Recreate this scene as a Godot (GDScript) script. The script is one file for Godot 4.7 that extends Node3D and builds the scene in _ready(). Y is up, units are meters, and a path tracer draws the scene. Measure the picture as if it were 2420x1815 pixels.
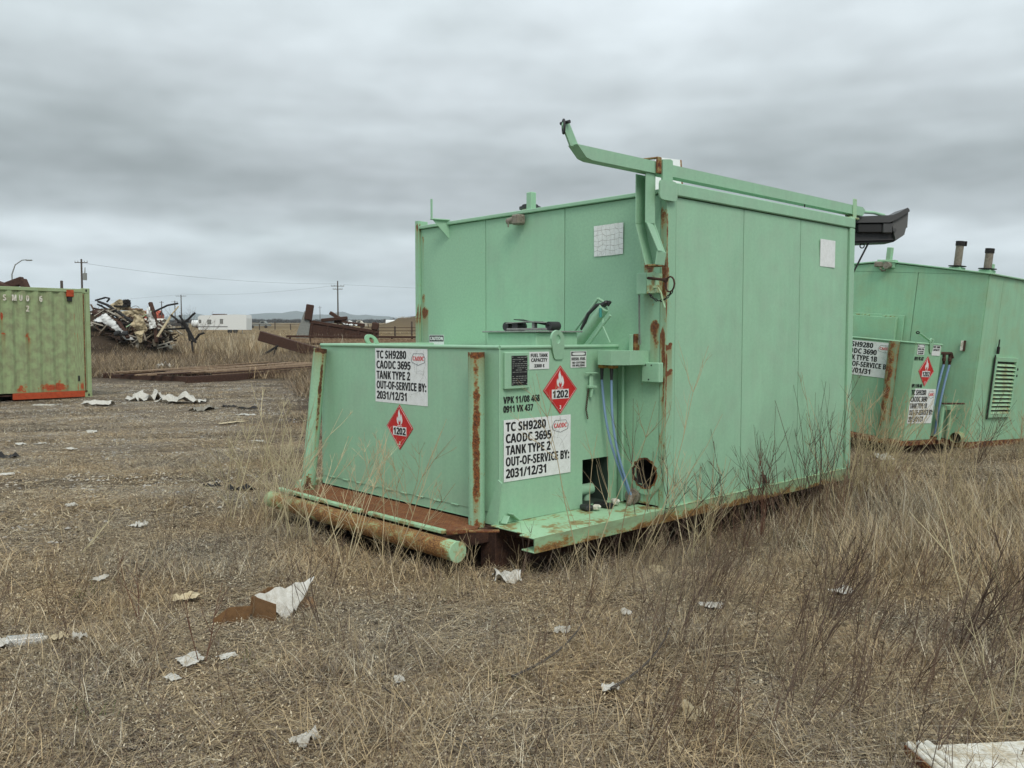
extends Node3D
# A scrapyard lot on the prairie under an overcast sky: two green skid buildings with fuel tanks,
# a shipping container, a rubble heap and dry weeds. Units are metres, y is up.

const GAP := 0.008
var M := {}
var used := {}
var rng := RandomNumberGenerator.new()
var n_big := FastNoiseLite.new()
var n_mid := FastNoiseLite.new()
var n_fine := FastNoiseLite.new()
var font_bold: Font
var font_plain: SystemFont
var font_serif: SystemFont
# frames for things fixed to a building: x of the end face runs to the viewer's right
var BE := Basis(Vector3(-1, 0, 0), Vector3(0, 1, 0), Vector3(0, 0, -1))
var BS := Basis(Vector3(0, 0, 1), Vector3(0, 1, 0), Vector3(-1, 0, 0))

# ------------------------------------------------------------------ helpers: nodes
func numbered(called: String) -> String:
	if not used.has(called):
		used[called] = 0
		return called
	used[called] += 1
	return "%s_%03d" % [called, used[called]]

func thing(called, label, category, at = Vector3.ZERO, turn = 0.0, group = ""):
	var o := Node3D.new()
	o.name = numbered(called)
	add_child(o)
	o.position = at
	o.rotation.y = turn
	tag(o, label, category, group)
	return o

func tag(o, label, category, group = "", kind = ""):
	if label: o.set_meta("label", label)
	if category: o.set_meta("category", category)
	if group: o.set_meta("group", group)
	if kind: o.set_meta("kind", kind)

func put(parent, called, mesh, m = null, at = Vector3.ZERO, b = Basis()):
	var o := MeshInstance3D.new()
	o.name = numbered(called) if parent == self else called
	o.mesh = mesh
	if m: o.material_override = m
	parent.add_child(o, true)
	o.transform = Transform3D(b, at)
	return o

func S() -> SurfaceTool:
	var st := SurfaceTool.new()
	st.begin(Mesh.PRIMITIVE_TRIANGLES)
	return st

func done(st: SurfaceTool, parent, called, m = null, at = Vector3.ZERO, b = Basis()):
	return put(parent, called, st.commit(), m, at, b)

# ------------------------------------------------------------------ helpers: shapes
func tri(st, a, b, c, n):
	if (b - a).cross(c - a).dot(n) > 0.0:
		var t = b; b = c; c = t
	st.set_normal(n); st.set_uv(Vector2(0, 0)); st.add_vertex(a)
	st.set_normal(n); st.set_uv(Vector2(0, 0)); st.add_vertex(b)
	st.set_normal(n); st.set_uv(Vector2(0, 0)); st.add_vertex(c)

func quad(st, a, b, c, d, n):
	tri(st, a, b, c, n)
	tri(st, a, c, d, n)

func quad_uv(st, a, b, c, d, n, r = Rect2(0, 0, 1, 1)):
	# a lower left, b lower right, c upper right, d upper left as seen
	var v = [a, b, c, a, c, d]
	var t = [Vector2(r.position.x, r.end.y), r.end, Vector2(r.end.x, r.position.y), Vector2(r.position.x, r.end.y), Vector2(r.end.x, r.position.y), r.position]
	var o = [0, 1, 2, 3, 4, 5]
	if (b - a).cross(c - a).dot(n) > 0.0: o = [0, 2, 1, 3, 5, 4]
	for i in o:
		st.set_normal(n); st.set_uv(t[i]); st.add_vertex(v[i])

func box(st, c: Vector3, s: Vector3, ch := 0.004, b := Basis(), uvn = null):
	# a chamfered box
	ch = minf(ch, minf(s.x, minf(s.y, s.z)) * 0.35)
	var h = s * 0.5
	var ax = [b.x, b.y, b.z]
	for k in 3:
		var i = (k + 1) % 3
		var j = (k + 2) % 3
		for sg in [-1.0, 1.0]:
			var n = ax[k] * sg
			var o = c + n * h[k]
			var p = ax[i] * (h[i] - ch)
			var q = ax[j] * (h[j] - ch)
			quad_uv(st, o - p - q, o + p - q, o + p + q, o - p + q, n)
	for k in 3:
		var i = (k + 1) % 3
		var j = (k + 2) % 3
		for si in [-1.0, 1.0]:
			for sj in [-1.0, 1.0]:
				var e1 = c + ax[i] * si * h[i] + ax[j] * sj * (h[j] - ch)
				var e2 = c + ax[i] * si * (h[i] - ch) + ax[j] * sj * h[j]
				var l = ax[k] * (h[k] - ch)
				quad(st, e1 - l, e1 + l, e2 + l, e2 - l, (ax[i] * si + ax[j] * sj).normalized())
	for sx in [-1.0, 1.0]:
		for sy in [-1.0, 1.0]:
			for sz in [-1.0, 1.0]:
				var px = c + b.x * sx * h.x + b.y * sy * (h.y - ch) + b.z * sz * (h.z - ch)
				var py = c + b.x * sx * (h.x - ch) + b.y * sy * h.y + b.z * sz * (h.z - ch)
				var pz = c + b.x * sx * (h.x - ch) + b.y * sy * (h.y - ch) + b.z * sz * h.z
				tri(st, px, py, pz, (b.x * sx + b.y * sy + b.z * sz).normalized())

func span(st, lo: Vector3, hi: Vector3, ch := 0.004):
	box(st, (lo + hi) * 0.5, (hi - lo).abs(), ch)

func frame_at(d: Vector3) -> Basis:
	var z = d.normalized()
	var x = z.cross(Vector3.UP if absf(z.y) < 0.95 else Vector3.RIGHT).normalized()
	return Basis(x, z.cross(x), z)

func bar(st, a: Vector3, b: Vector3, wide: float, high: float, ch := 0.004):
	var f = frame_at(b - a)
	box(st, (a + b) * 0.5, Vector3(wide, high, a.distance_to(b)), ch, f)

func tube(st, pts: Array, r0: float, r1: float, sides := 8, caps := true, uvlen := 1.0):
	var rings = []
	var x = frame_at(pts[1] - pts[0]).x
	for i in pts.size():
		var d = (pts[mini(i + 1, pts.size() - 1)] - pts[maxi(i - 1, 0)]).normalized()
		x = (x - d * x.dot(d)).normalized()
		var y = d.cross(x)
		var r = lerpf(r0, r1, float(i) / (pts.size() - 1))
		var ring = []
		for k in sides + 1:
			var a = TAU * k / sides
			var n = x * cos(a) + y * sin(a)
			ring.append([pts[i] + n * r, n])
		rings.append(ring)
	for i in pts.size() - 1:
		for k in sides:
			var q = [rings[i][k], rings[i][k + 1], rings[i + 1][k + 1], rings[i][k], rings[i + 1][k + 1], rings[i + 1][k]]
			var t = [Vector2(k, i), Vector2(k + 1, i), Vector2(k + 1, i + 1), Vector2(k, i), Vector2(k + 1, i + 1), Vector2(k, i + 1)]
			var o = [0, 1, 2, 3, 4, 5]
			if (q[1][0] - q[0][0]).cross(q[2][0] - q[0][0]).dot(q[0][1] + q[2][1]) > 0.0: o = [0, 2, 1, 3, 5, 4]
			for m in o:
				st.set_normal(q[m][1]); st.set_uv(Vector2(t[m].x / sides, t[m].y / (pts.size() - 1) * uvlen)); st.add_vertex(q[m][0])
	if caps:
		for e in [0, pts.size() - 1]:
			var n = (pts[0] - pts[1]).normalized() if e == 0 else (pts[e] - pts[e - 1]).normalized()
			for k in range(1, sides - 1):
				tri(st, rings[e][0][0], rings[e][k][0], rings[e][k + 1][0], n)

func twig(st, pts: Array, r0: float, r1: float, c: Color):
	# a three-sided stem with one colour
	var x = frame_at(pts[pts.size() - 1] - pts[0]).x
	var y = frame_at(pts[pts.size() - 1] - pts[0]).y
	for i in pts.size() - 1:
		var ra = lerpf(r0, r1, float(i) / (pts.size() - 1))
		var rb = lerpf(r0, r1, float(i + 1) / (pts.size() - 1))
		for k in 3:
			var n1 = x * cos(TAU * k / 3) + y * sin(TAU * k / 3)
			var n2 = x * cos(TAU * (k + 1) / 3) + y * sin(TAU * (k + 1) / 3)
			for q in [[pts[i] + n1 * ra, n1], [pts[i + 1] + n1 * rb, n1], [pts[i + 1] + n2 * rb, n2], [pts[i] + n1 * ra, n1], [pts[i + 1] + n2 * rb, n2], [pts[i] + n2 * ra, n2]]:
				st.set_color(c); st.set_normal(q[1]); st.add_vertex(q[0])

func prism(st, poly: Array, t: Transform3D, deep: float):
	# a flat polygon (in x, y of t) drawn out along -z; its face looks along +z
	var p = PackedVector2Array(poly)
	var ix = Geometry2D.triangulate_polygon(p)
	var zn = t.basis.z.normalized()
	for k in range(0, ix.size(), 3):
		var v = []
		for m in 3: v.append(Vector3(p[ix[k + m]].x, p[ix[k + m]].y, 0))
		tri(st, t * v[0], t * v[1], t * v[2], zn)
		if deep > 0.0:
			var o = Vector3(0, 0, -deep)
			tri(st, t * (v[0] + o), t * (v[1] + o), t * (v[2] + o), -zn)
	if deep <= 0.0: return
	var turn = 1.0 if Geometry2D.is_polygon_clockwise(p) else -1.0
	for k in p.size():
		var a = p[k]
		var b = p[(k + 1) % p.size()]
		var e = (b - a).normalized()
		var n = t.basis * (Vector3(-e.y, e.x, 0) * turn)
		quad(st, t * Vector3(a.x, a.y, 0), t * Vector3(b.x, b.y, 0), t * Vector3(b.x, b.y, -deep), t * Vector3(a.x, a.y, -deep), n.normalized())

func panel(st, o: Vector3, X: Vector3, Y: Vector3, w: float, h: float, brk: float, sd: float, hole = null, dent := 0.004, rim := 0.02):
	# a sheet-metal panel: cross-broken, slightly dented, with folded edges. X to the viewer's right, Y up.
	var N = X.cross(Y)
	var nx = maxi(8, int(w / 0.05))
	var ny = maxi(8, int(h / 0.05))
	var f = func(x: float, y: float) -> float:
		var s = absf(2.0 * x / w - 1.0)
		var t = absf(2.0 * y / h - 1.0)
		var m = maxf(s, t)
		return brk * (1.0 - m) + dent * (1.0 - pow(m, 6.0)) * (n_mid.get_noise_2d(x * 40.0 + sd * 91.0, y * 26.0) * 0.75 + n_mid.get_noise_2d(x * 130.0 + sd * 37.0, y * 95.0) * 0.25)
	var hs = []
	for j in ny + 1:
		var row = PackedFloat32Array()
		for i in nx + 1: row.append(f.call(w * i / nx, h * j / ny))
		hs.append(row)
	var vert = func(i, j):
		var gx = (hs[j][mini(i + 1, nx)] - hs[j][maxi(i - 1, 0)]) / (w / nx * (mini(i + 1, nx) - maxi(i - 1, 0)))
		var gy = (hs[mini(j + 1, ny)][i] - hs[maxi(j - 1, 0)][i]) / (h / ny * (mini(j + 1, ny) - maxi(j - 1, 0)))
		st.set_normal((N - X * gx - Y * gy).normalized())
		st.set_uv(Vector2(float(i) / nx, 1.0 - float(j) / ny))
		st.add_vertex(o + X * (w * i / nx) + Y * (h * j / ny) + N * hs[j][i])
	for j in ny:
		for i in nx:
			if hole != null and Vector2(w * (i + 0.5) / nx, h * (j + 0.5) / ny).distance_to(Vector2(hole[0], hole[1])) < hole[2]: continue
			for q in [[i, j], [i + 1, j + 1], [i + 1, j], [i, j], [i, j + 1], [i + 1, j + 1]]: vert.call(q[0], q[1])
	var d = N * -rim
	var c = [o, o + X * w, o + X * w + Y * h, o + Y * h]
	for k in 4:
		var a = c[k]
		var b = c[(k + 1) % 4]
		quad(st, a, b, b + d, a + d, (b - a).cross(N).normalized())

func crumpled(w: float, d: float, amp: float, sd: int, nx := 12, nz := 10, raw := 0.25):
	# a torn, creased sheet lying on the ground
	var st = S()
	var r = RandomNumberGenerator.new(); r.seed = sd
	var folds = []
	for k in 7:
		var a = r.randf() * TAU
		folds.append([Vector2(cos(a), sin(a)), r.randf_range(-0.4, 0.4), r.randf_range(0.3, 1.0) * (1 if r.randf() < 0.6 else -1), r.randf_range(0.08, 0.3)])
	var pts = []
	for j in nz + 1:
		for i in nx + 1:
			var s = float(i) / nx - 0.5
			var t = float(j) / nz - 0.5
			var ang = atan2(t, s)
			var lim = 1.0 - raw * (0.5 + 0.5 * n_fine.get_noise_2d(cos(ang) * 60 + sd * 13, sin(ang) * 60))
			var y = 0.0
			for q in folds: y += q[2] * maxf(0.0, 1.0 - absf(q[0].dot(Vector2(s, t)) - q[1]) / q[3])
			y = absf(y) * amp * 0.5 + amp * 0.35 * n_fine.get_noise_2d(s * 160 + sd, t * 160)
			var x2 = s * w * lim + n_fine.get_noise_2d(t * 90, sd * 5.0) * w * 0.06
			pts.append(Vector3(x2, maxf(y, 0.0) + 0.002, t * d * lim))
	for j in nz:
		for i in nx:
			var a = pts[j * (nx + 1) + i]
			var b = pts[j * (nx + 1) + i + 1]
			var c = pts[(j + 1) * (nx + 1) + i + 1]
			var e = pts[(j + 1) * (nx + 1) + i]
			for q in [[a, b, c], [a, c, e]]:
				for v in q: st.add_vertex(v)
	st.generate_normals()
	return st.commit()

func text_on(st, s: String, t: Transform3D, w: float, h: float, font, deep := 0.0012):
	# lettering fitted into a box w by h round the origin of t
	var tm := TextMesh.new()
	tm.font = font
	tm.font_size = 64
	tm.pixel_size = 0.01
	tm.depth = 0.02
	tm.curve_step = 2.0
	tm.text = s
	var bb = tm.get_aabb()
	var k = Vector3(w / bb.size.x, h / bb.size.y, deep / 0.02)
	var m = Transform3D(Basis.from_scale(k), -bb.get_center() * k)
	var ar = tm.surface_get_arrays(0)
	var vs = ar[Mesh.ARRAY_VERTEX]
	var ns = ar[Mesh.ARRAY_NORMAL]
	var ii = ar[Mesh.ARRAY_INDEX]
	# laid down a few times, hardly shifted, for a heavy letter
	var fat = h * 0.028
	for o in [Vector3.ZERO, Vector3(fat, 0, 0.00006), Vector3(-fat, 0, 0.00012), Vector3(0, fat * 0.6, 0.00018), Vector3(0, -fat * 0.6, 0.00024)]:
		var x = t * Transform3D(Basis(), o) * m
		for i in (ii.size() if ii != null and ii.size() else vs.size()):
			var q = ii[i] if ii != null and ii.size() else i
			st.set_normal((t.basis * ns[q]).normalized()); st.set_uv(Vector2.ZERO); st.add_vertex(x * vs[q])

func surf(mesh: ArrayMesh, st: SurfaceTool, m):
	st.set_material(m)
	st.commit(mesh)

# ------------------------------------------------------------------ helpers: textures and materials
func nbytes(w, h, freq, octs, sd, seamless = true) -> PackedByteArray:
	var n = FastNoiseLite.new()
	n.seed = sd
	n.noise_type = FastNoiseLite.TYPE_SIMPLEX_SMOOTH
	n.frequency = freq
	n.fractal_octaves = octs
	var im: Image = n.get_seamless_image(w, h) if seamless else n.get_image(w, h)
	return im.get_data()

func itex(w, h, data: PackedByteArray):
	return ImageTexture.create_from_image(Image.create_from_data(w, h, false, Image.FORMAT_RGB8, data))

func ramp_tex(size: int, sd: int, f1: float, f2: float, share: float, stops: Array, cols: Array):
	var a = nbytes(size, size, f1, 4, sd)
	var b = nbytes(size, size, f2, 3, sd + 7)
	var g = Gradient.new()
	g.offsets = PackedFloat32Array(stops)
	g.colors = PackedColorArray(cols)
	var lut = []
	for i in 256: lut.append(g.sample(i / 255.0))
	var d = PackedByteArray()
	d.resize(size * size * 3)
	for i in size * size:
		var c: Color = lut[clampi(int(a[i] * (1.0 - share) + b[i] * share), 0, 255)]
		d[i * 3] = int(c.r * 255); d[i * 3 + 1] = int(c.g * 255); d[i * 3 + 2] = int(c.b * 255)
	return itex(size, size, d)

func paint_tex(size: int, sd: int, base: Color, dull: Color, streak: float):
	# faded paint: cloudy patches, fine grain, and faint upright streaks where rain has washed it
	var a = nbytes(size, size, 0.007, 4, sd)
	var b = nbytes(size, size, 0.06, 3, sd + 7)
	var fine = nbytes(size, size, 0.35, 1, sd + 9)
	var sn = FastNoiseLite.new()
	sn.seed = sd + 3; sn.frequency = 0.03; sn.fractal_octaves = 4
	var im: Image = sn.get_seamless_image(size, size / 16)
	im.resize(size, size, Image.INTERPOLATE_CUBIC)
	var k = im.get_data()
	var d = PackedByteArray()
	d.resize(size * size * 3)
	for i in size * size:
		var n1 = a[i] / 255.0
		var n2 = b[i] / 255.0
		var t = clampf((n1 - 0.5) * 1.5 + (n2 - 0.5) * 0.5 + 0.25, 0.0, 1.0)
		var c = base.lerp(dull, t * 0.55) * (1.0 + streak * (k[i] / 255.0 - 0.5) + 0.05 * (fine[i] / 255.0 - 0.5) + 0.05 * (n2 - 0.5))
		d[i * 3] = clampi(int(c.r * 255), 0, 255); d[i * 3 + 1] = clampi(int(c.g * 255), 0, 255); d[i * 3 + 2] = clampi(int(c.b * 255), 0, 255)
	return itex(size, size, d)

func bump_tex(size, sd, freq, octs):
	var im = Image.create_from_data(size, size, false, Image.FORMAT_L8, nbytes(size, size, freq, octs, sd))
	return ImageTexture.create_from_image(im)

func rust_tex(w: int, h: int, sd: int, paint: Color, blobs: Array, general: float, grime := 0.0, r_dark := Color(0.25, 0.14, 0.085), r_pale := Color(0.56, 0.345, 0.18), from_top := true):
	# paint with rust where the photograph shows it. blobs: [x, y, rx, ry, strength] as shares of the face, y down
	var a = nbytes(w, h, 0.016, 4, sd, false)
	var b = nbytes(w, h, 0.09, 3, sd + 3, false)
	var e = nbytes(w, h, 0.3, 1, sd + 5, false)
	var d = PackedByteArray()
	d.resize(w * h * 3)
	var run = PackedFloat32Array()
	run.resize(w)
	for yy in h:
		var y = yy if from_top else h - 1 - yy
		for x in w:
			var i = y * w + x
			var n1 = a[i] / 255.0
			var n2 = b[i] / 255.0
			var n3 = e[i] / 255.0
			var r = general
			for q in blobs:
				var dx = (float(x) / w - q[0]) / q[2]
				if dx > 1.0 or dx < -1.0: continue
				var dy = (float(y) / h - q[1]) / q[3]
				r += q[4] * maxf(0.0, 1.0 - dx * dx - dy * dy)
			var v = r * 1.25 + (n1 - 0.5) * 0.75 + (n2 - 0.5) * 0.5
			var c = paint * (0.95 + 0.1 * (0.6 * n2 + 0.4 * n3))
			c = c.lerp(Color(0.47, 0.46, 0.36), grime * clampf(n1 * 1.6 - 0.4 + (n2 - 0.5) * 0.6, 0.0, 1.0))
			# rust water that has run down from patches above
			c = c.lerp(Color(0.50, 0.37, 0.21), clampf(run[x] * 0.55 * (0.4 + n3), 0.0, 0.6))
			var amt = clampf((v - 0.54) / 0.16, 0.0, 1.0)
			run[x] = maxf(run[x] * (0.975 + 0.02 * n2), amt * (1.0 if n3 > 0.52 else 0.25))
			if v > 0.42: c = c.lerp(Color(0.60, 0.50, 0.30), clampf((v - 0.42) / 0.14, 0.0, 1.0) * 0.6)
			if amt > 0.0:
				var rc = r_dark.lerp(r_pale, clampf(n2 * 1.1 + (n3 - 0.5) * 0.9, 0, 1))
				c = c.lerp(rc, clampf(amt + (n3 - 0.5) * 0.8 * (1.0 - amt), 0.0, 1.0))
			d[i * 3] = clampi(int(c.r * 255), 0, 255); d[i * 3 + 1] = clampi(int(c.g * 255), 0, 255); d[i * 3 + 2] = clampi(int(c.b * 255), 0, 255)
	return itex(w, h, d)

func flat(c: Color, rough := 0.7, metal := 0.0):
	var m := StandardMaterial3D.new()
	m.albedo_color = c
	m.roughness = rough
	m.metallic = metal
	return m

func tri_mat(tex, scale, rough := 0.8, bump = null, bs := 0.0, metal := 0.0, world := false):
	var m := StandardMaterial3D.new()
	m.albedo_texture = tex
	m.roughness = rough
	m.metallic = metal
	m.uv1_triplanar = true
	m.uv1_world_triplanar = world
	m.uv1_scale = Vector3.ONE * scale
	if bump:
		m.heightmap_enabled = true
		m.heightmap_texture = bump
		m.heightmap_scale = bs
	return m

func uv_mat(tex, rough := 0.7):
	var m := StandardMaterial3D.new()
	m.albedo_texture = tex
	m.roughness = rough
	return m

func vc_mat(rough := 0.9):
	var m := StandardMaterial3D.new()
	m.vertex_color_use_as_albedo = true
	m.roughness = rough
	m.metallic_specular = 0.25
	m.cull_mode = BaseMaterial3D.CULL_DISABLED
	return m

# ------------------------------------------------------------------ the land
func soft(d: float, k: float) -> float:
	return d if d > 40.0 * k else k * log(1.0 + exp(d / k))

func lot_edge(z: float) -> float:
	# right-hand edge of the bare lot, as x for a given z
	var k = [[-3.0, -6.0], [-5.2, -4.6], [-6.4, -3.3], [-8.0, -2.6], [-11.0, -3.1], [-15.0, -4.3], [-28.0, -6.9], [-40.0, -9.0]]
	if z > k[0][0]: return k[0][1]
	for i in k.size() - 1:
		if z >= k[i + 1][0]:
			return lerpf(k[i][1], k[i + 1][1], (k[i][0] - z) / (k[i][0] - k[i + 1][0]))
	return -9.0

func bare(x: float, z: float) -> float:
	# 1 on the bare lot, 0 in the weeds
	var e = lot_edge(z) - x + 0.7 * n_mid.get_noise_2d(x * 12.0, z * 12.0)
	var far = smoothstep(-30.0, -25.0, z + 1.2 * n_mid.get_noise_2d(x * 6.0, 7.0))
	return smoothstep(-0.9, 0.9, e) * far * smoothstep(-4.2, -6.2, z)

func H(x: float, z: float) -> float:
	var d = -z
	var y = 0.0165 * soft(d - 20.0, 4.0)
	if d < 90.0:
		y += 0.035 * n_mid.get_noise_2d(x * 9.0, z * 9.0) * smoothstep(0.0, 3.0, d)
		var b = bare(x, z)
		y += 0.016 * (1.0 - 0.7 * b) * n_mid.get_noise_2d(x * 38.0, z * 38.0)
		if b > 0.0:   # wheel ruts across the lot
			var q = z * 0.94 + x * 0.34
			y += b * (0.05 * n_mid.get_noise_2d(q * 13.0, x * 1.4) + 0.004 * n_fine.get_noise_2d(x * 45.0, z * 45.0))
		y += 0.17 * smoothstep(3.6, 0.6, Vector2(x - 6.0, z + 11.0).length() - 1.6)
		y -= 0.09 * smoothstep(0.9, 0.0, Vector2(x - 0.7, z + 7.6).length() - 1.7)
	# the heap of dirt behind the container, the spoil bank at the far field
	var p = Vector2((x + 23.6) / 5.2, (z + 47.6) / 4.6).length()
	y += 2.5 * smoothstep(1.25, 0.0, p) * (1.0 + 0.35 * n_mid.get_noise_2d(x * 8.0, z * 8.0))
	var s = Vector2((x + 11.0) / 18.5, (z + 150.0) / 12.0).length()
	y += 3.1 * smoothstep(1.15, 0.1, s) * (1.0 + 0.5 * n_mid.get_noise_2d(x * 2.6, z * 2.6))
	y += 0.35 * smoothstep(3.0, 1.0, absf(z + 108.0 + 0.02 * x)) * smoothstep(-60.0, -30.0, x)
	if d > 150.0: y += (d - 150.0) * 0.002 * n_big.get_noise_2d(x * 0.3, z * 0.3)
	return y

func make_materials():
	var G = Color(0.572, 0.735, 0.612)
	M.G = G
	var pt = paint_tex(1024, 11, G * 1.02, Color(0.585, 0.70, 0.60), 0.03)
	var bmp = bump_tex(256, 5, 0.06, 3)
	M.green = tri_mat(pt, 0.42, 0.6, bmp, 0.05)
	var g2 = Color(0.545, 0.715, 0.585)
	M.green2 = tri_mat(paint_tex(1024, 23, g2 * 1.02, Color(0.57, 0.66, 0.52), 0.05), 0.5, 0.66, bmp, 0.05)
	M.pale = tri_mat(ramp_tex(256, 31, 0.01, 0.06, 0.4, [0.0, 0.32, 0.46, 1.0], [Color(0.42, 0.28, 0.16), Color(0.58, 0.55, 0.37), Color(0.62, 0.77, 0.62), Color(0.66, 0.80, 0.66)]), 1.3, 0.65)
	M.rusty = tri_mat(ramp_tex(512, 41, 0.012, 0.09, 0.45, [0.0, 0.35, 0.52, 0.62, 1.0], [Color(0.19, 0.105, 0.075), Color(0.33, 0.18, 0.11), Color(0.47, 0.27, 0.15), Color(0.56, 0.45, 0.27), Color(0.58, 0.66, 0.50)]), 1.6, 0.9, bmp, 0.12)
	M.rust = tri_mat(ramp_tex(256, 43, 0.02, 0.11, 0.5, [0.0, 0.5, 1.0], [Color(0.15, 0.10, 0.085), Color(0.27, 0.18, 0.14), Color(0.40, 0.29, 0.21)]), 2.2, 0.92, bmp, 0.12)
	M.rust_wood = tri_mat(ramp_tex(256, 47, 0.02, 0.12, 0.5, [0.0, 0.5, 1.0], [Color(0.30, 0.22, 0.17), Color(0.52, 0.43, 0.34), Color(0.70, 0.63, 0.52)]), 1.1, 0.92)
	M.char = flat(Color(0.13, 0.12, 0.115), 0.85)
	M.black = flat(Color(0.10, 0.10, 0.10), 0.6)
	M.print = flat(Color(0.075, 0.075, 0.08), 0.6)
	M.dark = flat(Color(0.19, 0.19, 0.195), 0.55)
	M.grey = tri_mat(ramp_tex(128, 51, 0.03, 0.1, 0.5, [0.0, 1.0], [Color(0.40, 0.41, 0.40), Color(0.62, 0.63, 0.60)]), 3.0, 0.6)
	M.lampgrey = tri_mat(ramp_tex(128, 52, 0.03, 0.1, 0.5, [0.0, 0.5, 1.0], [Color(0.30, 0.25, 0.20), Color(0.50, 0.47, 0.42), Color(0.60, 0.58, 0.54)]), 5.0, 0.75)
	M.white = tri_mat(ramp_tex(256, 53, 0.015, 0.08, 0.4, [0.0, 0.3, 1.0], [Color(0.77, 0.78, 0.76), Color(0.85, 0.86, 0.85), Color(0.89, 0.90, 0.90)]), 2.0, 0.55)
	M.sticker = tri_mat(ramp_tex(256, 55, 0.02, 0.1, 0.5, [0.0, 0.3, 1.0], [Color(0.70, 0.70, 0.66), Color(0.86, 0.87, 0.86), Color(0.94, 0.95, 0.95)]), 3.0, 0.45)
	M.scrapwhite = tri_mat(ramp_tex(256, 54, 0.02, 0.1, 0.5, [0.0, 0.3, 0.6, 1.0], [Color(0.45, 0.40, 0.33), Color(0.68, 0.66, 0.61), Color(0.78, 0.77, 0.74), Color(0.84, 0.84, 0.82)]), 4.0, 0.75)
	M.dirtywhite = tri_mat(ramp_tex(256, 57, 0.012, 0.08, 0.45, [0.0, 0.35, 0.6, 1.0], [Color(0.55, 0.48, 0.38), Color(0.76, 0.73, 0.66), Color(0.86, 0.85, 0.81), Color(0.90, 0.90, 0.88)]), 2.4, 0.7)
	M.card = tri_mat(ramp_tex(256, 59, 0.02, 0.1, 0.5, [0.0, 1.0], [Color(0.36, 0.26, 0.16), Color(0.55, 0.42, 0.28)]), 3.0, 0.9)
	M.cream = tri_mat(ramp_tex(256, 61, 0.012, 0.09, 0.5, [0.0, 0.4, 1.0], [Color(0.55, 0.48, 0.36), Color(0.74, 0.68, 0.55), Color(0.82, 0.77, 0.66)]), 0.9, 0.8)
	M.red = flat(Color(0.74, 0.13, 0.12), 0.5)
	M.logored = flat(Color(0.78, 0.22, 0.22), 0.5)
	M.blue = flat(Color(0.50, 0.61, 0.74), 0.5)
	M.teal = flat(Color(0.22, 0.56, 0.52), 0.5)
	M.brass = flat(Color(0.62, 0.45, 0.24), 0.45, 0.5)
	M.orange = tri_mat(ramp_tex(256, 67, 0.02, 0.1, 0.5, [0.0, 0.4, 1.0], [Color(0.36, 0.16, 0.09), Color(0.66, 0.27, 0.14), Color(0.74, 0.33, 0.18)]), 1.5, 0.85)
	M.concrete = tri_mat(ramp_tex(256, 69, 0.03, 0.1, 0.5, [0.0, 1.0], [Color(0.42, 0.40, 0.36), Color(0.64, 0.62, 0.57)]), 1.5, 0.95)
	M.wood = tri_mat(ramp_tex(256, 71, 0.02, 0.12, 0.5, [0.0, 1.0], [Color(0.22, 0.19, 0.165), Color(0.40, 0.36, 0.32)]), 0.8, 0.9)
	M.veg = vc_mat(0.9)
	M.glass = flat(Color(0.16, 0.18, 0.19), 0.15)
	M.bottle = flat(Color(0.95, 0.97, 0.97, 0.22), 0.12)
	M.bottle.transparency = BaseMaterial3D.TRANSPARENCY_ALPHA

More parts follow.
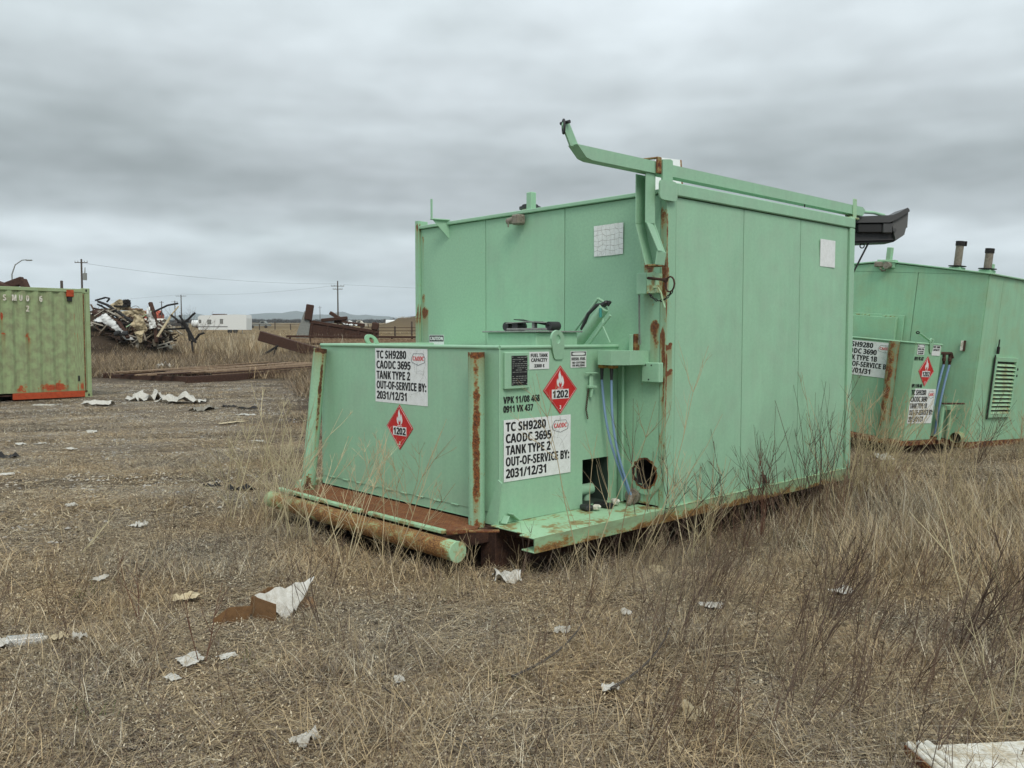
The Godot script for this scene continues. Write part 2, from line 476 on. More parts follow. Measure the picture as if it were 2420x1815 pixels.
func make_sky() -> ImageTexture:
	var w = 2048
	var h = 1024
	var n = FastNoiseLite.new()
	n.seed = 77; n.frequency = 1.0; n.fractal_octaves = 5; n.fractal_gain = 0.48
	n.noise_type = FastNoiseLite.TYPE_SIMPLEX_SMOOTH
	var stops = [[-90.0, 0.30], [-2.0, 0.42], [0.0, 0.72], [2.6, 0.69], [4.2, 0.60], [5.6, 0.68], [7.4, 0.46], [9.5, 0.43], [12.0, 0.50], [15.0, 0.55], [18.0, 0.62], [22.0, 0.71], [32.0, 0.80], [50.0, 0.92], [90.0, 1.06]]
	var d = PackedFloat32Array()
	d.resize(w * h * 3)
	for y in h:
		var el = 90.0 - (y + 0.5) / h * 180.0
		var ce = cos(deg_to_rad(el))
		var se = sin(deg_to_rad(el))
		for x in w:
			var az = (x + 0.5) / w * TAU
			var dx = sin(az) * ce
			var dz = -cos(az) * ce
			var e2 = el
			var L = 0.45
			var warm = 0.0
			if el > -3.0:
				var k = 1.0 / (maxf(se, 0.0) + 0.11)
				var a = n.get_noise_2d(dx * k * 0.55 + 3.1, dz * k * 0.55)
				var b = n.get_noise_2d(dx * k * 1.7 + 9.0, dz * k * 1.7 + 4.0)
				# the layers wander up and down a little, and break up higher in the sky
				e2 = el + 1.5 * n.get_noise_2d(sin(az) * 2.2, cos(az) * 2.2) * smoothstep(0.0, 6.0, el)
				L = 0.97 * level(stops, maxf(e2, -2.0)) * (1.0 + 0.26 * a * smoothstep(0.0, 5.0, el) + 0.15 * b * smoothstep(-1.0, 4.0, el) + 0.07 * n.get_noise_2d(dx * k * 5.0, dz * k * 5.0 + 8.0) * smoothstep(3.0, 9.0, el))
				L *= 1.0 + 0.10 * n.get_noise_2d(az * 1.1 + 5.0, el * 0.55) * smoothstep(1.0, 4.0, el) * smoothstep(24.0, 10.0, el) if az < PI else 1.0 + 0.10 * n.get_noise_2d((az - TAU) * 1.1 + 5.0, el * 0.55) * smoothstep(1.0, 4.0, el) * smoothstep(24.0, 10.0, el)
				warm = a
			else:
				L = level(stops, el)
			var i = (y * w + x) * 3
			d[i] = L * (0.895 + 0.02 * warm)
			d[i + 1] = L * (1.0 + 0.004 * warm)
			d[i + 2] = L * (1.045 + 0.015 * warm)
	return ImageTexture.create_from_image(Image.create_from_data(w, h, false, Image.FORMAT_RGBF, d.to_byte_array()))

func level(stops, v):
	for i in stops.size() - 1:
		if v <= stops[i + 1][0]:
			var t = (v - stops[i][0]) / (stops[i + 1][0] - stops[i][0])
			return lerpf(stops[i][1], stops[i + 1][1], t * t * (3.0 - 2.0 * t))
	return stops[-1][1]

func make_ground():
	var zs = []
	var z = 45.0
	while z > 2.5: zs.append(z); z -= 6.0
	z = 2.0
	while z > -14.0: zs.append(z); z -= 0.07 + 0.004 * maxf(0.0, -z)
	while z > -9000.0: zs.append(z); z *= 1.034
	var cols = 240
	var verts = PackedVector3Array()
	var colors = PackedColorArray()
	var soil = Color(0.078, 0.058, 0.041)
	var lot = Color(0.27, 0.23, 0.182)
	var lot2 = Color(0.115, 0.091, 0.070)
	var field = Color(0.285, 0.215, 0.118)
	for zz in zs:
		var half = 6.5 + 0.78 * absf(zz)
		for i in cols + 1:
			var s = 2.0 * i / cols - 1.0
			var x = half * s
			var y = H(x, zz)
			verts.append(Vector3(x, y, zz))
			var c = soil
			if zz > -100.0:
				var b = bare(x, zz)
				var q = zz * 0.94 + x * 0.34
				var t = clampf(0.5 + 1.0 * n_mid.get_noise_2d(q * 9.0, x * 1.6) + 0.3 * n_mid.get_noise_2d(q * 30.0, x * 6.0) + 0.2 * n_mid.get_noise_2d(x * 30.0, zz * 30.0), 0.0, 1.0)
				c = soil.lerp(lot2.lerp(lot, t), b)
			var t2 = smoothstep(-60.0, -110.0, zz)
			c = c.lerp(field * (0.85 + 0.5 * n_big.get_noise_2d(x * 1.2, zz * 4.0)), t2)
			var p = Vector2((x + 11.0) / 19.5, (zz + 150.0) / 13.0).length()
			c = c.lerp(Color(0.15, 0.118, 0.078), smoothstep(1.1, 0.6, p) * 0.9)
			if zz < -700.0: c = c.lerp(Color(0.12, 0.105, 0.085), smoothstep(-700.0, -1300.0, zz))
			c.a = 1.0
			colors.append(c)
	var idx = PackedInt32Array()
	for j in zs.size() - 1:
		for i in cols:
			var a = j * (cols + 1) + i
			idx.append_array([a, a + cols + 1, a + 1, a + 1, a + cols + 1, a + cols + 2])
	var arr = []
	arr.resize(Mesh.ARRAY_MAX)
	arr[Mesh.ARRAY_VERTEX] = verts
	arr[Mesh.ARRAY_COLOR] = colors
	arr[Mesh.ARRAY_INDEX] = idx
	var am = ArrayMesh.new()
	am.add_surface_from_arrays(Mesh.PRIMITIVE_TRIANGLES, arr)
	var st = SurfaceTool.new()
	st.create_from(am, 0)
	st.generate_normals()
	var m = tri_mat(ramp_tex(1024, 81, 0.01, 0.16, 0.6, [0.0, 0.4, 0.6, 1.0], [Color(0.70, 0.68, 0.66), Color(0.85, 0.84, 0.83), Color(0.95, 0.95, 0.95), Color(1, 1, 1)]), 0.55, 0.95, bump_tex(512, 83, 0.07, 4), 0.25, 0.0, true)
	m.vertex_color_use_as_albedo = true
	m.metallic_specular = 0.2
	var o = put(self, "ground", st.commit(), m)
	o.set_meta("kind", "structure")
	o.set_meta("label", "bare dirt lot and dry grassland running out to the fields")

func hill_row(called, label, z, base, rise, sd, col, x0, x1, steps, wave):
	# a real ridge with a front slope and a back slope
	var st = S()
	var prev = null
	for i in steps + 1:
		var x = lerpf(x0, x1, float(i) / steps)
		var y = base + rise * clampf(0.55 + 0.75 * n_big.get_noise_2d(x * wave + sd * 31.0, sd), 0.05, 1.5)
		var row = [Vector3(x, base - 20.0, z + rise * 7.0), Vector3(x, lerpf(base, y, 0.45), z + rise * 2.6), Vector3(x, y, z), Vector3(x, base - 20.0, z - rise * 8.0)]
		if prev != null:
			for k in 3:
				for v in [prev[k], prev[k + 1], row[k + 1], prev[k], row[k + 1], row[k]]:
					st.add_vertex(v)
		prev = row
	st.generate_normals()
	var o = done(st, self, called, flat(col, 0.95))
	tag(o, label, "", "", "structure")

# ------------------------------------------------------------------ stickers and plates
func caodc_sticker(parent, called, b: Basis, at: Vector3, w: float, h: float, lines: Array, torn: Array, crack_seed: int, label: String):
	var am = ArrayMesh.new()
	var st = S()
	var t = Transform3D(b, at)
	if torn.is_empty():
		box(st, at + b.z * 0.0008, Vector3(w, h, 0.0016), 0.0004, b)
	else:
		prism(st, torn, Transform3D(b, at + b.z * 0.0016), 0.0016)
	surf(am, st, M.sticker)
	st = S()
	var n = lines.size()
	var lh = h * 0.148
	for i in n:
		var tw = w * lines[i][1]
		var y = h * (0.5 - 0.115 - i * 0.188)
		var x = -w * 0.5 + w * 0.03 + tw * 0.5 + (lines[i][2] if lines[i].size() > 2 else 0.0) * w
		text_on(st, lines[i][0], t * Transform3D(Basis(), Vector3(x, y, 0.0022)), tw, lh, font_bold)
	# emblem outline
	var c = Vector3(w * 0.835, h * 0.83, 0.0)
	var hex = []
	for q in [[-0.125, 0.0], [-0.085, 0.07], [0.085, 0.07], [0.125, 0.0], [0.115, -0.055], [0.0, -0.095], [-0.115, -0.055]]:
		hex.append(Vector3(c.x - w * 0.5 + q[0] * w, c.y - h * 0.5 + q[1] * h * 1.25, 0.0022))
	for i in hex.size():
		bar(st, t * hex[i], t * hex[(i + 1) % hex.size()], 0.004, 0.0016, 0.0004)
	surf(am, st, M.print)
	st = S()
	text_on(st, "CAODC", t * Transform3D(Basis(), Vector3(c.x - w * 0.5, c.y - h * 0.5, 0.0024)), w * 0.2, h * 0.075, font_serif)
	surf(am, st, M.logored)
	# hairline cracks in the vinyl
	st = S()
	var r = RandomNumberGenerator.new(); r.seed = crack_seed
	for k in 13:
		var p = Vector2(r.randf_range(0.05, 0.48) * w, r.randf_range(-0.45, 0.35) * h)
		var a = (0.0 if k % 2 else PI / 2) + r.randf_range(-0.5, 0.5)
		for m in 5:
			var q = p + Vector2(cos(a), sin(a)) * r.randf_range(0.02, 0.045)
			if absf(q.x) > w * 0.49 or absf(q.y) > h * 0.49: break
			bar(st, t * Vector3(p.x, p.y, 0.0019), t * Vector3(q.x, q.y, 0.0019), 0.0013, 0.0006, 0.0001)
			p = q
			a += r.randf_range(-0.7, 0.7)
	surf(am, st, M.grey)
	var o = put(parent, called, am)
	o.set_meta("label", label)
	return o

func placard(parent, b: Basis, at: Vector3, diag: float, label: String):
	var am = ArrayMesh.new()
	var t = Transform3D(b, at)
	var h = diag * 0.5
	var st = S()
	prism(st, [Vector2(0, h), Vector2(h, 0), Vector2(0, -h), Vector2(-h, 0)], t * Transform3D(Basis(), Vector3(0, 0, 0.0016)), 0.0016)
	surf(am, st, M.red)
	st = S()
	var e = h * 0.93
	var cr = [Vector2(0, e), Vector2(e, 0), Vector2(0, -e), Vector2(-e, 0)]
	for i in 4:
		var a = cr[i]
		var c = cr[(i + 1) % 4]
		bar(st, t * Vector3(a.x, a.y, 0.0018), t * Vector3(c.x, c.y, 0.0018), 0.0035, 0.001, 0.0002)
	prism(st, [Vector2(-h * 0.5, h * 0.02), Vector2(h * 0.5, h * 0.02), Vector2(h * 0.5, -h * 0.37), Vector2(-h * 0.5, -h * 0.37)], t * Transform3D(Basis(), Vector3(0, 0, 0.0024)), 0.001)
	# flame
	var fl = [[-0.05, 0.10], [-0.17, 0.17], [-0.22, 0.33], [-0.18, 0.47], [-0.14, 0.36], [-0.10, 0.50], [-0.11, 0.62], [-0.02, 0.80], [0.0, 0.68], [0.07, 0.55], [0.08, 0.44], [0.13, 0.58], [0.19, 0.42], [0.22, 0.28], [0.16, 0.15], [0.05, 0.10], [0.09, 0.22], [0.05, 0.34], [0.0, 0.22], [-0.05, 0.33], [-0.09, 0.22]]
	var poly = []
	for q in fl: poly.append(Vector2(q[0], q[1]) * h)
	prism(st, poly, t * Transform3D(Basis(), Vector3(0, 0, 0.0024)), 0.0008)
	box(st, t * Vector3(0, h * 0.065, 0.0019), Vector3(h * 0.34, h * 0.025, 0.001), 0.0002, b)
	text_on(st, "3", t * Transform3D(Basis(), Vector3(0, -h * 0.72, 0.0024)), h * 0.09, h * 0.15, font_bold)
	surf(am, st, M.white)
	st = S()
	text_on(st, "1202", t * Transform3D(Basis(), Vector3(0, -h * 0.175, 0.0034)), h * 0.9, h * 0.30, font_bold)
	surf(am, st, M.print)
	var o = put(parent, "placard", am)
	o.set_meta("label", label)
	return o

func notice(parent, called, b: Basis, at: Vector3, w: float, h: float, lines: Array, label: String, head := ""):
	# a small white notice; lines: [text, share of width, height share, y share from the top]
	var am = ArrayMesh.new()
	var t = Transform3D(b, at)
	var st = S()
	box(st, at + b.z * 0.0008, Vector3(w, h, 0.0016), 0.0004, b)
	if head == "oval":
		var p = []
		for k in 20:
			var a = TAU * k / 20
			p.append(Vector2(signf(cos(a)) * pow(absf(cos(a)), 0.5) * w * 0.4, h * 0.34 + signf(sin(a)) * pow(absf(sin(a)), 0.6) * h * 0.085))
		prism(st, p, t * Transform3D(Basis(), Vector3(0, 0, 0.0034)), 0.0008)
	surf(am, st, M.white)
	st = S()
	if head == "oval": box(st, t * Vector3(0, h * 0.34, 0.002), Vector3(w * 0.92, h * 0.25, 0.0012), 0.0003, b)
	if head == "caution": box(st, t * Vector3(0, h * 0.3, 0.002), Vector3(w * 0.95, h * 0.34, 0.0012), 0.0003, b)
	for q in lines:
		text_on(st, q[0], t * Transform3D(Basis(), Vector3(0, h * (0.5 - q[3]), 0.0024)), w * q[1], h * q[2], font_bold)
	surf(am, st, M.print)
	if head == "caution":
		st = S()
		text_on(st, "CAUTION", t * Transform3D(Basis(), Vector3(0, h * 0.3, 0.0032)), w * 0.86, h * 0.2, font_bold)
		surf(am, st, M.white)
	var o = put(parent, called, am)
	o.set_meta("label", label)
	return o

func stencil(parent, s, b: Basis, at: Vector3, w, h):
	var st = S()
	text_on(st, s, Transform3D(b, at + b.z * 0.001), w, h, font_bold, 0.0008)
	var o = done(st, parent, "stencilled_number", M.print)
	o.set_meta("label", "black stencilled number reading " + s)

func lug(st, at: Vector3, b: Basis, h := 0.2, w := 0.11):
	# a lifting eye: a plate with a round hole, tilted outwards
	var outer = []
	var inner = []
	for k in 25:
		var a = TAU * k / 24
		var y = sin(a) * w * 0.5
		outer.append(Vector2(cos(a) * w * 0.5, y if y > 0.0 else maxf(y * 3.0, -h + w * 0.5)))
		inner.append(Vector2(cos(a) * w * 0.2, sin(a) * w * 0.26))
	var c = at + b.y * (h - w * 0.5)
	for k in 24:
		for sg in [0.0, -0.018]:
			var P = func(v): return c + b.x * v.x + b.y * v.y + b.z * sg
			quad(st, P.call(outer[k]), P.call(outer[k + 1]), P.call(inner[k + 1]), P.call(inner[k]), b.z if sg == 0.0 else -b.z)
		for q in [[outer, 1.0], [inner, -1.0]]:
			var A = c + b.x * q[0][k].x + b.y * q[0][k].y
			var B = c + b.x * q[0][k + 1].x + b.y * q[0][k + 1].y
			quad(st, A, B, B - b.z * 0.018, A - b.z * 0.018, ((A + B) * 0.5 - c).normalized() * q[1])

func chain_mesh(pts: Array, link := 0.028, r := 0.0035):
	var st = S()
	var along = 0.0
	var k = 0
	for i in pts.size() - 1:
		var a: Vector3 = pts[i]
		var b: Vector3 = pts[i + 1]
		var n = maxi(1, int(a.distance_to(b) / (link * 0.72)))
		for j in n:
			var c = a.lerp(b, (j + 0.5) / n)
			var f = frame_at(b - a)
			var side = f.x if k % 2 else f.y
			var ring = []
			for m in 9:
				var t = TAU * m / 8
				ring.append(c + f.z * cos(t) * link * 0.5 + side * sin(t) * link * 0.3)
			tube(st, ring, r, r, 5, false)
			k += 1
	return st.commit()

func arc(a: Vector3, b: Vector3, sag: Vector3, n := 10) -> Array:
	var p = []
	for i in n + 1:
		var t = float(i) / n
		p.append(a.lerp(b, t) + sag * 4.0 * t * (1.0 - t))
	return p

# ------------------------------------------------------------------ the near skid building
func near_building():
	var T = thing("skid_building", "near green steel skid building with a big fuel tank and a boom over its roof", "skid building", Vector3(1.1447, 0, -6.4569), deg_to_rad(133.0), "green skid buildings with fuel tanks")
	var G = M.G
	var L = 0.255      # top of the skid
	var W3 = 3.055     # width along x
	var D = 2.955      # depth along z
	# --- skid
	var post_tex = rust_tex(128, 512, 301, G, [[0.5, 0.985, 0.9, 0.03, 0.7], [0.13, 0.45, 0.09, 0.65, 0.52], [0.10, 0.75, 0.16, 0.35, 0.15], [0.5, 0.01, 0.8, 0.05, 0.45]], 0.12, 0.0, Color(0.25, 0.14, 0.085), Color(0.56, 0.345, 0.18), false)
	var beam_tex = rust_tex(1024, 64, 303, Color(0.57, 0.70, 0.54), [[0.42, 1.0, 0.24, 1.0, 0.45], [0.68, 1.0, 0.22, 0.9, 0.36], [0.05, 0.95, 0.10, 0.8, 0.5], [0.2, 1.0, 0.12, 0.5, 0.35], [0.9, 1.0, 0.12, 0.7, 0.35]], 0.12, 0.5, Color(0.33, 0.22, 0.12), Color(0.62, 0.48, 0.26))
	var st = S()
	# open channel along the right-hand side: web outside, two flanges turned inwards
	var z0 = -1.388
	quad_uv(st, Vector3(-0.02, 0.155, z0), Vector3(-0.02, 0.155, D), Vector3(-0.02, L, D), Vector3(-0.02, L, z0), Vector3(-1, 0, 0))
	done(st, T, "skid_rail", uv_mat(beam_tex))
	st = S()
	span(st, Vector3(-0.014, 0.155, z0 + 0.002), Vector3(-0.0205 + 0.008, L - 0.002, D), 0.001)
	span(st, Vector3(-0.018, 0.155, z0), Vector3(0.10, 0.164, D), 0.002)
	span(st, Vector3(-0.018, L - 0.010, z0), Vector3(0.12, L, 0.0), 0.003)
	done(st, T, "rail_flange", M.pale)
	st = S()
	span(st, Vector3(0.121, L - 0.012, z0 + 0.06), Vector3(0.47, L - 0.003, -0.002), 0.002)
	done(st, T, "side_deck", M.pale)
	for x in [0.45, 1.5, 2.55]:
		st = S()
		span(st, Vector3(x, -0.16, -1.3), Vector3(x + 0.16, L - 0.02, D - 0.05), 0.006)
		done(st, T, "skid_runner", M.rust)
	st = S()
	span(st, Vector3(W3 - 0.10, 0.155, z0), Vector3(W3, L, D), 0.006)
	done(st, T, "skid_rail", M.pale)
	for z in [-1.2, 0.1, D - 0.12]:
		st = S()
		span(st, Vector3(0.0, 0.165, z), Vector3(W3 - 0.10, L - 0.014, z + 0.1), 0.006)
		done(st, T, "cross_member", M.rust)
	# --- bumper tube with plate ends, and the rusty tread plate behind it
	var tube_tex = rust_tex(256, 1024, 305, Color(0.62, 0.76, 0.60), [[0.55, 0.45, 0.9, 0.7, 0.30], [0.5, 0.985, 0.9, 0.03, -0.3], [0.75, 0.015, 0.3, 0.025, -0.2], [0.45, 0.1, 0.2, 0.1, 0.2]], 0.32, 0.0, Color(0.30, 0.17, 0.10), Color(0.66, 0.50, 0.28))
	st = S()
	tube(st, [Vector3(0.315, 0.170, -1.755), Vector3(0.9, 0.170, -1.756), Vector3(1.6, 0.168, -1.758), Vector3(2.2, 0.170, -1.758), Vector3(2.78, 0.170, -1.758)], 0.066, 0.066, 22, false)
	done(st, T, "bumper_tube", uv_mat(tube_tex, 0.85))
	st = S()
	for x in [0.309, 2.786]:
		st = S()
		tube(st, [Vector3(x - 0.006, 0.170, -1.755), Vector3(x + 0.006, 0.170, -1.755)], 0.069, 0.069, 24)
		done(st, T, "bumper_end_plate", M.pale)
	var tread = tri_mat(ramp_tex(256, 91, 0.02, 0.12, 0.5, [0.0, 0.55, 0.8, 1.0], [Color(0.36, 0.21, 0.13), Color(0.49, 0.31, 0.19), Color(0.57, 0.40, 0.24), Color(0.66, 0.54, 0.32)]), 2.2, 0.92)
	st = S()
	prism(st, [Vector2(0.62, 1.275), Vector2(2.76, 1.275), Vector2(2.76, 1.69), Vector2(0.56, 1.69), Vector2(0.50, 1.60), Vector2(0.50, 1.42)], Transform3D(Basis(Vector3(1, 0, 0), Vector3(0, 0, -1), Vector3(0, 1, 0)), Vector3(0, L - 0.012, 0)), 0.008)
	var tp = done(st, T, "tread_plate", tread)
	st = S()   # the raised chequers of the plate
	for i in 62:
		for j in 11:
			var c = Vector3(0.62 + i * 0.0345, L - 0.011, -1.31 - j * 0.0345)
			var a = PI / 4 if (i + j) % 2 else -PI / 4
			box(st, c, Vector3(0.024, 0.004, 0.007), 0.001, Basis(Vector3.UP, a))
	var tr = done(st, tp, "tread_pattern", tread)
	tr.set_meta("kind", "stuff")
	st = S()
	for q in [[Vector3(2.72, L + 0.004, -1.715), Vector3(1.46, L + 0.002, -1.722)], [Vector3(1.36, L + 0.004, -1.722), Vector3(0.50, L + 0.004, -1.705)]]:
		bar(st, q[0], q[1], 0.04, 0.028, 0.006)
	done(st, T, "deck_edge_angle", M.pale)
	st = S()
	bar(st, Vector3(0.49, L, -1.70), Vector3(0.44, L, -1.56), 0.035, 0.03, 0.005)
	bar(st, Vector3(0.44, L - 0.004, -1.55), Vector3(0.30, L - 0.004, -1.40), 0.05, 0.012, 0.003)
	done(st, T, "deck_edge_angle", M.rusty)
	for x in [0.52, 1.55, 2.5]:   # stub beams that carry the bumper
		st = S()
		span(st, Vector3(x, 0.12, -1.70), Vector3(x + 0.12, L - 0.03, -1.22), 0.006)
		done(st, T, "bumper_bracket", M.rust)
	# --- guard posts
	st = S()
	tube(st, [Vector3(0.597, L - 0.03, -1.345), Vector3(0.597, 1.44, -1.345)], 0.058, 0.058, 20, true)
	done(st, T, "guard_post", uv_mat(post_tex, 0.85))
	st = S()
	prism(st, [Vector2(-0.24, 0.0), Vector2(-0.10, 0.0), Vector2(-0.06, 0.30), Vector2(-0.10, 0.32)], Transform3D(BE, Vector3(0.34, L - 0.01, -1.29)), 0.012)
	done(st, T, "post_gusset", M.green)
	st = S()
	tube(st, [Vector3(2.63, L - 0.03, -1.50), Vector3(2.66, 1.44, -1.345)], 0.058, 0.058, 20, true)
	done(st, T, "guard_post", uv_mat(rust_tex(128, 512, 307, G, [[0.24, 0.68, 0.06, 0.45, 0.52], [0.5, 0.985, 0.9, 0.025, 0.7], [0.15, 0.07, 0.14, 0.07, 0.42], [0.3, 0.03, 0.4, 0.03, 0.4]], 0.08, 0.0, Color(0.16, 0.10, 0.07), Color(0.45, 0.30, 0.18), false), 0.85))
	fuel_tank(T, L)
	shell(T, L, W3, D)
	fittings(T, L)
	boom(T)
	return T

func fuel_tank(T, L):
	var x0 = 0.441
	var x1 = 2.775
	var za = -1.269
	var zb = -0.03
	var top = 1.468
	var st = S()
	# front, top, left as sheets; the right face is laid round the pump opening
	panel(st, Vector3(x1, L + 0.07, za), Vector3(-1, 0, 0), Vector3(0, 1, 0), x1 - x0, top - L - 0.07, 0.004, 4.0, null, 0.005, 0.004)
	quad(st, Vector3(x0, L, za + 0.006), Vector3(x1, L, za + 0.006), Vector3(x1, L + 0.068, za + 0.006), Vector3(x0, L + 0.068, za + 0.006), Vector3(0, 0, -1))
	quad(st, Vector3(x1, L, za), Vector3(x1, L, zb), Vector3(x1, top, zb), Vector3(x1, top, za), Vector3(1, 0, 0))
	quad(st, Vector3(x0, top, za), Vector3(x1, top, za), Vector3(x1, top, zb), Vector3(x0, top, zb), Vector3(0, 1, 0))
	quad(st, Vector3(x0, L, za), Vector3(x1, L, za), Vector3(x1, L, zb), Vector3(x0, L, zb), Vector3(0, -1, 0))
	quad(st, Vector3(x0, L, zb), Vector3(x1, L, zb), Vector3(x1, top, zb), Vector3(x0, top, zb), Vector3(0, 0, 1))
	var R = func(a, b, c, d): quad(st, Vector3(x0, b, a), Vector3(x0, b, c), Vector3(x0, d, c), Vector3(x0, d, a), Vector3(-1, 0, 0))
	panel(st, Vector3(x0, L, za), Vector3(0, 0, 1), Vector3(0, 1, 0), 0.84, top - L, 0.003, 9.0, null, 0.004, 0.004)
	R.call(-0.429, 0.618, -0.134, top)
	R.call(-0.134, L, zb, top)
	R.call(-0.429, L, -0.134, 0.272)
	var K = done(st, T, "fuel_tank", M.green)
	K.set_meta("label", "green steel diesel tank in front of the end wall")
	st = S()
	# inside of the opening, its shade painted in as a darker green
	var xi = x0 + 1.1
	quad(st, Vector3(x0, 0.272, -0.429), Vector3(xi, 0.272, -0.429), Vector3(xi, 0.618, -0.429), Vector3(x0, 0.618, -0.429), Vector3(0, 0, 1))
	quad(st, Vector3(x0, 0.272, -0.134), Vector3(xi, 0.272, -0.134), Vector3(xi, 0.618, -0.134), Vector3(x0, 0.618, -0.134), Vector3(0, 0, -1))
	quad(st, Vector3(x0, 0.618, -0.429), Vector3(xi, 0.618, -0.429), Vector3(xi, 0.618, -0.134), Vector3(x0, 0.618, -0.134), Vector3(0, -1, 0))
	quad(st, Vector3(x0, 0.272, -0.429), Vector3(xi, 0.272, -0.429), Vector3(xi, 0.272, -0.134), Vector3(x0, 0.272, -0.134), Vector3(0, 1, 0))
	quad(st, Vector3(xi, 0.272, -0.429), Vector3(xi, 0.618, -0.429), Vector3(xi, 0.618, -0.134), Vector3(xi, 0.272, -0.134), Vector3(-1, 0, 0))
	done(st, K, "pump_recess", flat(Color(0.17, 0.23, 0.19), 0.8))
	st = S()    # rolled lip round the top
	var y = top + 0.004
	for q in [[Vector3(x0, y, za), Vector3(x1, y, za)], [Vector3(x0, y, za), Vector3(x0, y, zb)], [Vector3(x1, y, za), Vector3(x1, y, zb)]]:
		tube(st, [q[0], q[1]], 0.014, 0.014, 8)
	done(st, K, "top_lip", M.green)
	st = S()    # welded edge and stitch welds along the foot
	tube(st, [Vector3(x0 + 0.002, L + 0.02, za + 0.002), Vector3(x0 + 0.002, top - 0.01, za + 0.002)], 0.009, 0.009, 6)
	var x = 0.72
	while x < 2.7:
		box(st, Vector3(x, L + 0.069, za + 0.001), Vector3(0.085, 0.012, 0.012), 0.003)
		x += 0.21
	done(st, K, "weld_bead", M.green).set_meta("kind", "stuff")
	# hatch on top and the grey mechanism lying on it
	st = S()
	span(st, Vector3(0.56, top, -0.80), Vector3(1.10, 1.575, -0.36), 0.006)
	done(st, K, "hatch_coaming", M.green)
	st = S()
	span(st, Vector3(0.53, 1.577, -0.83), Vector3(1.13, 1.588, -0.33), 0.003)
	done(st, K, "hatch_plate", M.grey)
	# lifting eyes
	st = S()
	lug(st, Vector3(x0 - 0.012, 1.38, -0.70), Basis(Vector3(0, 0, 1), Vector3(-0.10, 1, -0.16).normalized(), Vector3(-1, -0.10, 0).normalized()), 0.215, 0.13)
	done(st, K, "lifting_eye", M.green)
	st = S()
	lug(st, Vector3(x1 - 0.02, 1.45, -0.72), Basis(Vector3(0, 0, 1), Vector3(0.02, 1, -0.5).normalized(), Vector3(-1, 0.02, 0).normalized()), 0.13, 0.13)
	done(st, K, "lifting_eye", M.green)
	# data plate
	st = S()
	span(st, Vector3(x0 - 0.028, 1.184, -1.24), Vector3(x0 + 0.001, 1.44, -1.008), 0.006)
	done(st, K, "plate_holder", M.green)
	var am = ArrayMesh.new()
	st = S()
	box(st, Vector3(x0 - 0.030, 1.312, -1.11), Vector3(0.150, 0.205, 0.003), 0.0006, BS)
	surf(am, st, M.print)
	st = S()
	var r = RandomNumberGenerator.new(); r.seed = 5
	for i in 13:
		var zz = -1.178
		while zz < -1.05:
			var l = r.randf_range(0.008, 0.03)
			if r.randf() < 0.8: box(st, Vector3(x0 - 0.0318, 1.402 - i * 0.0145, zz + l * 0.5), Vector3(l, 0.0045, 0.0008), 0.0002, BS)
			zz += l + 0.006
	for q in [[1.405, -1.178], [1.405, -1.042], [1.219, -1.178], [1.219, -1.042]]: tube(st, [Vector3(x0 - 0.031, q[0], q[1]), Vector3(x0 - 0.034, q[0], q[1])], 0.004, 0.004, 8)
	surf(am, st, M.grey)
	put(K, "data_plate", am).set_meta("label", "black data plate with small engraved lines")
	# writing
	var txt = [["TC SH9280", 0.58], ["CAODC 3695", 0.66], ["TANK TYPE 2", 0.65], ["OUT-OF-SERVICE BY:", 0.945], ["2031/12/31", 0.585]]
	caodc_sticker(K, "tank_sticker", BE, Vector3(1.585, 1.237, za - 0.004), 0.69, 0.43, txt, [], 3, "white sticker on the tank front reading TC SH9280 CAODC 3695")
	caodc_sticker(K, "tank_sticker", BS, Vector3(x0 - 0.005, 0.757, -0.902), 0.67, 0.43, txt, [], 8, "white sticker on the tank side reading TC SH9280 CAODC 3695")
	placard(K, BE, Vector3(1.60, 0.838, za - 0.0045), 0.354, "red diamond flammable placard 1202 on the tank front")
	placard(K, BS, Vector3(x0 - 0.0045, 1.159, -0.678), 0.354, "red diamond flammable placard 1202 on the tank side")
	notice(K, "capacity_notice", BS, Vector3(x0 - 0.004, 1.376, -0.894), 0.2, 0.124, [["FUEL TANK", 0.84, 0.2, 0.2], ["CAPACITY", 0.8, 0.2, 0.47], ["3300 ℓ", 0.5, 0.19, 0.80]], "cracked white notice reading FUEL TANK CAPACITY 3300")
	notice(K, "fuel_notice", BS, Vector3(x0 - 0.004, 1.377, -0.483), 0.172, 0.122, [["DIESEL FUEL", 0.88, 0.17, 0.47], ["NO CUTTING", 0.78, 0.12, 0.70], ["OR WELDING", 0.78, 0.12, 0.87]], "white notice reading DIESEL FUEL NO CUTTING OR WELDING", "oval")
	stencil(K, "VPK 11/08 468", BS, Vector3(x0 - 0.003, 1.11, -1.062), 0.35, 0.047)
	stencil(K, "0911 VK 437", BS, Vector3(x0 - 0.003, 1.047, -1.095), 0.283, 0.047)
	# handle and latch beside the opening
	st = S()
	bar(st, Vector3(x0 - 0.03, 1.272, -0.43), Vector3(x0 - 0.03, 1.270, -0.29), 0.02, 0.012)
	bar(st, Vector3(x0 - 0.012, 1.262, -0.35), Vector3(x0 - 0.03, 1.17, -0.37), 0.035, 0.018)
	bar(st, Vector3(x0 - 0.03, 1.17, -0.40), Vector3(x0 - 0.03, 1.165, -0.31), 0.03, 0.02)
	tube(st, [Vector3(x0 - 0.025, 1.165, -0.355), Vector3(x0 - 0.02, 1.09, -0.36)], 0.016, 0.012, 8)
	done(st, K, "fill_handle", M.green)
	put(K, "handle_chain", chain_mesh([Vector3(x0 - 0.03, 1.15, -0.40), Vector3(x0 - 0.022, 1.0, -0.415), Vector3(x0 - 0.025, 0.93, -0.40)], 0.02, 0.003), M.rust)
	st = S()
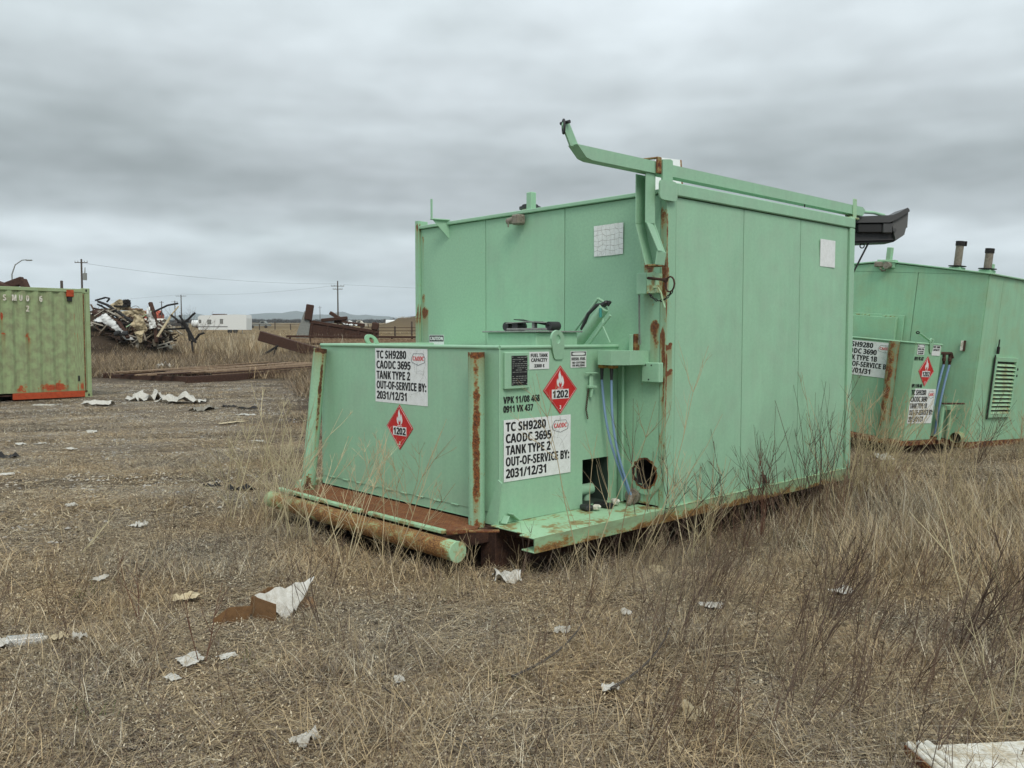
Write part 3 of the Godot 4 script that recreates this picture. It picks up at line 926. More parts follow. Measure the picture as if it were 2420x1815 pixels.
	tube(st, [Vector3(x0 + 0.12, 0.36, -0.40), Vector3(x0 + 0.12, 0.36, -0.2)], 0.045, 0.045, 12)
	tube(st, [Vector3(x0 + 0.12, 0.36, -0.25), Vector3(x0 + 0.12, 0.275, -0.25)], 0.03, 0.03, 10)
	done(st, K, "pump", M.green)
	st = S()
	bar(st, Vector3(x0 - 0.03, L + 0.005, -1.26), Vector3(x0 - 0.02, L + 0.055, -1.22), 0.05, 0.012)
	bar(st, Vector3(x0 - 0.03, L + 0.07, -1.20), Vector3(x0 - 0.02, L + 0.012, -1.12), 0.05, 0.012)
	done(st, K, "tie_down_clip", M.green)
	# junk lying on the deck by the opening
	for q in [[Vector3(0.36, L + 0.02, -0.47), Vector3(0.07, 0.04, 0.10), 0.5, M.dark], [Vector3(0.34, L + 0.02, -0.30), Vector3(0.06, 0.035, 0.16), 0.9, M.black], [Vector3(0.33, L + 0.03, -0.18), Vector3(0.05, 0.045, 0.06), 0.2, M.dirtywhite], [Vector3(0.30, L + 0.025, -0.43), Vector3(0.045, 0.04, 0.05), 1.1, M.dirtywhite]]:
		st = S()
		box(st, Vector3.ZERO, q[1], 0.01, Basis(Vector3.UP, q[2]))
		box(st, Vector3(0.02, 0.012, 0.03), q[1] * 0.5, 0.006, Basis(Vector3(1, 1, 0).normalized(), q[2]))
		var o = done(st, self, "scrap_piece", q[3], T.transform * q[0])
		var names = {M.dark: "dark plastic scrap lying on the skid deck below the tank opening", M.black: "black scrap strip on the skid deck beside the hoses"}
		tag(o, names.get(q[3], "small pale broken scrap on the skid deck " + ("right of" if q[0].z > -0.3 else "left of") + " the black scrap strip"), "scrap", "scraps on the skid deck")
	# grey mechanism on the hatch: a lid clamp with two end hubs
	var lamp = thing("light_fixture", "broken dark grey light fixture lying on the tank hatch", "light fixture")
	lamp.transform = T.transform * Transform3D(Basis(Vector3.UP, 0.0), Vector3(0.80, 1.589, -0.62))
	st = S()
	for xx in [-0.235, 0.235, 0.13]:
		tube(st, [Vector3(xx, 0.034, -0.05), Vector3(xx, 0.034, 0.05)], 0.034, 0.034, 12)
	done(st, lamp, "end_hub", M.dark)
	st = S()
	bar(st, Vector3(-0.22, 0.012, -0.03), Vector3(0.22, 0.012, -0.03), 0.05, 0.018)
	bar(st, Vector3(-0.21, 0.06, -0.03), Vector3(-0.02, 0.068, -0.03), 0.07, 0.008)
	bar(st, Vector3(-0.02, 0.068, -0.03), Vector3(0.22, 0.058, -0.03), 0.07, 0.008)
	span(st, Vector3(-0.08, 0.02, -0.045), Vector3(-0.05, 0.064, -0.01), 0.004)
	done(st, lamp, "frame", M.grey)
	st = S()
	prism(st, [Vector2(-0.05, 0.075), Vector2(0.08, 0.072), Vector2(0.24, 0.045), Vector2(0.24, 0.035), Vector2(0.06, 0.064), Vector2(-0.13, 0.084), Vector2(-0.13, 0.09)], Transform3D(BE, Vector3(0, 0, -0.06)), 0.1)
	done(st, lamp, "cover", M.black)

func shell(T, L, W3, D):
	var G = M.G
	var st
	# end wall: three cross-broken sheets with open joints, the one by the corner pierced by a round port
	var joints = [3.0, 2.028, 1.039, 0.055]
	var yb = L + 0.012
	var yt = 2.598
	for i in 3:
		st = S()
		var hole = [joints[2] - 0.175, 0.503 - yb, 0.118] if i == 2 else null
		panel(st, Vector3(joints[i] - GAP * 0.5, yb, 0), Vector3(-1, 0, 0), Vector3(0, 1, 0), joints[i] - joints[i + 1] - GAP, yt - yb, 0.034, 20.0 + i, hole, 0.006, 0.03)
		var wm = M.green
		var w0 = joints[i] - joints[i + 1]
		var bl = []
		if i == 0: bl = [[2.935, 1.78, 0.085, 0.085, 0.75], [2.96, 1.92, 0.035, 0.07, 0.45], [2.97, 2.5, 0.03, 0.1, 0.3]]
		if i == 2: bl = [[0.225, 2.47, 0.018, 0.10, 0.55], [0.155, 2.10, 0.07, 0.10, 0.65], [0.10, 1.62, 0.055, 0.09, 0.6], [0.09, 1.49, 0.05, 0.09, 0.55], [0.20, 1.19, 0.04, 0.05, 0.35], [0.24, 1.38, 0.02, 0.07, 0.3], [0.12, 1.80, 0.02, 0.12, 0.22], [0.175, 0.50, 0.19, 0.19, 0.3], [0.2, 0.27, 0.3, 0.03, 0.25]]
		if bl:
			var uvb = []
			for q in bl: uvb.append([(joints[i] - q[0]) / w0, (yt - q[1]) / (yt - yb), q[2] / w0, q[3] / (yt - yb), q[4]])
			wm = uv_mat(rust_tex(384, 900, 330 + i, G, uvb, 0.03), 0.62)
		done(st, T, "wall_panel", wm)
	# rusted ring of the port; the hole's darkness is painted onto a near-black sleeve
	st = S()
	var st2 = S()
	var st3 = S()
	var c = Vector3(0.175, 0.503, 0)
	for k in 28:
		var a = TAU * k / 28
		var b = TAU * (k + 1) / 28
		var ro = 0.122 + 0.007 * sin(k * 2.7)
		var ro2 = 0.122 + 0.007 * sin((k + 1) * 2.7)
		var ri = 0.107 + 0.004 * sin(k * 1.9)
		var ri2 = 0.107 + 0.004 * sin((k + 1) * 1.9)
		var P = func(r, t, z): return c + Vector3(cos(t) * r, sin(t) * r, z)
		quad(st, P.call(0.165, a, -0.014), P.call(0.165, b, -0.014), P.call(0.116, b, -0.018), P.call(0.116, a, -0.018), Vector3(0, 0, -1))
		quad(st2, P.call(ro, a, -0.019), P.call(ro2, b, -0.019), P.call(ri2, b, -0.024), P.call(ri, a, -0.024), Vector3(0, 0, -1))
		quad(st3, P.call(ri, a, -0.024), P.call(ri2, b, -0.024), P.call(ri2, b, 0.5), P.call(ri, a, 0.5), -Vector3(cos(a), sin(a), 0))
		tri(st3, P.call(ri, a, 0.499), P.call(ri2, b, 0.499), c + Vector3(0, 0, 0.499), Vector3(0, 0, -1))
	done(st, T, "port_flange", M.green)
	done(st2, T, "port_rim", M.rusty)
	done(st3, T, "port_sleeve", M.char)
	# corner post with its rust, seen on both faces
	var blobs_e = [[0.4, 0.10, 0.7, 0.04, 0.4], [0.6, 0.265, 0.5, 0.06, 0.45], [0.5, 0.325, 0.8, 0.025, 0.3], [0.45, 0.475, 0.7, 0.05, 0.5], [0.6, 0.535, 0.5, 0.04, 0.55], [0.7, 0.63, 0.3, 0.05, 0.35]]
	st = S()
	quad_uv(st, Vector3(0.053, L, -0.004), Vector3(0.0, L, -0.004), Vector3(0.0, 2.66, -0.004), Vector3(0.053, 2.66, -0.004), Vector3(0, 0, -1))
	done(st, T, "corner_post", uv_mat(rust_tex(64, 1024, 311, G, blobs_e, 0.2)))
	st = S()
	quad_uv(st, Vector3(0.0, L, -0.004), Vector3(0.0, L, 0.108), Vector3(0.0, 2.66, 0.108), Vector3(0.0, 2.66, -0.004), Vector3(-1, 0, 0))
	done(st, T, "corner_post", uv_mat(rust_tex(96, 1024, 313, G, [[0.07, 0.17, 0.13, 0.17, 0.62], [0.12, 0.27, 0.25, 0.05, 0.5], [0.05, 0.35, 0.1, 0.08, 0.4], [0.2, 0.497, 0.55, 0.011, 0.95], [0.5, 0.487, 0.3, 0.008, 0.7], [0.25, 0.578, 0.55, 0.010, 0.95], [0.55, 0.568, 0.3, 0.007, 0.8], [0.10, 0.54, 0.16, 0.06, 0.7], [0.07, 0.63, 0.14, 0.07, 0.6], [0.05, 0.75, 0.08, 0.12, 0.45]], 0.05)))
	st = S()
	span(st, Vector3(0.008, L, 0.0), Vector3(0.05, 2.655, 0.10), 0.002)
	done(st, T, "corner_post_core", M.green)
	# left edge trim
	st = S()
	quad_uv(st, Vector3(W3, L, -0.03), Vector3(3.002, L, -0.03), Vector3(3.002, 2.685, -0.03), Vector3(W3, 2.685, -0.03), Vector3(0, 0, -1))
	quad_uv(st, Vector3(3.002, L, -0.03), Vector3(3.002, L, 0.0), Vector3(3.002, 2.685, 0.0), Vector3(3.002, 2.685, -0.03), Vector3(-1, 0, 0))
	done(st, T, "edge_trim", uv_mat(rust_tex(64, 1024, 317, G, [[0.6, 0.03, 0.5, 0.03, 0.4], [0.5, 0.40, 0.6, 0.04, 0.4], [0.8, 0.36, 0.4, 0.05, 0.4]], 0.1)))
	st = S()
	span(st, Vector3(3.004, L, -0.028), Vector3(W3 - 0.001, 2.684, 0.09), 0.003)
	done(st, T, "edge_post", M.green)
	# roof edge of the end wall: a folded fascia with a shadow gap below
	st = S()
	span(st, Vector3(0.052, 2.604, -0.028), Vector3(3.0, 2.634, 0.06), 0.004)
	done(st, T, "end_fascia", M.green)
	st = S()   # roof sheet, a little below the side fascias
	span(st, Vector3(0.06, 2.61, 0.065), Vector3(W3 - 0.06, 2.63, D - 0.06), 0.004)
	done(st, T, "roof", M.green)
	# right-hand wall
	var j2 = [0.112, 1.035, 1.957, 2.855]
	for i in 3:
		st = S()
		panel(st, Vector3(0.004, L + 0.006, j2[i] + GAP * 0.5), Vector3(0, 0, 1), Vector3(0, 1, 0), j2[i + 1] - j2[i] - GAP, 2.582 - L - 0.006, 0.034, 40.0 + i, null, 0.009, 0.03)
		done(st, T, "wall_panel", M.green)
	st = S()
	span(st, Vector3(-0.022, 2.590, 0.10), Vector3(0.05, 2.684, D), 0.006)
	done(st, T, "side_fascia", M.green)
	st = S()
	span(st, Vector3(-0.020, L, 2.862), Vector3(0.05, 2.586, D), 0.006)
	done(st, T, "edge_trim", M.green)
	st = S()
	span(st, Vector3(-0.024, L + 0.001, 0.02), Vector3(0.003, L + 0.009, D - 0.1), 0.002)
	done(st, T, "sill_strip", M.pale)
	# the two walls that face away
	st = S()
	panel(st, Vector3(W3, L, D), Vector3(0, 0, -1), Vector3(0, 1, 0), D - 0.095, 2.62 - L, 0.01, 60.0)
	done(st, T, "wall_panel", M.green)
	st = S()
	panel(st, Vector3(0.0, L, D - 0.001), Vector3(1, 0, 0), Vector3(0, 1, 0), W3 - 0.002, 2.62 - L, 0.01, 61.0)
	done(st, T, "wall_panel", M.green)
	st = S()
	span(st, Vector3(0.06, L - 0.012, 0.045), Vector3(W3 - 0.06, L - 0.002, D - 0.06), 0.002)
	done(st, T, "floor_plate", M.rust)
	# cracked white sticker on the end wall: fragments on their grey backing
	st = S()
	box(st, Vector3(0.553, 2.302, -0.0165), Vector3(0.292, 0.236, 0.001), 0.0002)
	var back = done(st, T, "cracked_sticker", M.lampgrey)
	back.set_meta("label", "white sticker cracked into many small pieces")
	var r = RandomNumberGenerator.new(); r.seed = 12
	var nx = 7
	var ny = 6
	var gp = []
	for j in ny + 1:
		for i in nx + 1:
			var e = 0.3 if i > 0 and i < nx and j > 0 and j < ny else 0.06
			gp.append(Vector2((float(i) / nx - 0.5) * 0.3 + r.randf_range(-e, e) * 0.035, (float(j) / ny - 0.5) * 0.243 + r.randf_range(-e, e) * 0.035))
	for j in ny:
		for i in nx:
			var q = [gp[j * (nx + 1) + i], gp[j * (nx + 1) + i + 1], gp[(j + 1) * (nx + 1) + i + 1], gp[(j + 1) * (nx + 1) + i]]
			var m = (q[0] + q[1] + q[2] + q[3]) * 0.25
			var pieces = [q] if r.randf() < 0.72 else ([[q[0], q[1], q[2]], [q[0], q[2], q[3]]])
			for pc in pieces:
				var cen = Vector2.ZERO
				for v in pc: cen += v / pc.size()
				var shr = []
				for v in pc: shr.append(v + (cen - v).normalized() * 0.0017)
				st = S()
				prism(st, shr, Transform3D(BE, Vector3(0.553, 2.302, -0.0190)), 0.002)
				done(st, back, "sticker_fragment", M.sticker)
	st = S()
	box(st, Vector3(-0.0125, 2.315, 2.43), Vector3(0.285, 0.25, 0.0016), 0.0004, BS)
	done(st, T, "blank_sticker", M.sticker).set_meta("label", "blank white sticker on the side wall")
	notice(T, "caution_notice", BE, Vector3(2.72, 1.475, -0.028), 0.23, 0.17, [], "white notice headed CAUTION, half hidden by the tank", "caution")
	# small pipe stub with a valve hanging on the skid edge
	st = S()
	tube(st, [Vector3(-0.04, 0.20, 1.315), Vector3(-0.045, 0.30, 1.33)], 0.006, 0.006, 6)
	box(st, Vector3(-0.045, 0.325, 1.335), Vector3(0.03, 0.06, 0.04), 0.008)
	box(st, Vector3(-0.03, 0.36, 1.34), Vector3(0.05, 0.015, 0.02), 0.004)
	done(st, T, "drain_valve", M.black)

func fittings(T, L):
	var st
	# lamp under the roof edge
	st = S()
	span(st, Vector3(1.485, 2.505, -0.11), Vector3(1.575, 2.592, -0.018), 0.012)
	done(st, T, "wall_lamp", M.lampgrey)
	st = S()
	tube(st, [Vector3(1.575, 2.548, -0.07), Vector3(1.655, 2.545, -0.075)], 0.034, 0.026, 10)
	tube(st, [Vector3(1.62, 2.545, -0.10), Vector3(1.62, 2.49, -0.10)], 0.006, 0.006, 6)
	done(st, T, "lamp_head", M.lampgrey)
	st = S()
	span(st, Vector3(1.458, 2.625, 0.02), Vector3(1.522, 2.79, 0.084), 0.006)
	done(st, T, "roof_post", M.green)
	st = S()
	tube(st, [Vector3(1.545, 2.63, 0.1), Vector3(1.545, 2.68, 0.1), Vector3(1.525, 2.70, 0.09)], 0.022, 0.022, 10)
	done(st, T, "conduit_elbow", M.black)
	# capped vent stack on the roof
	st = S()
	tube(st, [Vector3(1.78, 2.60, 0.32), Vector3(1.78, 2.70, 0.32)], 0.075, 0.075, 18)
	done(st, T, "vent_stack", M.dirtywhite)
	st = S()
	tube(st, [Vector3(1.78, 2.702, 0.32), Vector3(1.78, 2.722, 0.32)], 0.10, 0.10, 20)
	tube(st, [Vector3(1.78, 2.722, 0.32), Vector3(1.78, 2.742, 0.32)], 0.085, 0.07, 20)
	done(st, T, "vent_cap", M.dark)
	# bracket with an upright at the left roof corner
	st = S()
	bar(st, Vector3(2.62, 2.655, -0.16), Vector3(2.62, 2.84, -0.16), 0.012, 0.022, 0.002)
	bar(st, Vector3(2.62, 2.652, -0.17), Vector3(2.55, 2.648, 0.0), 0.05, 0.012, 0.003)
	done(st, T, "roof_bracket", M.green)
	st = S()
	prism(st, [Vector2(0.0, 0.0), Vector2(0.0, -0.17), Vector2(-0.16, 0.0)], Transform3D(Basis(Vector3(-0.38, 0, 0.925).normalized(), Vector3(0, 1, 0), Vector3(-0.925, 0, -0.38).normalized()), Vector3(2.55, 2.644, -0.002)), 0.008)
	done(st, T, "bracket_gusset", M.green)
	# open roof hatch lid, white with a rusty edge
	st = S()
	var q = [Vector3(0.62, 2.70, 0.42), Vector3(0.62, 2.71, 1.02), Vector3(0.75, 3.10, 1.16), Vector3(0.75, 3.08, 0.82)]
	var n = (q[1] - q[0]).cross(q[3] - q[0]).normalized()
	for sg in [0.0, 0.02]:
		quad(st, q[0] + n * sg, q[1] + n * sg, q[2] + n * sg, q[3] + n * sg, n if sg > 0 else -n)
	for i in 4: quad(st, q[i], q[(i + 1) % 4], q[(i + 1) % 4] + n * 0.02, q[i] + n * 0.02, ((q[i] + q[(i + 1) % 4]) * 0.5 - (q[0] + q[2]) * 0.5).normalized())
	var lid = done(st, T, "roof_hatch_lid", M.white)
	st = S()
	bar(st, q[1] + n * 0.01, q[2] + n * 0.01, 0.03, 0.026)
	done(st, lid, "lid_edge", M.rusty)
	# fill box with two fuel hoses
	st = S()
	prism(st, [Vector2(-0.20, 0.0), Vector2(-0.20, 0.10), Vector2(-0.12, 0.20), Vector2(0.10, 0.22), Vector2(0.20, 0.14), Vector2(0.20, 0.0)], Transform3D(Basis(Vector3(-0.72, 0, 0), Vector3(0, 0, -1.6), Vector3(0, -1, 0)), Vector3(0.29, 1.335, -0.016)), 0.105)
	done(st, T, "hose_box", M.green)
	st = S()
	for x in [0.40, 0.305]:
		box(st, Vector3(x, 1.320, -0.26), Vector3(0.055, 0.028, 0.035), 0.006)
		tube(st, [Vector3(x - 0.03, 1.320, -0.26), Vector3(x - 0.055, 1.322, -0.26)], 0.012, 0.012, 8)
	done(st, T, "hose_fitting", M.brass)
	for x in [0.40, 0.305]:
		st = S()
		tube(st, [Vector3(x, 1.308, -0.26), Vector3(x, 1.22, -0.26)], 0.015, 0.010, 8)
		done(st, T, "hose_tail", M.dark)
		st = S()
		var e = Vector3(0.265 + (x - 0.35) * 0.12, 0.33, -0.075)
		var pts = []
		for i in 15:
			var t = i / 14.0
			pts.append(Vector3(x, 1.22, -0.26).lerp(e, t) + Vector3(0.02 * sin(PI * t), 0.0, -0.05 * sin(PI * t)))
		tube(st, pts, 0.0095, 0.0095, 8)
		done(st, T, "fuel_hose", M.blue)
	st = S()
	tube(st, [Vector3(0.285, 0.315, -0.012), Vector3(0.275, 0.315, -0.05)], 0.062, 0.058, 14)
	tube(st, [Vector3(0.265, 0.33, -0.05), Vector3(0.25, 0.265, -0.12)], 0.03, 0.02, 8)
	done(st, T, "hose_coupling", M.lampgrey)
	st = S()   # dark pipe running down behind the hoses
	tube(st, [Vector3(0.36, 1.34, -0.06), Vector3(0.36, 0.27, -0.06)], 0.012, 0.012, 8)
	done(st, T, "drain_pipe", M.green)
	# slanting filler neck in its cage, above the tank
	st = S()
	var a = Vector3(0.70, 1.475, -0.22)
	var b = Vector3(0.415, 1.765, -0.22)
	tube(st, [a, b], 0.042, 0.042, 14)
	tube(st, [a.lerp(b, 0.0), a.lerp(b, -0.06)], 0.05, 0.05, 14)
	done(st, T, "filler_neck", M.green)
	st = S()
	for off in [Vector3(0.045, 0.07, -0.02), Vector3(-0.085, -0.06, -0.03)]:
		tube(st, [a + off + (b - a) * 0.05, b + off], 0.011, 0.011, 8)
	tube(st, [a + Vector3(0.045, 0.07, -0.02), Vector3(0.70, 1.52, -0.2), Vector3(0.66, 1.47, -0.2)], 0.011, 0.011, 8)
	tube(st, [b + Vector3(0.045, 0.07, -0.02), b + Vector3(0.0, 0.03, 0.02)], 0.011, 0.011, 8)
	tube(st, [Vector3(0.41, 1.68, -0.24), Vector3(0.40, 1.62, -0.25), Vector3(0.33, 1.50, -0.25)], 0.009, 0.006, 8)
	done(st, T, "filler_cage", M.green)
	st = S()
	tube(st, [Vector3(0.62, 1.60, -0.25), Vector3(0.55, 1.72, -0.25), Vector3(0.47, 1.785, -0.24), Vector3(0.42, 1.79, -0.22)], 0.014, 0.014, 8)
	box(st, Vector3(0.405, 1.795, -0.22), Vector3(0.06, 0.03, 0.05), 0.008, Basis(Vector3.FORWARD, 0.5))
	tube(st, [Vector3(0.38, 1.78, -0.22), Vector3(0.355, 1.81, -0.22)], 0.012, 0.012, 8)
	done(st, T, "pump_hose", M.dark)
	st = S()
	tube(st, [Vector3(0.41, 1.76, -0.27), Vector3(0.408, 1.69, -0.27)], 0.011, 0.011, 8)
	done(st, T, "hose_grip", M.teal)
	# corner fittings, from the top: rounded plate, pinned latch, hinge plate, junction box
	st = S()
	var rp = []
	for k in 16:
		var t = TAU * k / 16 + 0.2
		rp.append(Vector2(signf(cos(t)) * pow(absf(cos(t)), 0.35) * 0.105, signf(sin(t)) * pow(absf(sin(t)), 0.35) * 0.072))
	prism(st, rp, Transform3D(BS, Vector3(-0.036, 2.612, -0.03)), 0.014)
	done(st, T, "corner_plate", M.green)
	st = S()
	span(st, Vector3(0.108, 1.862, -0.10), Vector3(0.205, 2.02, -0.085), 0.004)
	span(st, Vector3(0.19, 1.87, -0.085), Vector3(0.205, 2.01, -0.012), 0.003)
	done(st, T, "latch_plate", M.green)
	st = S()
	span(st, Vector3(0.02, 1.862, -0.115), Vector3(0.098, 2.018, -0.10), 0.004)
	span(st, Vector3(0.03, 1.868, -0.10), Vector3(0.045, 2.012, -0.010), 0.003)
	done(st, T, "latch_plate", M.pale)
	st = S()
	tube(st, [Vector3(0.085, 1.978, -0.115), Vector3(-0.085, 1.955, -0.128)], 0.010, 0.010, 8)
	tube(st, [Vector3(-0.075, 1.956, -0.127), Vector3(-0.098, 1.953, -0.129)], 0.017, 0.017, 8)
	var ring = []
	for k in 13:
		var t = TAU * k / 12
		ring.append(Vector3(-0.128 + 0.034 * cos(t) - 0.02 * sin(t), 1.922 - 0.030 * cos(t) - 0.046 * sin(t), -0.13))
	tube(st, ring, 0.0065, 0.0065, 6, false)
	done(st, T, "latch_pin", M.rust)
	put(T, "pin_chain", chain_mesh(arc(Vector3(-0.15, 1.872, -0.13), Vector3(0.07, 1.862, -0.118), Vector3(0, -0.062, 0), 8), 0.026, 0.004), M.char)
	st = S()
	tube(st, [Vector3(0.03, 1.905, -0.115), Vector3(-0.02, 1.902, -0.128), Vector3(-0.048, 1.865, -0.13), Vector3(-0.085, 1.755, -0.13)], 0.007, 0.007, 7)
	done(st, T, "latch_hook", M.pale)
	put(T, "hanging_chain", chain_mesh([Vector3(0.20, 1.865, -0.07), Vector3(0.202, 1.53, -0.06)], 0.022, 0.0032), M.grey)
	st = S()
	var clip = []
	for k in 10: clip.append(Vector3(0.20 + 0.012 * sin(TAU * k / 9.0), 1.505 - 0.022 * cos(TAU * k / 9.0), -0.06))
	tube(st, clip, 0.003, 0.003, 6, false)
	done(st, T, "chain_clip", M.grey)
	st = S()
	span(st, Vector3(0.262, 1.397, -0.07), Vector3(0.298, 1.562, -0.012), 0.004)
	done(st, T, "hinge_plate", M.green)
	st = S()
	span(st, Vector3(0.236, 1.395, -0.065), Vector3(0.260, 1.566, -0.012), 0.004)
	done(st, T, "hinge_edge", M.rusty)
	st = S()
	span(st, Vector3(0.012, 1.203, -0.062), Vector3(0.178, 1.352, -0.010), 0.006)
	done(st, T, "junction_box", M.green)
	for p in [[0.14, 1.332], [0.085, 1.332], [0.11, 1.225]]:
		st = S()
		tube(st, [Vector3(p[0], p[1], -0.061), Vector3(p[0], p[1], -0.066)], 0.006, 0.005, 8)
		done(st, T, "box_screw", M.black)

func boom(T):
	var st = S()
	# square tube with a slanted nose, laid along the roof edge
	var y0 = 2.732
	var y1 = 2.818
	var xa = 0.015
	var xb = 0.100
	var zn = -0.96
	var zf = 3.18
	var o = [Vector3(0, y1, zn), Vector3(0, y0 + 0.012, zn + 0.09), Vector3(0, y0, zn + 0.15), Vector3(0, y0, zf), Vector3(0, y1 - 0.03, zf + 0.06), Vector3(0, y1, zf)]
	var poly = []
	for v in o: poly.append(Vector2(v.z, v.y))
	prism(st, poly, Transform3D(BS, Vector3(xa, 0, 0)), xb - xa)
	var K = done(st, T, "boom", M.green)
	K.set_meta("label", "green square-tube boom lying along the roof edge")
	st = S()   # nose plate with its eye
	prism(st, [Vector2(-0.90, y1 - 0.01), Vector2(-0.985, y1 - 0.01), Vector2(-1.06, 2.93), Vector2(-1.05, 2.955), Vector2(-1.02, 2.965), Vector2(-0.995, 2.95)], Transform3D(BS, Vector3(0.052, 0, 0)), 0.014)
	done(st, K, "nose_plate", M.green)
	st = S()
	var ring = []
	for k in 17:
		var t = TAU * k / 16
		ring.append(Vector3(0.06 + 0.02 * cos(t), 2.925 + 0.045 * sin(t), -1.045 + 0.012 * cos(t)))
	tube(st, ring, 0.008, 0.008, 7, false)
	tube(st, [Vector3(0.02, 2.953, -1.03), Vector3(0.10, 2.953, -1.03)], 0.012, 0.012, 8)
	done(st, K, "shackle", M.dark)
	st = S()
	bar(st, Vector3(0.06, 2.90, -1.035), Vector3(0.06, y1, -0.955), 0.012, 0.012)
	done(st, K, "shackle_stay", M.dark)
	# hanging channel that swings the boom: web and two tapering flanges
	st = S()
	var zc = -0.11
	for q in [[Vector3(0.125, 2.73, zc - 0.05), Vector3(0.125, 2.37, zc - 0.05), Vector3(0.045, 2.065, zc - 0.03)], [Vector3(0.035, 2.73, zc - 0.05), Vector3(0.035, 2.37, zc - 0.05), Vector3(-0.058, 2.16, zc - 0.03), Vector3(-0.042, 2.065, zc - 0.03)]]:
		for i in q.size() - 1: bar(st, q[i], q[i + 1], 0.105, 0.010, 0.002)
		done(st, K, "mast_flange", M.green)
		st = S()
	prism(st, [Vector2(0.125, 2.73), Vector2(0.035, 2.73), Vector2(0.035, 2.37), Vector2(-0.058, 2.16), Vector2(-0.042, 2.062), Vector2(0.045, 2.062), Vector2(0.125, 2.37)], Transform3D(Basis(), Vector3(0, 0, zc + 0.012)), 0.010)
	done(st, K, "mast_web", M.green)
	st = S()
	bar(st, Vector3(0.05, 2.062, zc - 0.03), Vector3(-0.045, 2.062, zc - 0.03), 0.11, 0.014, 0.003)
	done(st, K, "mast_foot", M.rusty)
	st = S()   # clip over the boom
	bar(st, Vector3(0.125, 2.842, -0.15), Vector3(0.01, 2.846, -0.10), 0.03, 0.012)
	span(st, Vector3(-0.006, 2.73, -0.13), Vector3(0.010, 2.85, -0.075), 0.005)
	done(st, K, "boom_clip", M.rusty)
	st = S()
	prism(st, [Vector2(-0.06, 2.66), Vector2(0.06, 2.66), Vector2(0.06, 2.84), Vector2(0.03, 2.848), Vector2(-0.06, 2.835)], Transform3D(BS, Vector3(-0.010, 0, -0.01)), 0.016)
	done(st, K, "clip_plate", M.green)
	st = S()   # saddle at the far end
	span(st, Vector3(0.004, y0 - 0.05, 2.96), Vector3(0.014, y1 + 0.06, 3.03), 0.003)
	span(st, Vector3(0.0, y0 - 0.048, 2.90), Vector3(0.12, y0 - 0.03, 3.08), 0.004)
	done(st, K, "boom_saddle", M.pale)
	st = S()
	tube(st, [Vector3(0.05, y1 - 0.04, zf + 0.02), Vector3(0.02, y1 - 0.03, zf + 0.25), Vector3(-0.03, y1 - 0.05, zf + 0.38)], 0.016, 0.016, 9)
	done(st, K, "lamp_arm", M.green)
	st = S()
	tube(st, [Vector3(0.01, y0 - 0.005, 2.03), Vector3(0.01, y0 - 0.03, 2.03)], 0.006, 0.006, 6)
	done(st, K, "hook_stud", M.black)
	# floodlight below the far end; its glass looks out over the lot
	var F = Node3D.new()
	F.name = "floodlight"
	F.set_meta("label", "dark grey floodlight hanging behind the far wall edge")
	T.add_child(F, true)
	# x runs to the viewer's right, z towards the viewer
	F.transform = Transform3D(Basis(Vector3(-0.683, 0, 0.730), Vector3(0, 1, 0), Vector3(-0.730, 0, -0.683)), Vector3(-0.0774, 2.645, 3.36))
	var grey1 = flat(Color(0.27, 0.27, 0.27), 0.5)
	var grey2 = flat(Color(0.36, 0.36, 0.355), 0.55)
	st = S()   # deep body, its lower right corner cut off
	prism(st, [Vector2(-0.30, -0.176), Vector2(0.156, -0.158), Vector2(0.252, -0.094), Vector2(0.262, -0.03), Vector2(0.262, 0.14), Vector2(0.11, 0.095), Vector2(-0.23, 0.08), Vector2(-0.30, 0.03)], Transform3D(Basis(), Vector3(0, 0, -0.04)), 0.22)
	done(st, F, "housing", M.dark)
	st = S()   # right-hand cheek, lighter, standing proud
	prism(st, [Vector2(0.12, 0.02), Vector2(0.16, -0.145), Vector2(0.245, -0.09), Vector2(0.262, -0.02), Vector2(0.273, -0.02), Vector2(0.279, 0.138), Vector2(0.20, 0.115), Vector2(0.14, 0.07)], Transform3D(Basis(), Vector3(0, 0, 0.0)), 0.03)
	done(st, F, "cheek", grey2)
	st = S()   # hood over the top, curving up to the right
	prism(st, [Vector2(-0.24, 0.025), Vector2(0.09, 0.028), Vector2(0.16, 0.06), Vector2(0.279, 0.135), Vector2(0.279, 0.15), Vector2(0.261, 0.173), Vector2(0.18, 0.128), Vector2(0.114, 0.10), Vector2(-0.197, 0.088)], Transform3D(Basis(), Vector3(0, 0, 0.03)), 0.30)
	done(st, F, "visor", grey1)
	st = S()
	span(st, Vector3(-0.22, -0.07, -0.045), Vector3(0.02, 0.02, 0.012), 0.008)
	done(st, F, "ballast_box", M.black)
	st = S()
	span(st, Vector3(0.022, -0.075, -0.045), Vector3(0.118, 0.022, 0.022), 0.008)
	tube(st, [Vector3(0.145, -0.045, -0.03), Vector3(0.145, -0.045, 0.008)], 0.018, 0.018, 10)
	done(st, F, "ballast_end", grey1)
	st = S()
	bar(st, Vector3(-0.29, -0.148, -0.03), Vector3(0.15, -0.135, -0.03), 0.03, 0.014)
	done(st, F, "lower_rail", M.dark)
	st = S()
	var rg = []
	for k in 11: rg.append(Vector3(-0.14 + 0.022 * cos(TAU * k / 10), -0.192 + 0.022 * sin(TAU * k / 10), -0.08))
	tube(st, rg, 0.006, 0.006, 6, false)
	done(st, F, "hang_ring", M.black)
	st = S()
	tube(st, [Vector3(-0.075, -0.12, -0.06), Vector3(-0.092, -0.18, -0.06), Vector3(-0.30, -0.60, -0.06)], 0.010, 0.009, 7)
	done(st, F, "power_cord", M.black)
	st = S()
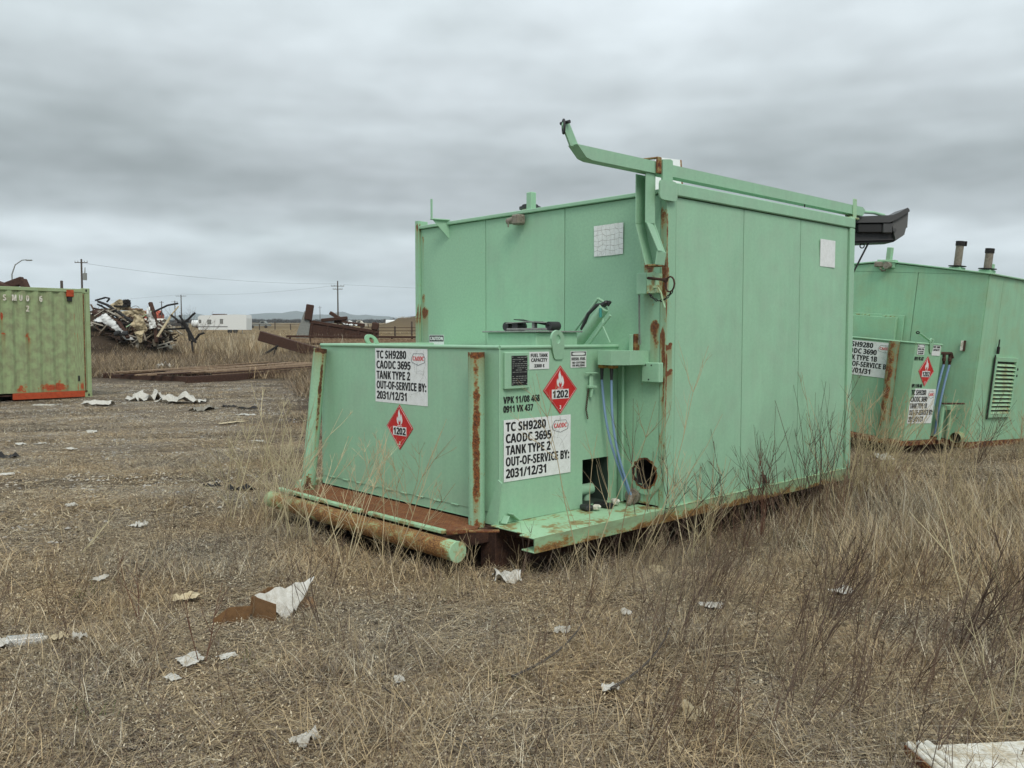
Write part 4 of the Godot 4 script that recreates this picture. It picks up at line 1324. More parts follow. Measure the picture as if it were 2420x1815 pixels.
	prism(st, [Vector2(-0.31, 0.12), Vector2(-0.18, 0.13), Vector2(-0.15, 0.105), Vector2(-0.25, 0.07), Vector2(-0.27, -0.05), Vector2(-0.31, -0.05)], Transform3D(Basis(), Vector3(0, 0, -0.05)), 0.05)
	done(st, F, "mount", M.char)

# ------------------------------------------------------------------ the second building, leaning, behind on the right
func far_building():
	var T = thing("skid_building", "leaning green skid building on the right with louvred vent and two stacks", "skid building", Vector3.ZERO, 0.0, "green skid buildings with fuel tanks")
	T.transform = Transform3D(Basis(Vector3(-0.59839, 0.08230, -0.79697), Vector3(0.08302, 0.99572, 0.04049), Vector3(0.79689, -0.04194, -0.60267)), Vector3(5.4057, 0.2823, -10.2456))
	var W2 = 2.60
	var HE = 2.0     # eaves
	var HP = 2.115   # ridge
	var D = 3.6
	var st
	# end wall in three sheets that follow the gable
	var js = [W2 - 0.01, 1.745, 0.86, 0.012]
	for i in 3:
		st = S()
		var xa = js[i] - GAP * 0.5
		var xb = js[i + 1] + GAP * 0.5
		panel(st, Vector3(xa, 0.01, 0), Vector3(-1, 0, 0), Vector3(0, 1, 0), xa - xb, HE - 0.02, 0.010, 70.0 + i, null, 0.006, 0.02)
		done(st, T, "wall_panel", M.green2)
	st = S()
	prism(st, [Vector2(-W2 * 0.5, 0.0), Vector2(W2 * 0.5, 0.0), Vector2(0.0, HP - HE)], Transform3D(BE, Vector3(W2 * 0.5, HE - 0.008, -0.003)), 0.02)
	done(st, T, "gable", M.green2)
	st = S()
	for sx in [0.0, W2]:
		var a = Vector3(sx + (-0.03 if sx == 0.0 else 0.03), HE + 0.0, D * 0.5 - 0.01)
		var b = Vector3(W2 * 0.5, HP + 0.012, D * 0.5 - 0.01)
		box(st, (a + b) * 0.5, Vector3(a.distance_to(b), 0.018, D + 0.04), 0.004, Basis(Vector3(b.x - a.x, b.y - a.y, 0).normalized(), Vector3(-(b.y - a.y), b.x - a.x, 0).normalized() * (1 if b.x > a.x else -1), Vector3(0, 0, 1)))
	done(st, T, "roof", M.green2)
	st = S()
	span(st, Vector3(1.17, HP - 0.075, -0.02), Vector3(1.42, HP + 0.03, 0.05), 0.005)
	done(st, T, "ridge_plate", M.green2)
	st = S()
	span(st, Vector3(1.255, HP + 0.02, 0.0), Vector3(1.318, HP + 0.19, 0.06), 0.005)
	done(st, T, "roof_post", M.green2)
	st = S()
	span(st, Vector3(1.33, 2.045, -0.09), Vector3(1.42, 2.115, -0.01), 0.012)
	tube(st, [Vector3(1.25, 2.07, -0.012), Vector3(1.25, 2.07, -0.085)], 0.045, 0.045, 12)
	tube(st, [Vector3(1.32, 2.03, -0.09), Vector3(1.32, 2.0, -0.05), Vector3(1.27, 2.01, -0.05)], 0.012, 0.012, 7)
	done(st, T, "wall_lamp", M.lampgrey)
	# side walls, floor, back
	st = S()
	panel(st, Vector3(0.004, 0.01, 0.012), Vector3(0, 0, 1), Vector3(0, 1, 0), 0.36, HE - 0.02, 0.006, 80.0, null, 0.005, 0.02)
	done(st, T, "wall_panel", M.green2)
	st = S()
	panel(st, Vector3(0.004, 0.01, 0.376), Vector3(0, 0, 1), Vector3(0, 1, 0), 1.62, HE - 0.02, 0.010, 81.0, null, 0.006, 0.02)
	done(st, T, "wall_panel", M.green2)
	st = S()
	panel(st, Vector3(0.004, 0.01, 2.0), Vector3(0, 0, 1), Vector3(0, 1, 0), D - 2.0, HE - 0.02, 0.010, 82.0, null, 0.006, 0.02)
	done(st, T, "wall_panel", M.green2)
	st = S()
	panel(st, Vector3(W2, 0.01, D), Vector3(0, 0, -1), Vector3(0, 1, 0), D - 0.01, HE - 0.02, 0.010, 83.0)
	done(st, T, "wall_panel", M.green2)
	st = S()
	panel(st, Vector3(0.0, 0.01, D), Vector3(1, 0, 0), Vector3(0, 1, 0), W2, HE - 0.02, 0.010, 84.0)
	done(st, T, "wall_panel", M.green2)
	st = S()
	for x in [0.35, W2 - 0.5]: span(st, Vector3(x, -0.55, -0.6), Vector3(x + 0.15, -0.075, D - 0.1), 0.006)
	done(st, T, "skid_runner", M.rust)
	st = S()
	span(st, Vector3(0.0, -0.075, 0.0), Vector3(W2, 0.008, D), 0.006)
	done(st, T, "skid_frame", M.rusty)
	# two capped stacks on the roof
	for q in [[0.46, 0.14, 0.30, true], [0.13, 0.20, 0.24, false]]:
		var y = HE + (HP - HE) * q[0] / (W2 * 0.5) * 0.7
		st = S()
		span(st, Vector3(q[0] - 0.07, y - 0.06, q[1] - 0.07), Vector3(q[0] + 0.07, y + 0.05, q[1] + 0.07), 0.005)
		done(st, T, "stack_base", M.green2)
		st = S()
		tube(st, [Vector3(q[0], y + 0.05, q[1]), Vector3(q[0], y + 0.05 + q[2], q[1])], 0.045, 0.045, 14)
		done(st, T, "exhaust_stack", M.lampgrey)
		st = S()
		tube(st, [Vector3(q[0], y + 0.06, q[1]), Vector3(q[0], y + 0.068, q[1])], 0.10, 0.10, 18)
		tube(st, [Vector3(q[0], y + 0.04 + q[2] - 0.03, q[1]), Vector3(q[0], y + 0.055 + q[2] + 0.01, q[1])], 0.052, 0.052, 14)
		if q[3]: box(st, Vector3(q[0] - 0.03, y + 0.05 + q[2] - 0.01, q[1] + 0.05), Vector3(0.05, 0.06, 0.02), 0.004)
		done(st, T, "stack_collar", M.char)
	st = S()
	span(st, Vector3(0.17, HE + 0.0, 0.42), Vector3(0.22, HE + 0.15, 0.47), 0.004)
	done(st, T, "roof_post", M.green2)
	# hinged access flap on the end wall
	st = S()
	span(st, Vector3(0.955, 1.13, -0.03), Vector3(1.66, 1.452, -0.012), 0.004)
	done(st, T, "flap_frame", M.green2)
	st = S()
	span(st, Vector3(1.03, 1.10, -0.075), Vector3(1.645, 1.418, -0.032), 0.006)
	var fl = done(st, T, "access_flap", M.green2)
	st = S()
	for x in [1.08, 1.13, 1.19, 1.42, 1.48, 1.56]: span(st, Vector3(x, 1.421, -0.062), Vector3(x + 0.04, 1.434, -0.03), 0.003)
	done(st, fl, "hinge", M.pale)
	# tank
	var x0 = 0.30
	var x1 = 2.3
	var za = -0.905
	var zb = -0.30
	var th = 1.13
	st = S()
	panel(st, Vector3(x1, 0.0, za), Vector3(-1, 0, 0), Vector3(0, 1, 0), x1 - x0, th, 0.003, 90.0, null, 0.006, 0.004)
	panel(st, Vector3(x0, 0.0, za), Vector3(0, 0, 1), Vector3(0, 1, 0), zb - za, th, 0.003, 91.0, null, 0.006, 0.004)
	quad(st, Vector3(x0, th, za), Vector3(x1, th, za), Vector3(x1, th, zb), Vector3(x0, th, zb), Vector3(0, 1, 0))
	quad(st, Vector3(x0, 0, zb), Vector3(x1, 0, zb), Vector3(x1, th, zb), Vector3(x0, th, zb), Vector3(0, 0, 1))
	quad(st, Vector3(x1, 0, za), Vector3(x1, 0, zb), Vector3(x1, th, zb), Vector3(x1, th, za), Vector3(1, 0, 0))
	quad(st, Vector3(x0, 0, za), Vector3(x1, 0, za), Vector3(x1, 0, zb), Vector3(x0, 0, zb), Vector3(0, -1, 0))
	var K = done(st, T, "fuel_tank", M.green2)
	st = S()
	for q in [[Vector3(x0, th, za), Vector3(x1, th, za)], [Vector3(x0, th, za), Vector3(x0, th, zb)]]: tube(st, [q[0], q[1]], 0.012, 0.012, 8)
	done(st, K, "top_lip", M.green2)
	var txt = [["TC SH9280", 0.58], ["CAODC 3690", 0.66], ["TANK TYPE 1B", 0.68], ["OUT-OF-SERVICE BY:", 0.945], ["2013/01/31", 0.585]]
	caodc_sticker(K, "tank_sticker", BE, Vector3(0.885, 0.893, za - 0.004), 0.69, 0.415, txt, [], 31, "white sticker on the front of the leaning building's tank")
	caodc_sticker(K, "tank_sticker", BS, Vector3(x0 - 0.004, 0.402, -0.60), 0.56, 0.415, txt, [Vector2(-0.28, -0.20), Vector2(0.27, -0.207), Vector2(0.28, 0.2), Vector2(-0.19, 0.207), Vector2(-0.2, 0.12), Vector2(-0.27, 0.05)], 37, "worn white sticker on the side of the leaning building's tank")
	placard(K, BS, Vector3(x0 - 0.0045, 0.81, -0.598), 0.354, "red diamond flammable placard 1202 on the leaning building's tank")
	notice(K, "fuel_notice", BS, Vector3(x0 - 0.004, 1.06, -0.775), 0.155, 0.118, [["DIESEL FUEL", 0.85, 0.17, 0.47], ["NO CUTTING", 0.75, 0.12, 0.70], ["OR WELDING", 0.75, 0.12, 0.87]], "small white DIESEL FUEL notice", "oval")
	notice(K, "capacity_notice", BS, Vector3(x0 - 0.004, 1.062, -0.43), 0.19, 0.128, [["FUEL TANK", 0.84, 0.19, 0.2], ["CAPACITY", 0.8, 0.19, 0.47]], "small white FUEL TANK CAPACITY notice")
	stencil(K, "0911 VK 437", BS, Vector3(x0 - 0.003, 0.955, -0.79), 0.2, 0.042)
	stencil(K, "VPK 11/08 468", BS, Vector3(x0 - 0.003, 0.64, -0.76), 0.23, 0.042)
	st = S()
	lug(st, Vector3(x0 - 0.012, 1.02, -0.56), Basis(Vector3(0, 0, 1), Vector3(-0.05, 1, -0.1).normalized(), Vector3(-1, -0.05, 0).normalized()), 0.18, 0.09)
	bar(st, Vector3(x0 - 0.01, 1.15, -0.57), Vector3(x0 + 0.06, 1.24, -0.72), 0.05, 0.012)
	done(st, K, "lifting_eye", M.green2)
	st = S()
	var ring = []
	for k in 11: ring.append(Vector3(x0 + 0.07, 1.25 + 0.012 * sin(TAU * k / 10), -0.755 + 0.035 * cos(TAU * k / 10)))
	tube(st, ring, 0.007, 0.007, 6, false)
	done(st, K, "lifting_ring", M.char)
	st = S()
	tube(st, [Vector3(0.52, -0.02, za - 0.06), Vector3(0.52, 1.13, za - 0.06)], 0.06, 0.06, 16)
	done(st, T, "guard_post", uv_mat(rust_tex(128, 512, 351, Color(0.47, 0.58, 0.46), [[0.02, 0.6, 0.12, 0.6, 0.35], [0.3, 0.6, 0.1, 0.6, 0.35], [0.98, 0.6, 0.1, 0.6, 0.3]], 0.22, 0.9), 0.85))
	st = S()
	span(st, Vector3(0.27, -0.06, za - 0.12), Vector3(2.4, -0.005, zb + 0.3), 0.006)
	done(st, T, "tank_deck", M.rusty)
	# taps and hoses between tank and wall
	st = S()
	tube(st, [Vector3(0.33, 1.03, -0.31), Vector3(0.30, 1.035, -0.05), Vector3(0.29, 0.98, -0.03)], 0.018, 0.018, 8)
	for z in [-0.2, -0.06]:
		tube(st, [Vector3(0.31, 1.03, z), Vector3(0.30, 0.9, z)], 0.022, 0.016, 8)
		box(st, Vector3(0.29, 0.96, z - 0.03), Vector3(0.03, 0.05, 0.05), 0.008)
	done(st, T, "tap_manifold", M.rust)
	for z in [-0.2, -0.06]:
		st = S()
		tube(st, arc(Vector3(0.30, 0.90, z), Vector3(0.34, 0.05, z - 0.06), Vector3(0, 0, -0.03), 8), 0.014, 0.014, 8)
		done(st, T, "fuel_hose", M.blue)
	st = S()
	tube(st, arc(Vector3(0.36, 0.95, -0.22), Vector3(0.38, 0.0, -0.25), Vector3(0, 0, 0), 4), 0.02, 0.02, 8)
	done(st, T, "drain_pipe", M.char)
	st = S()
	span(st, Vector3(0.22, 0.0, -0.235), Vector3(0.25, 0.42, -0.19), 0.004)
	span(st, Vector3(0.22, 0.0, -0.03), Vector3(0.25, 0.42, 0.012), 0.004)
	span(st, Vector3(0.22, 0.36, -0.19), Vector3(0.25, 0.42, -0.03), 0.004)
	done(st, T, "step_frame", M.green2)
	st = S()
	bar(st, Vector3(0.23, 0.44, -0.26), Vector3(0.08, 0.46, -0.03), 0.03, 0.02)
	done(st, T, "step_bar", M.rust)
	st = S()
	tube(st, [Vector3(0.10, 0.055, 0.0), Vector3(0.085, 0.05, -0.13)], 0.065, 0.062, 16, false)
	done(st, T, "pipe_collar", M.pale)
	st = S()
	tube(st, [Vector3(0.10, 0.055, 0.002), Vector3(0.092, 0.052, -0.06)], 0.058, 0.058, 14)
	done(st, T, "pipe_plug", M.black)
	st = S()
	span(st, Vector3(0.175, 1.08, -0.045), Vector3(0.21, 1.20, -0.012), 0.003)
	done(st, T, "door_stop", M.dirtywhite)
	st = S()
	span(st, Vector3(0.162, 1.075, -0.05), Vector3(0.174, 1.205, -0.012), 0.003)
	done(st, T, "stop_edge", M.rust)
	# louvred vent in the side wall: frame, dark recess, thirteen slats
	st = S()
	span(st, Vector3(-0.035, 0.30, 0.385), Vector3(0.0, 1.04, 0.42), 0.004)
	span(st, Vector3(-0.035, 0.30, 0.93), Vector3(0.0, 1.04, 0.97), 0.004)
	span(st, Vector3(-0.035, 0.985, 0.42), Vector3(0.0, 1.04, 0.93), 0.004)
	span(st, Vector3(-0.035, 0.30, 0.42), Vector3(0.0, 0.345, 0.93), 0.004)
	var V = done(st, T, "vent_frame", M.green2)
	V.set_meta("label", "louvred vent in the side wall")
	st = S()
	span(st, Vector3(-0.007, 0.345, 0.42), Vector3(-0.003, 0.985, 0.93), 0.0005)
	done(st, V, "vent_back", M.char)
	for k in 13:
		st = S()
		box(st, Vector3(-0.022, 0.362 + k * 0.0485, 0.675), Vector3(0.506, 0.042, 0.004), 0.001, Basis(Vector3(0, 0, 1), Vector3(0.75, 0.66, 0).normalized(), Vector3(-0.66, 0.75, 0).normalized()))
		done(st, V, "slat", M.pale)
	st = S()
	for z in [0.378, 0.362]: bar(st, Vector3(-0.02, 0.28, z), Vector3(-0.02, 1.06, z), 0.008, 0.01)
	done(st, V, "vent_bar", M.char)
	st = S()
	box(st, Vector3(-0.03, 1.12, 0.40), Vector3(0.03, 0.09, 0.03), 0.006)
	tube(st, [Vector3(-0.03, 1.16, 0.40), Vector3(-0.03, 1.25, 0.40)], 0.008, 0.008, 6)
	for y in [0.9, 0.82]: box(st, Vector3(-0.03, y, 0.985), Vector3(0.02, 0.03, 0.02), 0.004)
	done(st, V, "vent_latch", M.char)
	return T

# ------------------------------------------------------------------ shipping container
func container():
	var T = thing("shipping_container", "faded green corrugated shipping container with orange primer showing at the bottom", "container", Vector3(-10.12, H(-10.4, -20.5) + 0.02, -20.87), deg_to_rad(45.8))
	var LN = 6.06
	var HT = 2.61
	var WD = 2.44
	var C = Color(0.575, 0.645, 0.475)
	var cm = tri_mat(ramp_tex(512, 401, 0.006, 0.05, 0.35, [0.0, 0.3, 0.55, 1.0], [Color(0.53, 0.55, 0.41), Color(0.56, 0.615, 0.45), Color(0.575, 0.65, 0.49), Color(0.61, 0.68, 0.53)]), 0.6, 0.8)
	var tex = rust_tex(640, 640, 403, C, [[0.23, 0.965, 0.10, 0.06, 0.55], [0.55, 0.955, 0.22, 0.05, 0.6], [0.64, 0.93, 0.06, 0.07, 0.4], [0.30, 0.44, 0.05, 0.05, 0.35], [0.32, 0.50, 0.03, 0.06, 0.35], [0.04, 0.42, 0.04, 0.015, 0.5], [0.03, 0.255, 0.02, 0.05, 0.9], [0.9, 0.9, 0.12, 0.09, 0.3]], 0.06, 0.65, Color(0.50, 0.20, 0.11), Color(0.74, 0.34, 0.19))
	var st = S()
	# corrugated side: trapezoid folds, drawn sheet by sheet
	var y0 = 0.17
	var y1 = HT - 0.10
	var x = -LN + 0.13
	var per = 0.278
	var prof = [[0.0, 0.0], [0.072, 0.0], [0.14, -0.036], [0.212, -0.036], [per, 0.0]]
	while x + per < -0.11:
		for k in 4:
			var a = Vector3(x + prof[k][0], 0, prof[k][1] - 0.012)
			var b = Vector3(x + prof[k + 1][0], 0, prof[k + 1][1] - 0.012)
			var n = Vector3(-(b.z - a.z), 0, b.x - a.x).normalized()
			var ua = fposmod(a.x / 1.95, 1.0)
			var ub = ua + (b.x - a.x) / 1.95
			quad_uv(st, a + Vector3(0, y0, 0), b + Vector3(0, y0, 0), b + Vector3(0, y1, 0), a + Vector3(0, y1, 0), n, Rect2(ua, 0, ub - ua, 1))
		x += per
	span(st, Vector3(x, y0, -0.03), Vector3(-0.105, y1, -0.012), 0.002)
	done(st, T, "side_wall", uv_mat(tex, 0.8))
	st = S()
	span(st, Vector3(-LN + 0.1, HT - 0.10, -0.06), Vector3(-0.16, HT - 0.02, 0.0), 0.006)
	done(st, T, "top_rail", cm)
	st = S()
	span(st, Vector3(-LN + 0.1, 0.02, -0.06), Vector3(-2.05, 0.165, -0.008), 0.006)
	span(st, Vector3(-1.72, 0.02, -0.06), Vector3(-0.16, 0.165, -0.008), 0.006)
	done(st, T, "bottom_rail", M.orange)
	for q in [-LN, 0.0]:
		for z in [0.0, -WD]:
			var sx = 1.0 if q < 0 else -1.0
			var sz = -1.0 if z == 0.0 else 1.0
			st = S()
			span(st, Vector3(q, 0.12, z), Vector3(q + sx * 0.10, HT - 0.118, z + sz * 0.10), 0.006)
			done(st, T, "corner_column", cm)
			for y in [0.0, HT - 0.118]:
				st = S()
				span(st, Vector3(q - sx * 0.004, y, z - sz * 0.004), Vector3(q + sx * 0.162, y + 0.118, z + sz * 0.162), 0.01)
				var cc = done(st, T, "corner_casting", cm)
				st = S()
				span(st, Vector3(q + sx * 0.055, y + 0.03, z - sz * 0.0045), Vector3(q + sx * 0.10, y + 0.095, z + sz * 0.02), 0.004)
				done(st, cc, "casting_hole", M.black)
	st = S()
	tube(st, [Vector3(-0.145, 0.13, -0.006), Vector3(-0.145, HT - 0.13, -0.006)], 0.012, 0.012, 6)
	done(st, T, "seam_weld", M.rusty)
	st = S()
	span(st, Vector3(-LN + 0.02, HT - 0.05, -WD + 0.02), Vector3(-0.02, HT - 0.022, -0.065), 0.004)
	done(st, T, "roof", cm)
	st = S()
	span(st, Vector3(-LN + 0.1, 0.12, -WD + 0.01), Vector3(-0.1, HT - 0.11, -WD + 0.04), 0.004)
	done(st, T, "side_wall", cm)
	for q in [[-LN + 0.02, -LN + 0.05], [-0.05, -0.02]]:
		st = S()
		span(st, Vector3(q[0], 0.12, -WD + 0.1), Vector3(q[1], HT - 0.11, -0.1), 0.004)
		done(st, T, "end_wall", cm)
	st = S()
	span(st, Vector3(-LN + 0.1, 0.10, -WD + 0.06), Vector3(-0.1, 0.13, -0.07), 0.004)
	done(st, T, "floor", M.rust)
	st = S()
	span(st, Vector3(-0.52, 2.40, -0.05), Vector3(-0.36, 2.56, 0.012), 0.006)
	done(st, T, "vent_cover", M.orange).set_meta("label", "bright orange vent cover near the top corner")
	st = S()
	span(st, Vector3(-0.50, 2.29, -0.05), Vector3(-0.40, 2.395, 0.004), 0.004)
	done(st, T, "vent_slot", M.black)
	st = S()
	span(st, Vector3(-0.31, 0.40, -0.05), Vector3(-0.27, 0.53, 0.002), 0.004)
	done(st, T, "tie_slot", M.black)
	st = S()
	for q in [["S", -1.83, 2.34], ["M", -1.635, 2.34], ["U", -1.50, 2.34], ["0", -1.36, 2.335], ["6", -1.08, 2.33], ["2", -1.365, 2.10]]:
		text_on(st, q[0], Transform3D(Basis(), Vector3(q[1], q[2], 0.002)), 0.085 if q[0] == "M" else 0.06, 0.135, font_bold, 0.004)
	done(st, T, "painted_code", M.dirtywhite).set_meta("label", "worn white painted code letters")

# ------------------------------------------------------------------ things in the middle distance
func scrap(called, label, pts: Array, w, t, m, group = ""):
	# a bent bar or board, one thing
	var st = S()
	for i in pts.size() - 1: bar(st, pts[i], pts[i + 1], w, t, minf(w, t) * 0.15)
	var o = done(st, self, called, m)
	tag(o, label, "scrap", group)
	return o

func bent_sheet(called, label, poly: Array, z: float, m, sd: int, group = ""):
	# a buckled metal sheet standing in the heap: the outline is filled with a wavy surface of real thickness
	var lo = poly[0]
	var hi = poly[0]
	for p in poly:
		lo = lo.min(p); hi = hi.max(p)
	var st = S()
	var n = 36
	var pv = PackedVector2Array(poly)
	var P = func(i, j, back):
		var q = Vector2(lerpf(lo.x, hi.x, float(i) / n), lerpf(lo.y, hi.y, float(j) / n))
		var dz = 0.45 * n_mid.get_noise_2d(q.x * 14.0 + sd * 17.0, q.y * 14.0) + 0.3 * (q.y - lo.y)
		return Vector3(q.x, q.y, z + dz - (0.02 if back else 0.0))
	for j in n:
		for i in n:
			var c = Vector2(lerpf(lo.x, hi.x, (i + 0.5) / n), lerpf(lo.y, hi.y, (j + 0.5) / n))
			if not Geometry2D.is_point_in_polygon(c, pv): continue
			for b in [false, true]:
				for v in [[i, j], [i + 1, j], [i + 1, j + 1], [i, j], [i + 1, j + 1], [i, j + 1]]: st.add_vertex(P.call(v[0], v[1], b))
	st.generate_normals()
	var o = done(st, self, called, m)
	tag(o, label, "scrap", group)
	return o

func heap():
	var g = "debris on the rubble heap"
	var O = Vector3(-22.2, 0, -45.6)
	var V = func(x, y, z): return O + Vector3(x, y, z)
	bent_sheet("metal_sheet", "large bent white metal sheet sliding down the rubble heap", [Vector2(-21.6, 2.34), Vector2(-20.75, 2.72), Vector2(-19.55, 1.35), Vector2(-19.9, 1.35), Vector2(-20.35, 1.85), Vector2(-20.95, 2.25)], -44.9, M.white, 3, g)
	bent_sheet("metal_sheet", "crumpled tan sheet hanging below the white sheet on the heap", [Vector2(-19.45, 2.1), Vector2(-19.2, 2.65), Vector2(-18.8, 2.55), Vector2(-18.6, 1.9), Vector2(-19.0, 1.6)], -44.6, M.cream, 5, g)
	bent_sheet("metal_sheet", "torn tan sheet hanging low at the foot of the heap", [Vector2(-19.2, 1.75), Vector2(-18.7, 1.85), Vector2(-18.85, 1.25), Vector2(-19.0, 1.2)], -44.3, M.cream, 6, g)
	bent_sheet("metal_sheet", "buckled cream sheet on top of the heap", [Vector2(-21.3, 3.2), Vector2(-20.8, 3.5), Vector2(-20.4, 3.35), Vector2(-20.2, 2.9), Vector2(-21.2, 2.9)], -46.3, M.cream, 7, g)
	bent_sheet("metal_sheet", "flattened cream sheet below the dark beams on the heap", [Vector2(-22.0, 3.0), Vector2(-21.2, 3.05), Vector2(-20.9, 2.6), Vector2(-21.9, 2.7)], -46.6, M.cream, 8, g)
	bent_sheet("metal_sheet", "pale folded sheet in the middle of the heap", [Vector2(-20.5, 2.85), Vector2(-19.5, 2.95), Vector2(-19.2, 2.6), Vector2(-20.4, 2.55)], -46.0, M.cream, 9, g)
	scrap("steel_beam", "long dark steel beam lying across the heap", [V.call(0.15, 3.38, -0.8), V.call(0.75, 3.2, -0.5), V.call(2.55, 2.3, 0.6)], 0.16, 0.10, M.char, g)
	scrap("steel_beam", "thinner dark beam beside the long one on the heap", [V.call(0.05, 3.25, -0.9), V.call(1.3, 2.75, -0.2), V.call(1.9, 2.45, 0.1)], 0.08, 0.08, M.char, g)
	scrap("steel_beam", "short dark beam with a bent end at the heap's left top", [V.call(-0.1, 3.45, -1.0), V.call(0.5, 3.6, -0.9), V.call(0.72, 3.55, -0.9), V.call(0.6, 3.35, -0.8)], 0.10, 0.08, M.char, g)
	scrap("steel_beam", "rusty broad girder under the white sheet", [V.call(0.0, 2.85, -0.6), V.call(1.1, 2.35, 0.1)], 0.26, 0.22, M.rust, g)
	scrap("steel_beam", "dark girder behind the white sheet's foot", [V.call(1.7, 2.3, 0.3), V.call(2.5, 1.45, 1.0)], 0.18, 0.14, M.rust, g)
	scrap("timber", "pale green board leaning in the heap", [V.call(2.35, 2.0, 0.9), V.call(3.4, 2.85, 0.2)], 0.10, 0.04, M.pale, g)
	scrap("timber", "short pale board over the white sheet", [V.call(1.75, 2.48, 0.4), V.call(2.4, 2.62, 0.2)], 0.09, 0.04, M.rust_wood, g)
	for q in [[0.9, 3.15, 1.9, 3.1, "upper"], [1.2, 3.0, 2.7, 2.95, "middle"], [1.9, 2.85, 3.1, 2.55, "lower"], [2.4, 2.55, 3.0, 2.2, "right"], [2.2, 3.0, 3.15, 2.7, "slanting"]]:
		scrap("timber", q[4] + " weathered brown timber among the heap's sheets", [V.call(q[0], q[1], -0.7), V.call(q[2], q[3], -0.3)], 0.14, 0.09, M.rust_wood if q[4] != "upper" else M.char, g)
	var st = S()
	for k in 9: box(st, Vector3(cos(k * 2.1) * 0.10, sin(k * 1.3) * 0.12, sin(k * 2.1) * 0.1), Vector3(0.2, 0.14, 0.16), 0.02, Basis(Vector3(0.3, 1, 0.2).normalized(), k * 0.8))
	tag(done(st, self, "engine_block", M.char, V.call(1.8, 3.28, -0.5)), "dark lumpy machine part on top of the heap", "scrap", g)
	st = S()
	for k in 8: box(st, Vector3(k * 0.06 - 0.2, 0.04 * (k % 3), 0.1 * sin(k * 1.0)), Vector3(0.28, 0.18, 0.3), 0.03, Basis(Vector3.UP, k * 0.5))
	tag(done(st, self, "plastic_tub", M.dark, V.call(2.1, 1.65, 0.9)), "dark grey crushed tub at the foot of the white sheet", "scrap", g)
	var r = RandomNumberGenerator.new(); r.seed = 44
	var names = ["looped", "arched", "curling", "straight", "long low"]
	for k in 5:
		st = S()
		var a = V.call(0.8 + k * 0.5, 3.1 - 0.1 * k, -0.6)
		tube(st, arc(a, a + Vector3(r.randf_range(0.5, 0.9), r.randf_range(-0.35, 0.1), 0.0), Vector3(0.1, r.randf_range(0.1, 0.3), 0), 10), 0.012, 0.012, 5)
		tag(done(st, self, "loose_wire", M.rust), names[k] + " thin rusty wire sticking up from the heap", "wire", g)
	# standing wreckage right of the heap
	scrap("burnt_post", "burnt leaning post with a broken head right of the heap", [V.call(3.25, 3.3, 0.0), V.call(3.55, 2.6, 0.2), V.call(3.75, 1.2, 0.5)], 0.2, 0.16, M.rust, g)
	bent_sheet("metal_sheet", "narrow white torn strip on the burnt post", [Vector2(-18.85, 3.0), Vector2(-18.65, 3.05), Vector2(-18.4, 2.0), Vector2(-18.75, 1.9)], -45.2, M.white, 12, g)
	scrap("steel_pipe", "dark bent pipe reaching up to the right of the burnt post", [V.call(3.5, 2.8, 0.2), V.call(4.2, 3.15, 0.1), V.call(4.75, 3.25, 0.1)], 0.09, 0.09, M.char, g)
	scrap("tan_plank", "broad tan plank leaning upright right of the heap", [V.call(3.95, 1.5, 0.9), V.call(4.55, 2.7, 0.4), V.call(4.85, 3.1, 0.3)], 0.24, 0.06, M.cream, g)
	scrap("steel_beam", "low dark rail behind the tan plank", [V.call(3.6, 1.85, 0.4), V.call(5.2, 1.95, 0.3)], 0.08, 0.10, M.char, g)
	st = S()
	for q in [[4.55, 2.65, 5.15, 2.2], [5.0, 2.62, 5.45, 1.95], [5.1, 2.1, 5.85, 2.75], [4.9, 2.25, 5.5, 2.3], [5.15, 2.25, 5.75, 1.25], [5.3, 2.2, 5.85, 1.2], [5.45, 1.7, 5.55, 1.3], [5.75, 1.3, 6.05, 1.65], [5.95, 1.62, 6.3, 1.7], [5.6, 1.3, 5.7, 0.7]]:
		bar(st, V.call(q[0], q[1], 0.6), V.call(q[2], q[3], 0.7), 0.09, 0.09, 0.01)
	tag(done(st, self, "bent_frame", M.char), "charred black steel frame standing on one leg right of the heap", "scrap", g)
	# tangled small stuff that fills the heap
	st = S()
	r.seed = 46
	for k in 340:
		var x = r.randf_range(0.0, 4.1)
		var top = 3.2 - 0.28 * x
		var p = V.call(x, r.randf_range(maxf(1.0, top - 1.7), top), r.randf_range(-1.2, 0.4))
		var d = Vector3(r.randf_range(-1, 1), r.randf_range(-0.6, 0.6), r.randf_range(-0.4, 0.4)).normalized() * r.randf_range(0.15, 0.5)
		var col = [Color(0.05, 0.042, 0.036), Color(0.13, 0.09, 0.065), Color(0.30, 0.26, 0.20), Color(0.48, 0.45, 0.38), Color(0.10, 0.07, 0.055)][r.randi_range(0, 4)]
		var f = frame_at(d)
		var w = r.randf_range(0.02, 0.10)
		var h = r.randf_range(0.01, 0.04)
		for q in [[f.x * w, f.y * h], [f.y * h, f.x * w]]:
			for sg in [-1.0, 1.0]:
				var o = q[1] * sg
				var nn = q[1].normalized() * sg
				var vv = [p - d - q[0] + o, p + d - q[0] + o, p + d + q[0] + o, p - d - q[0] + o, p + d + q[0] + o, p - d + q[0] + o]
				if (vv[1] - vv[0]).cross(vv[2] - vv[0]).dot(nn) > 0.0: vv.reverse()
				for v in vv:
					st.set_color(col); st.set_normal(nn); st.add_vertex(v)
	tag(done(st, self, "heap_rubble", M.veg), "tangle of broken boards and scrap filling the heap", "", "", "stuff")
	# bare saplings behind
	var shrub = twig_plant(Vector3(-19.6, H(-19.6, -52.0), -52.0), 3.6, 16, Color(0.20, 0.16, 0.13), Vector3(0.02, 0, 0), 71, 0.012, 0.9)
	tag(shrub, "bare leafless sapling clump behind the burnt post", "shrub")
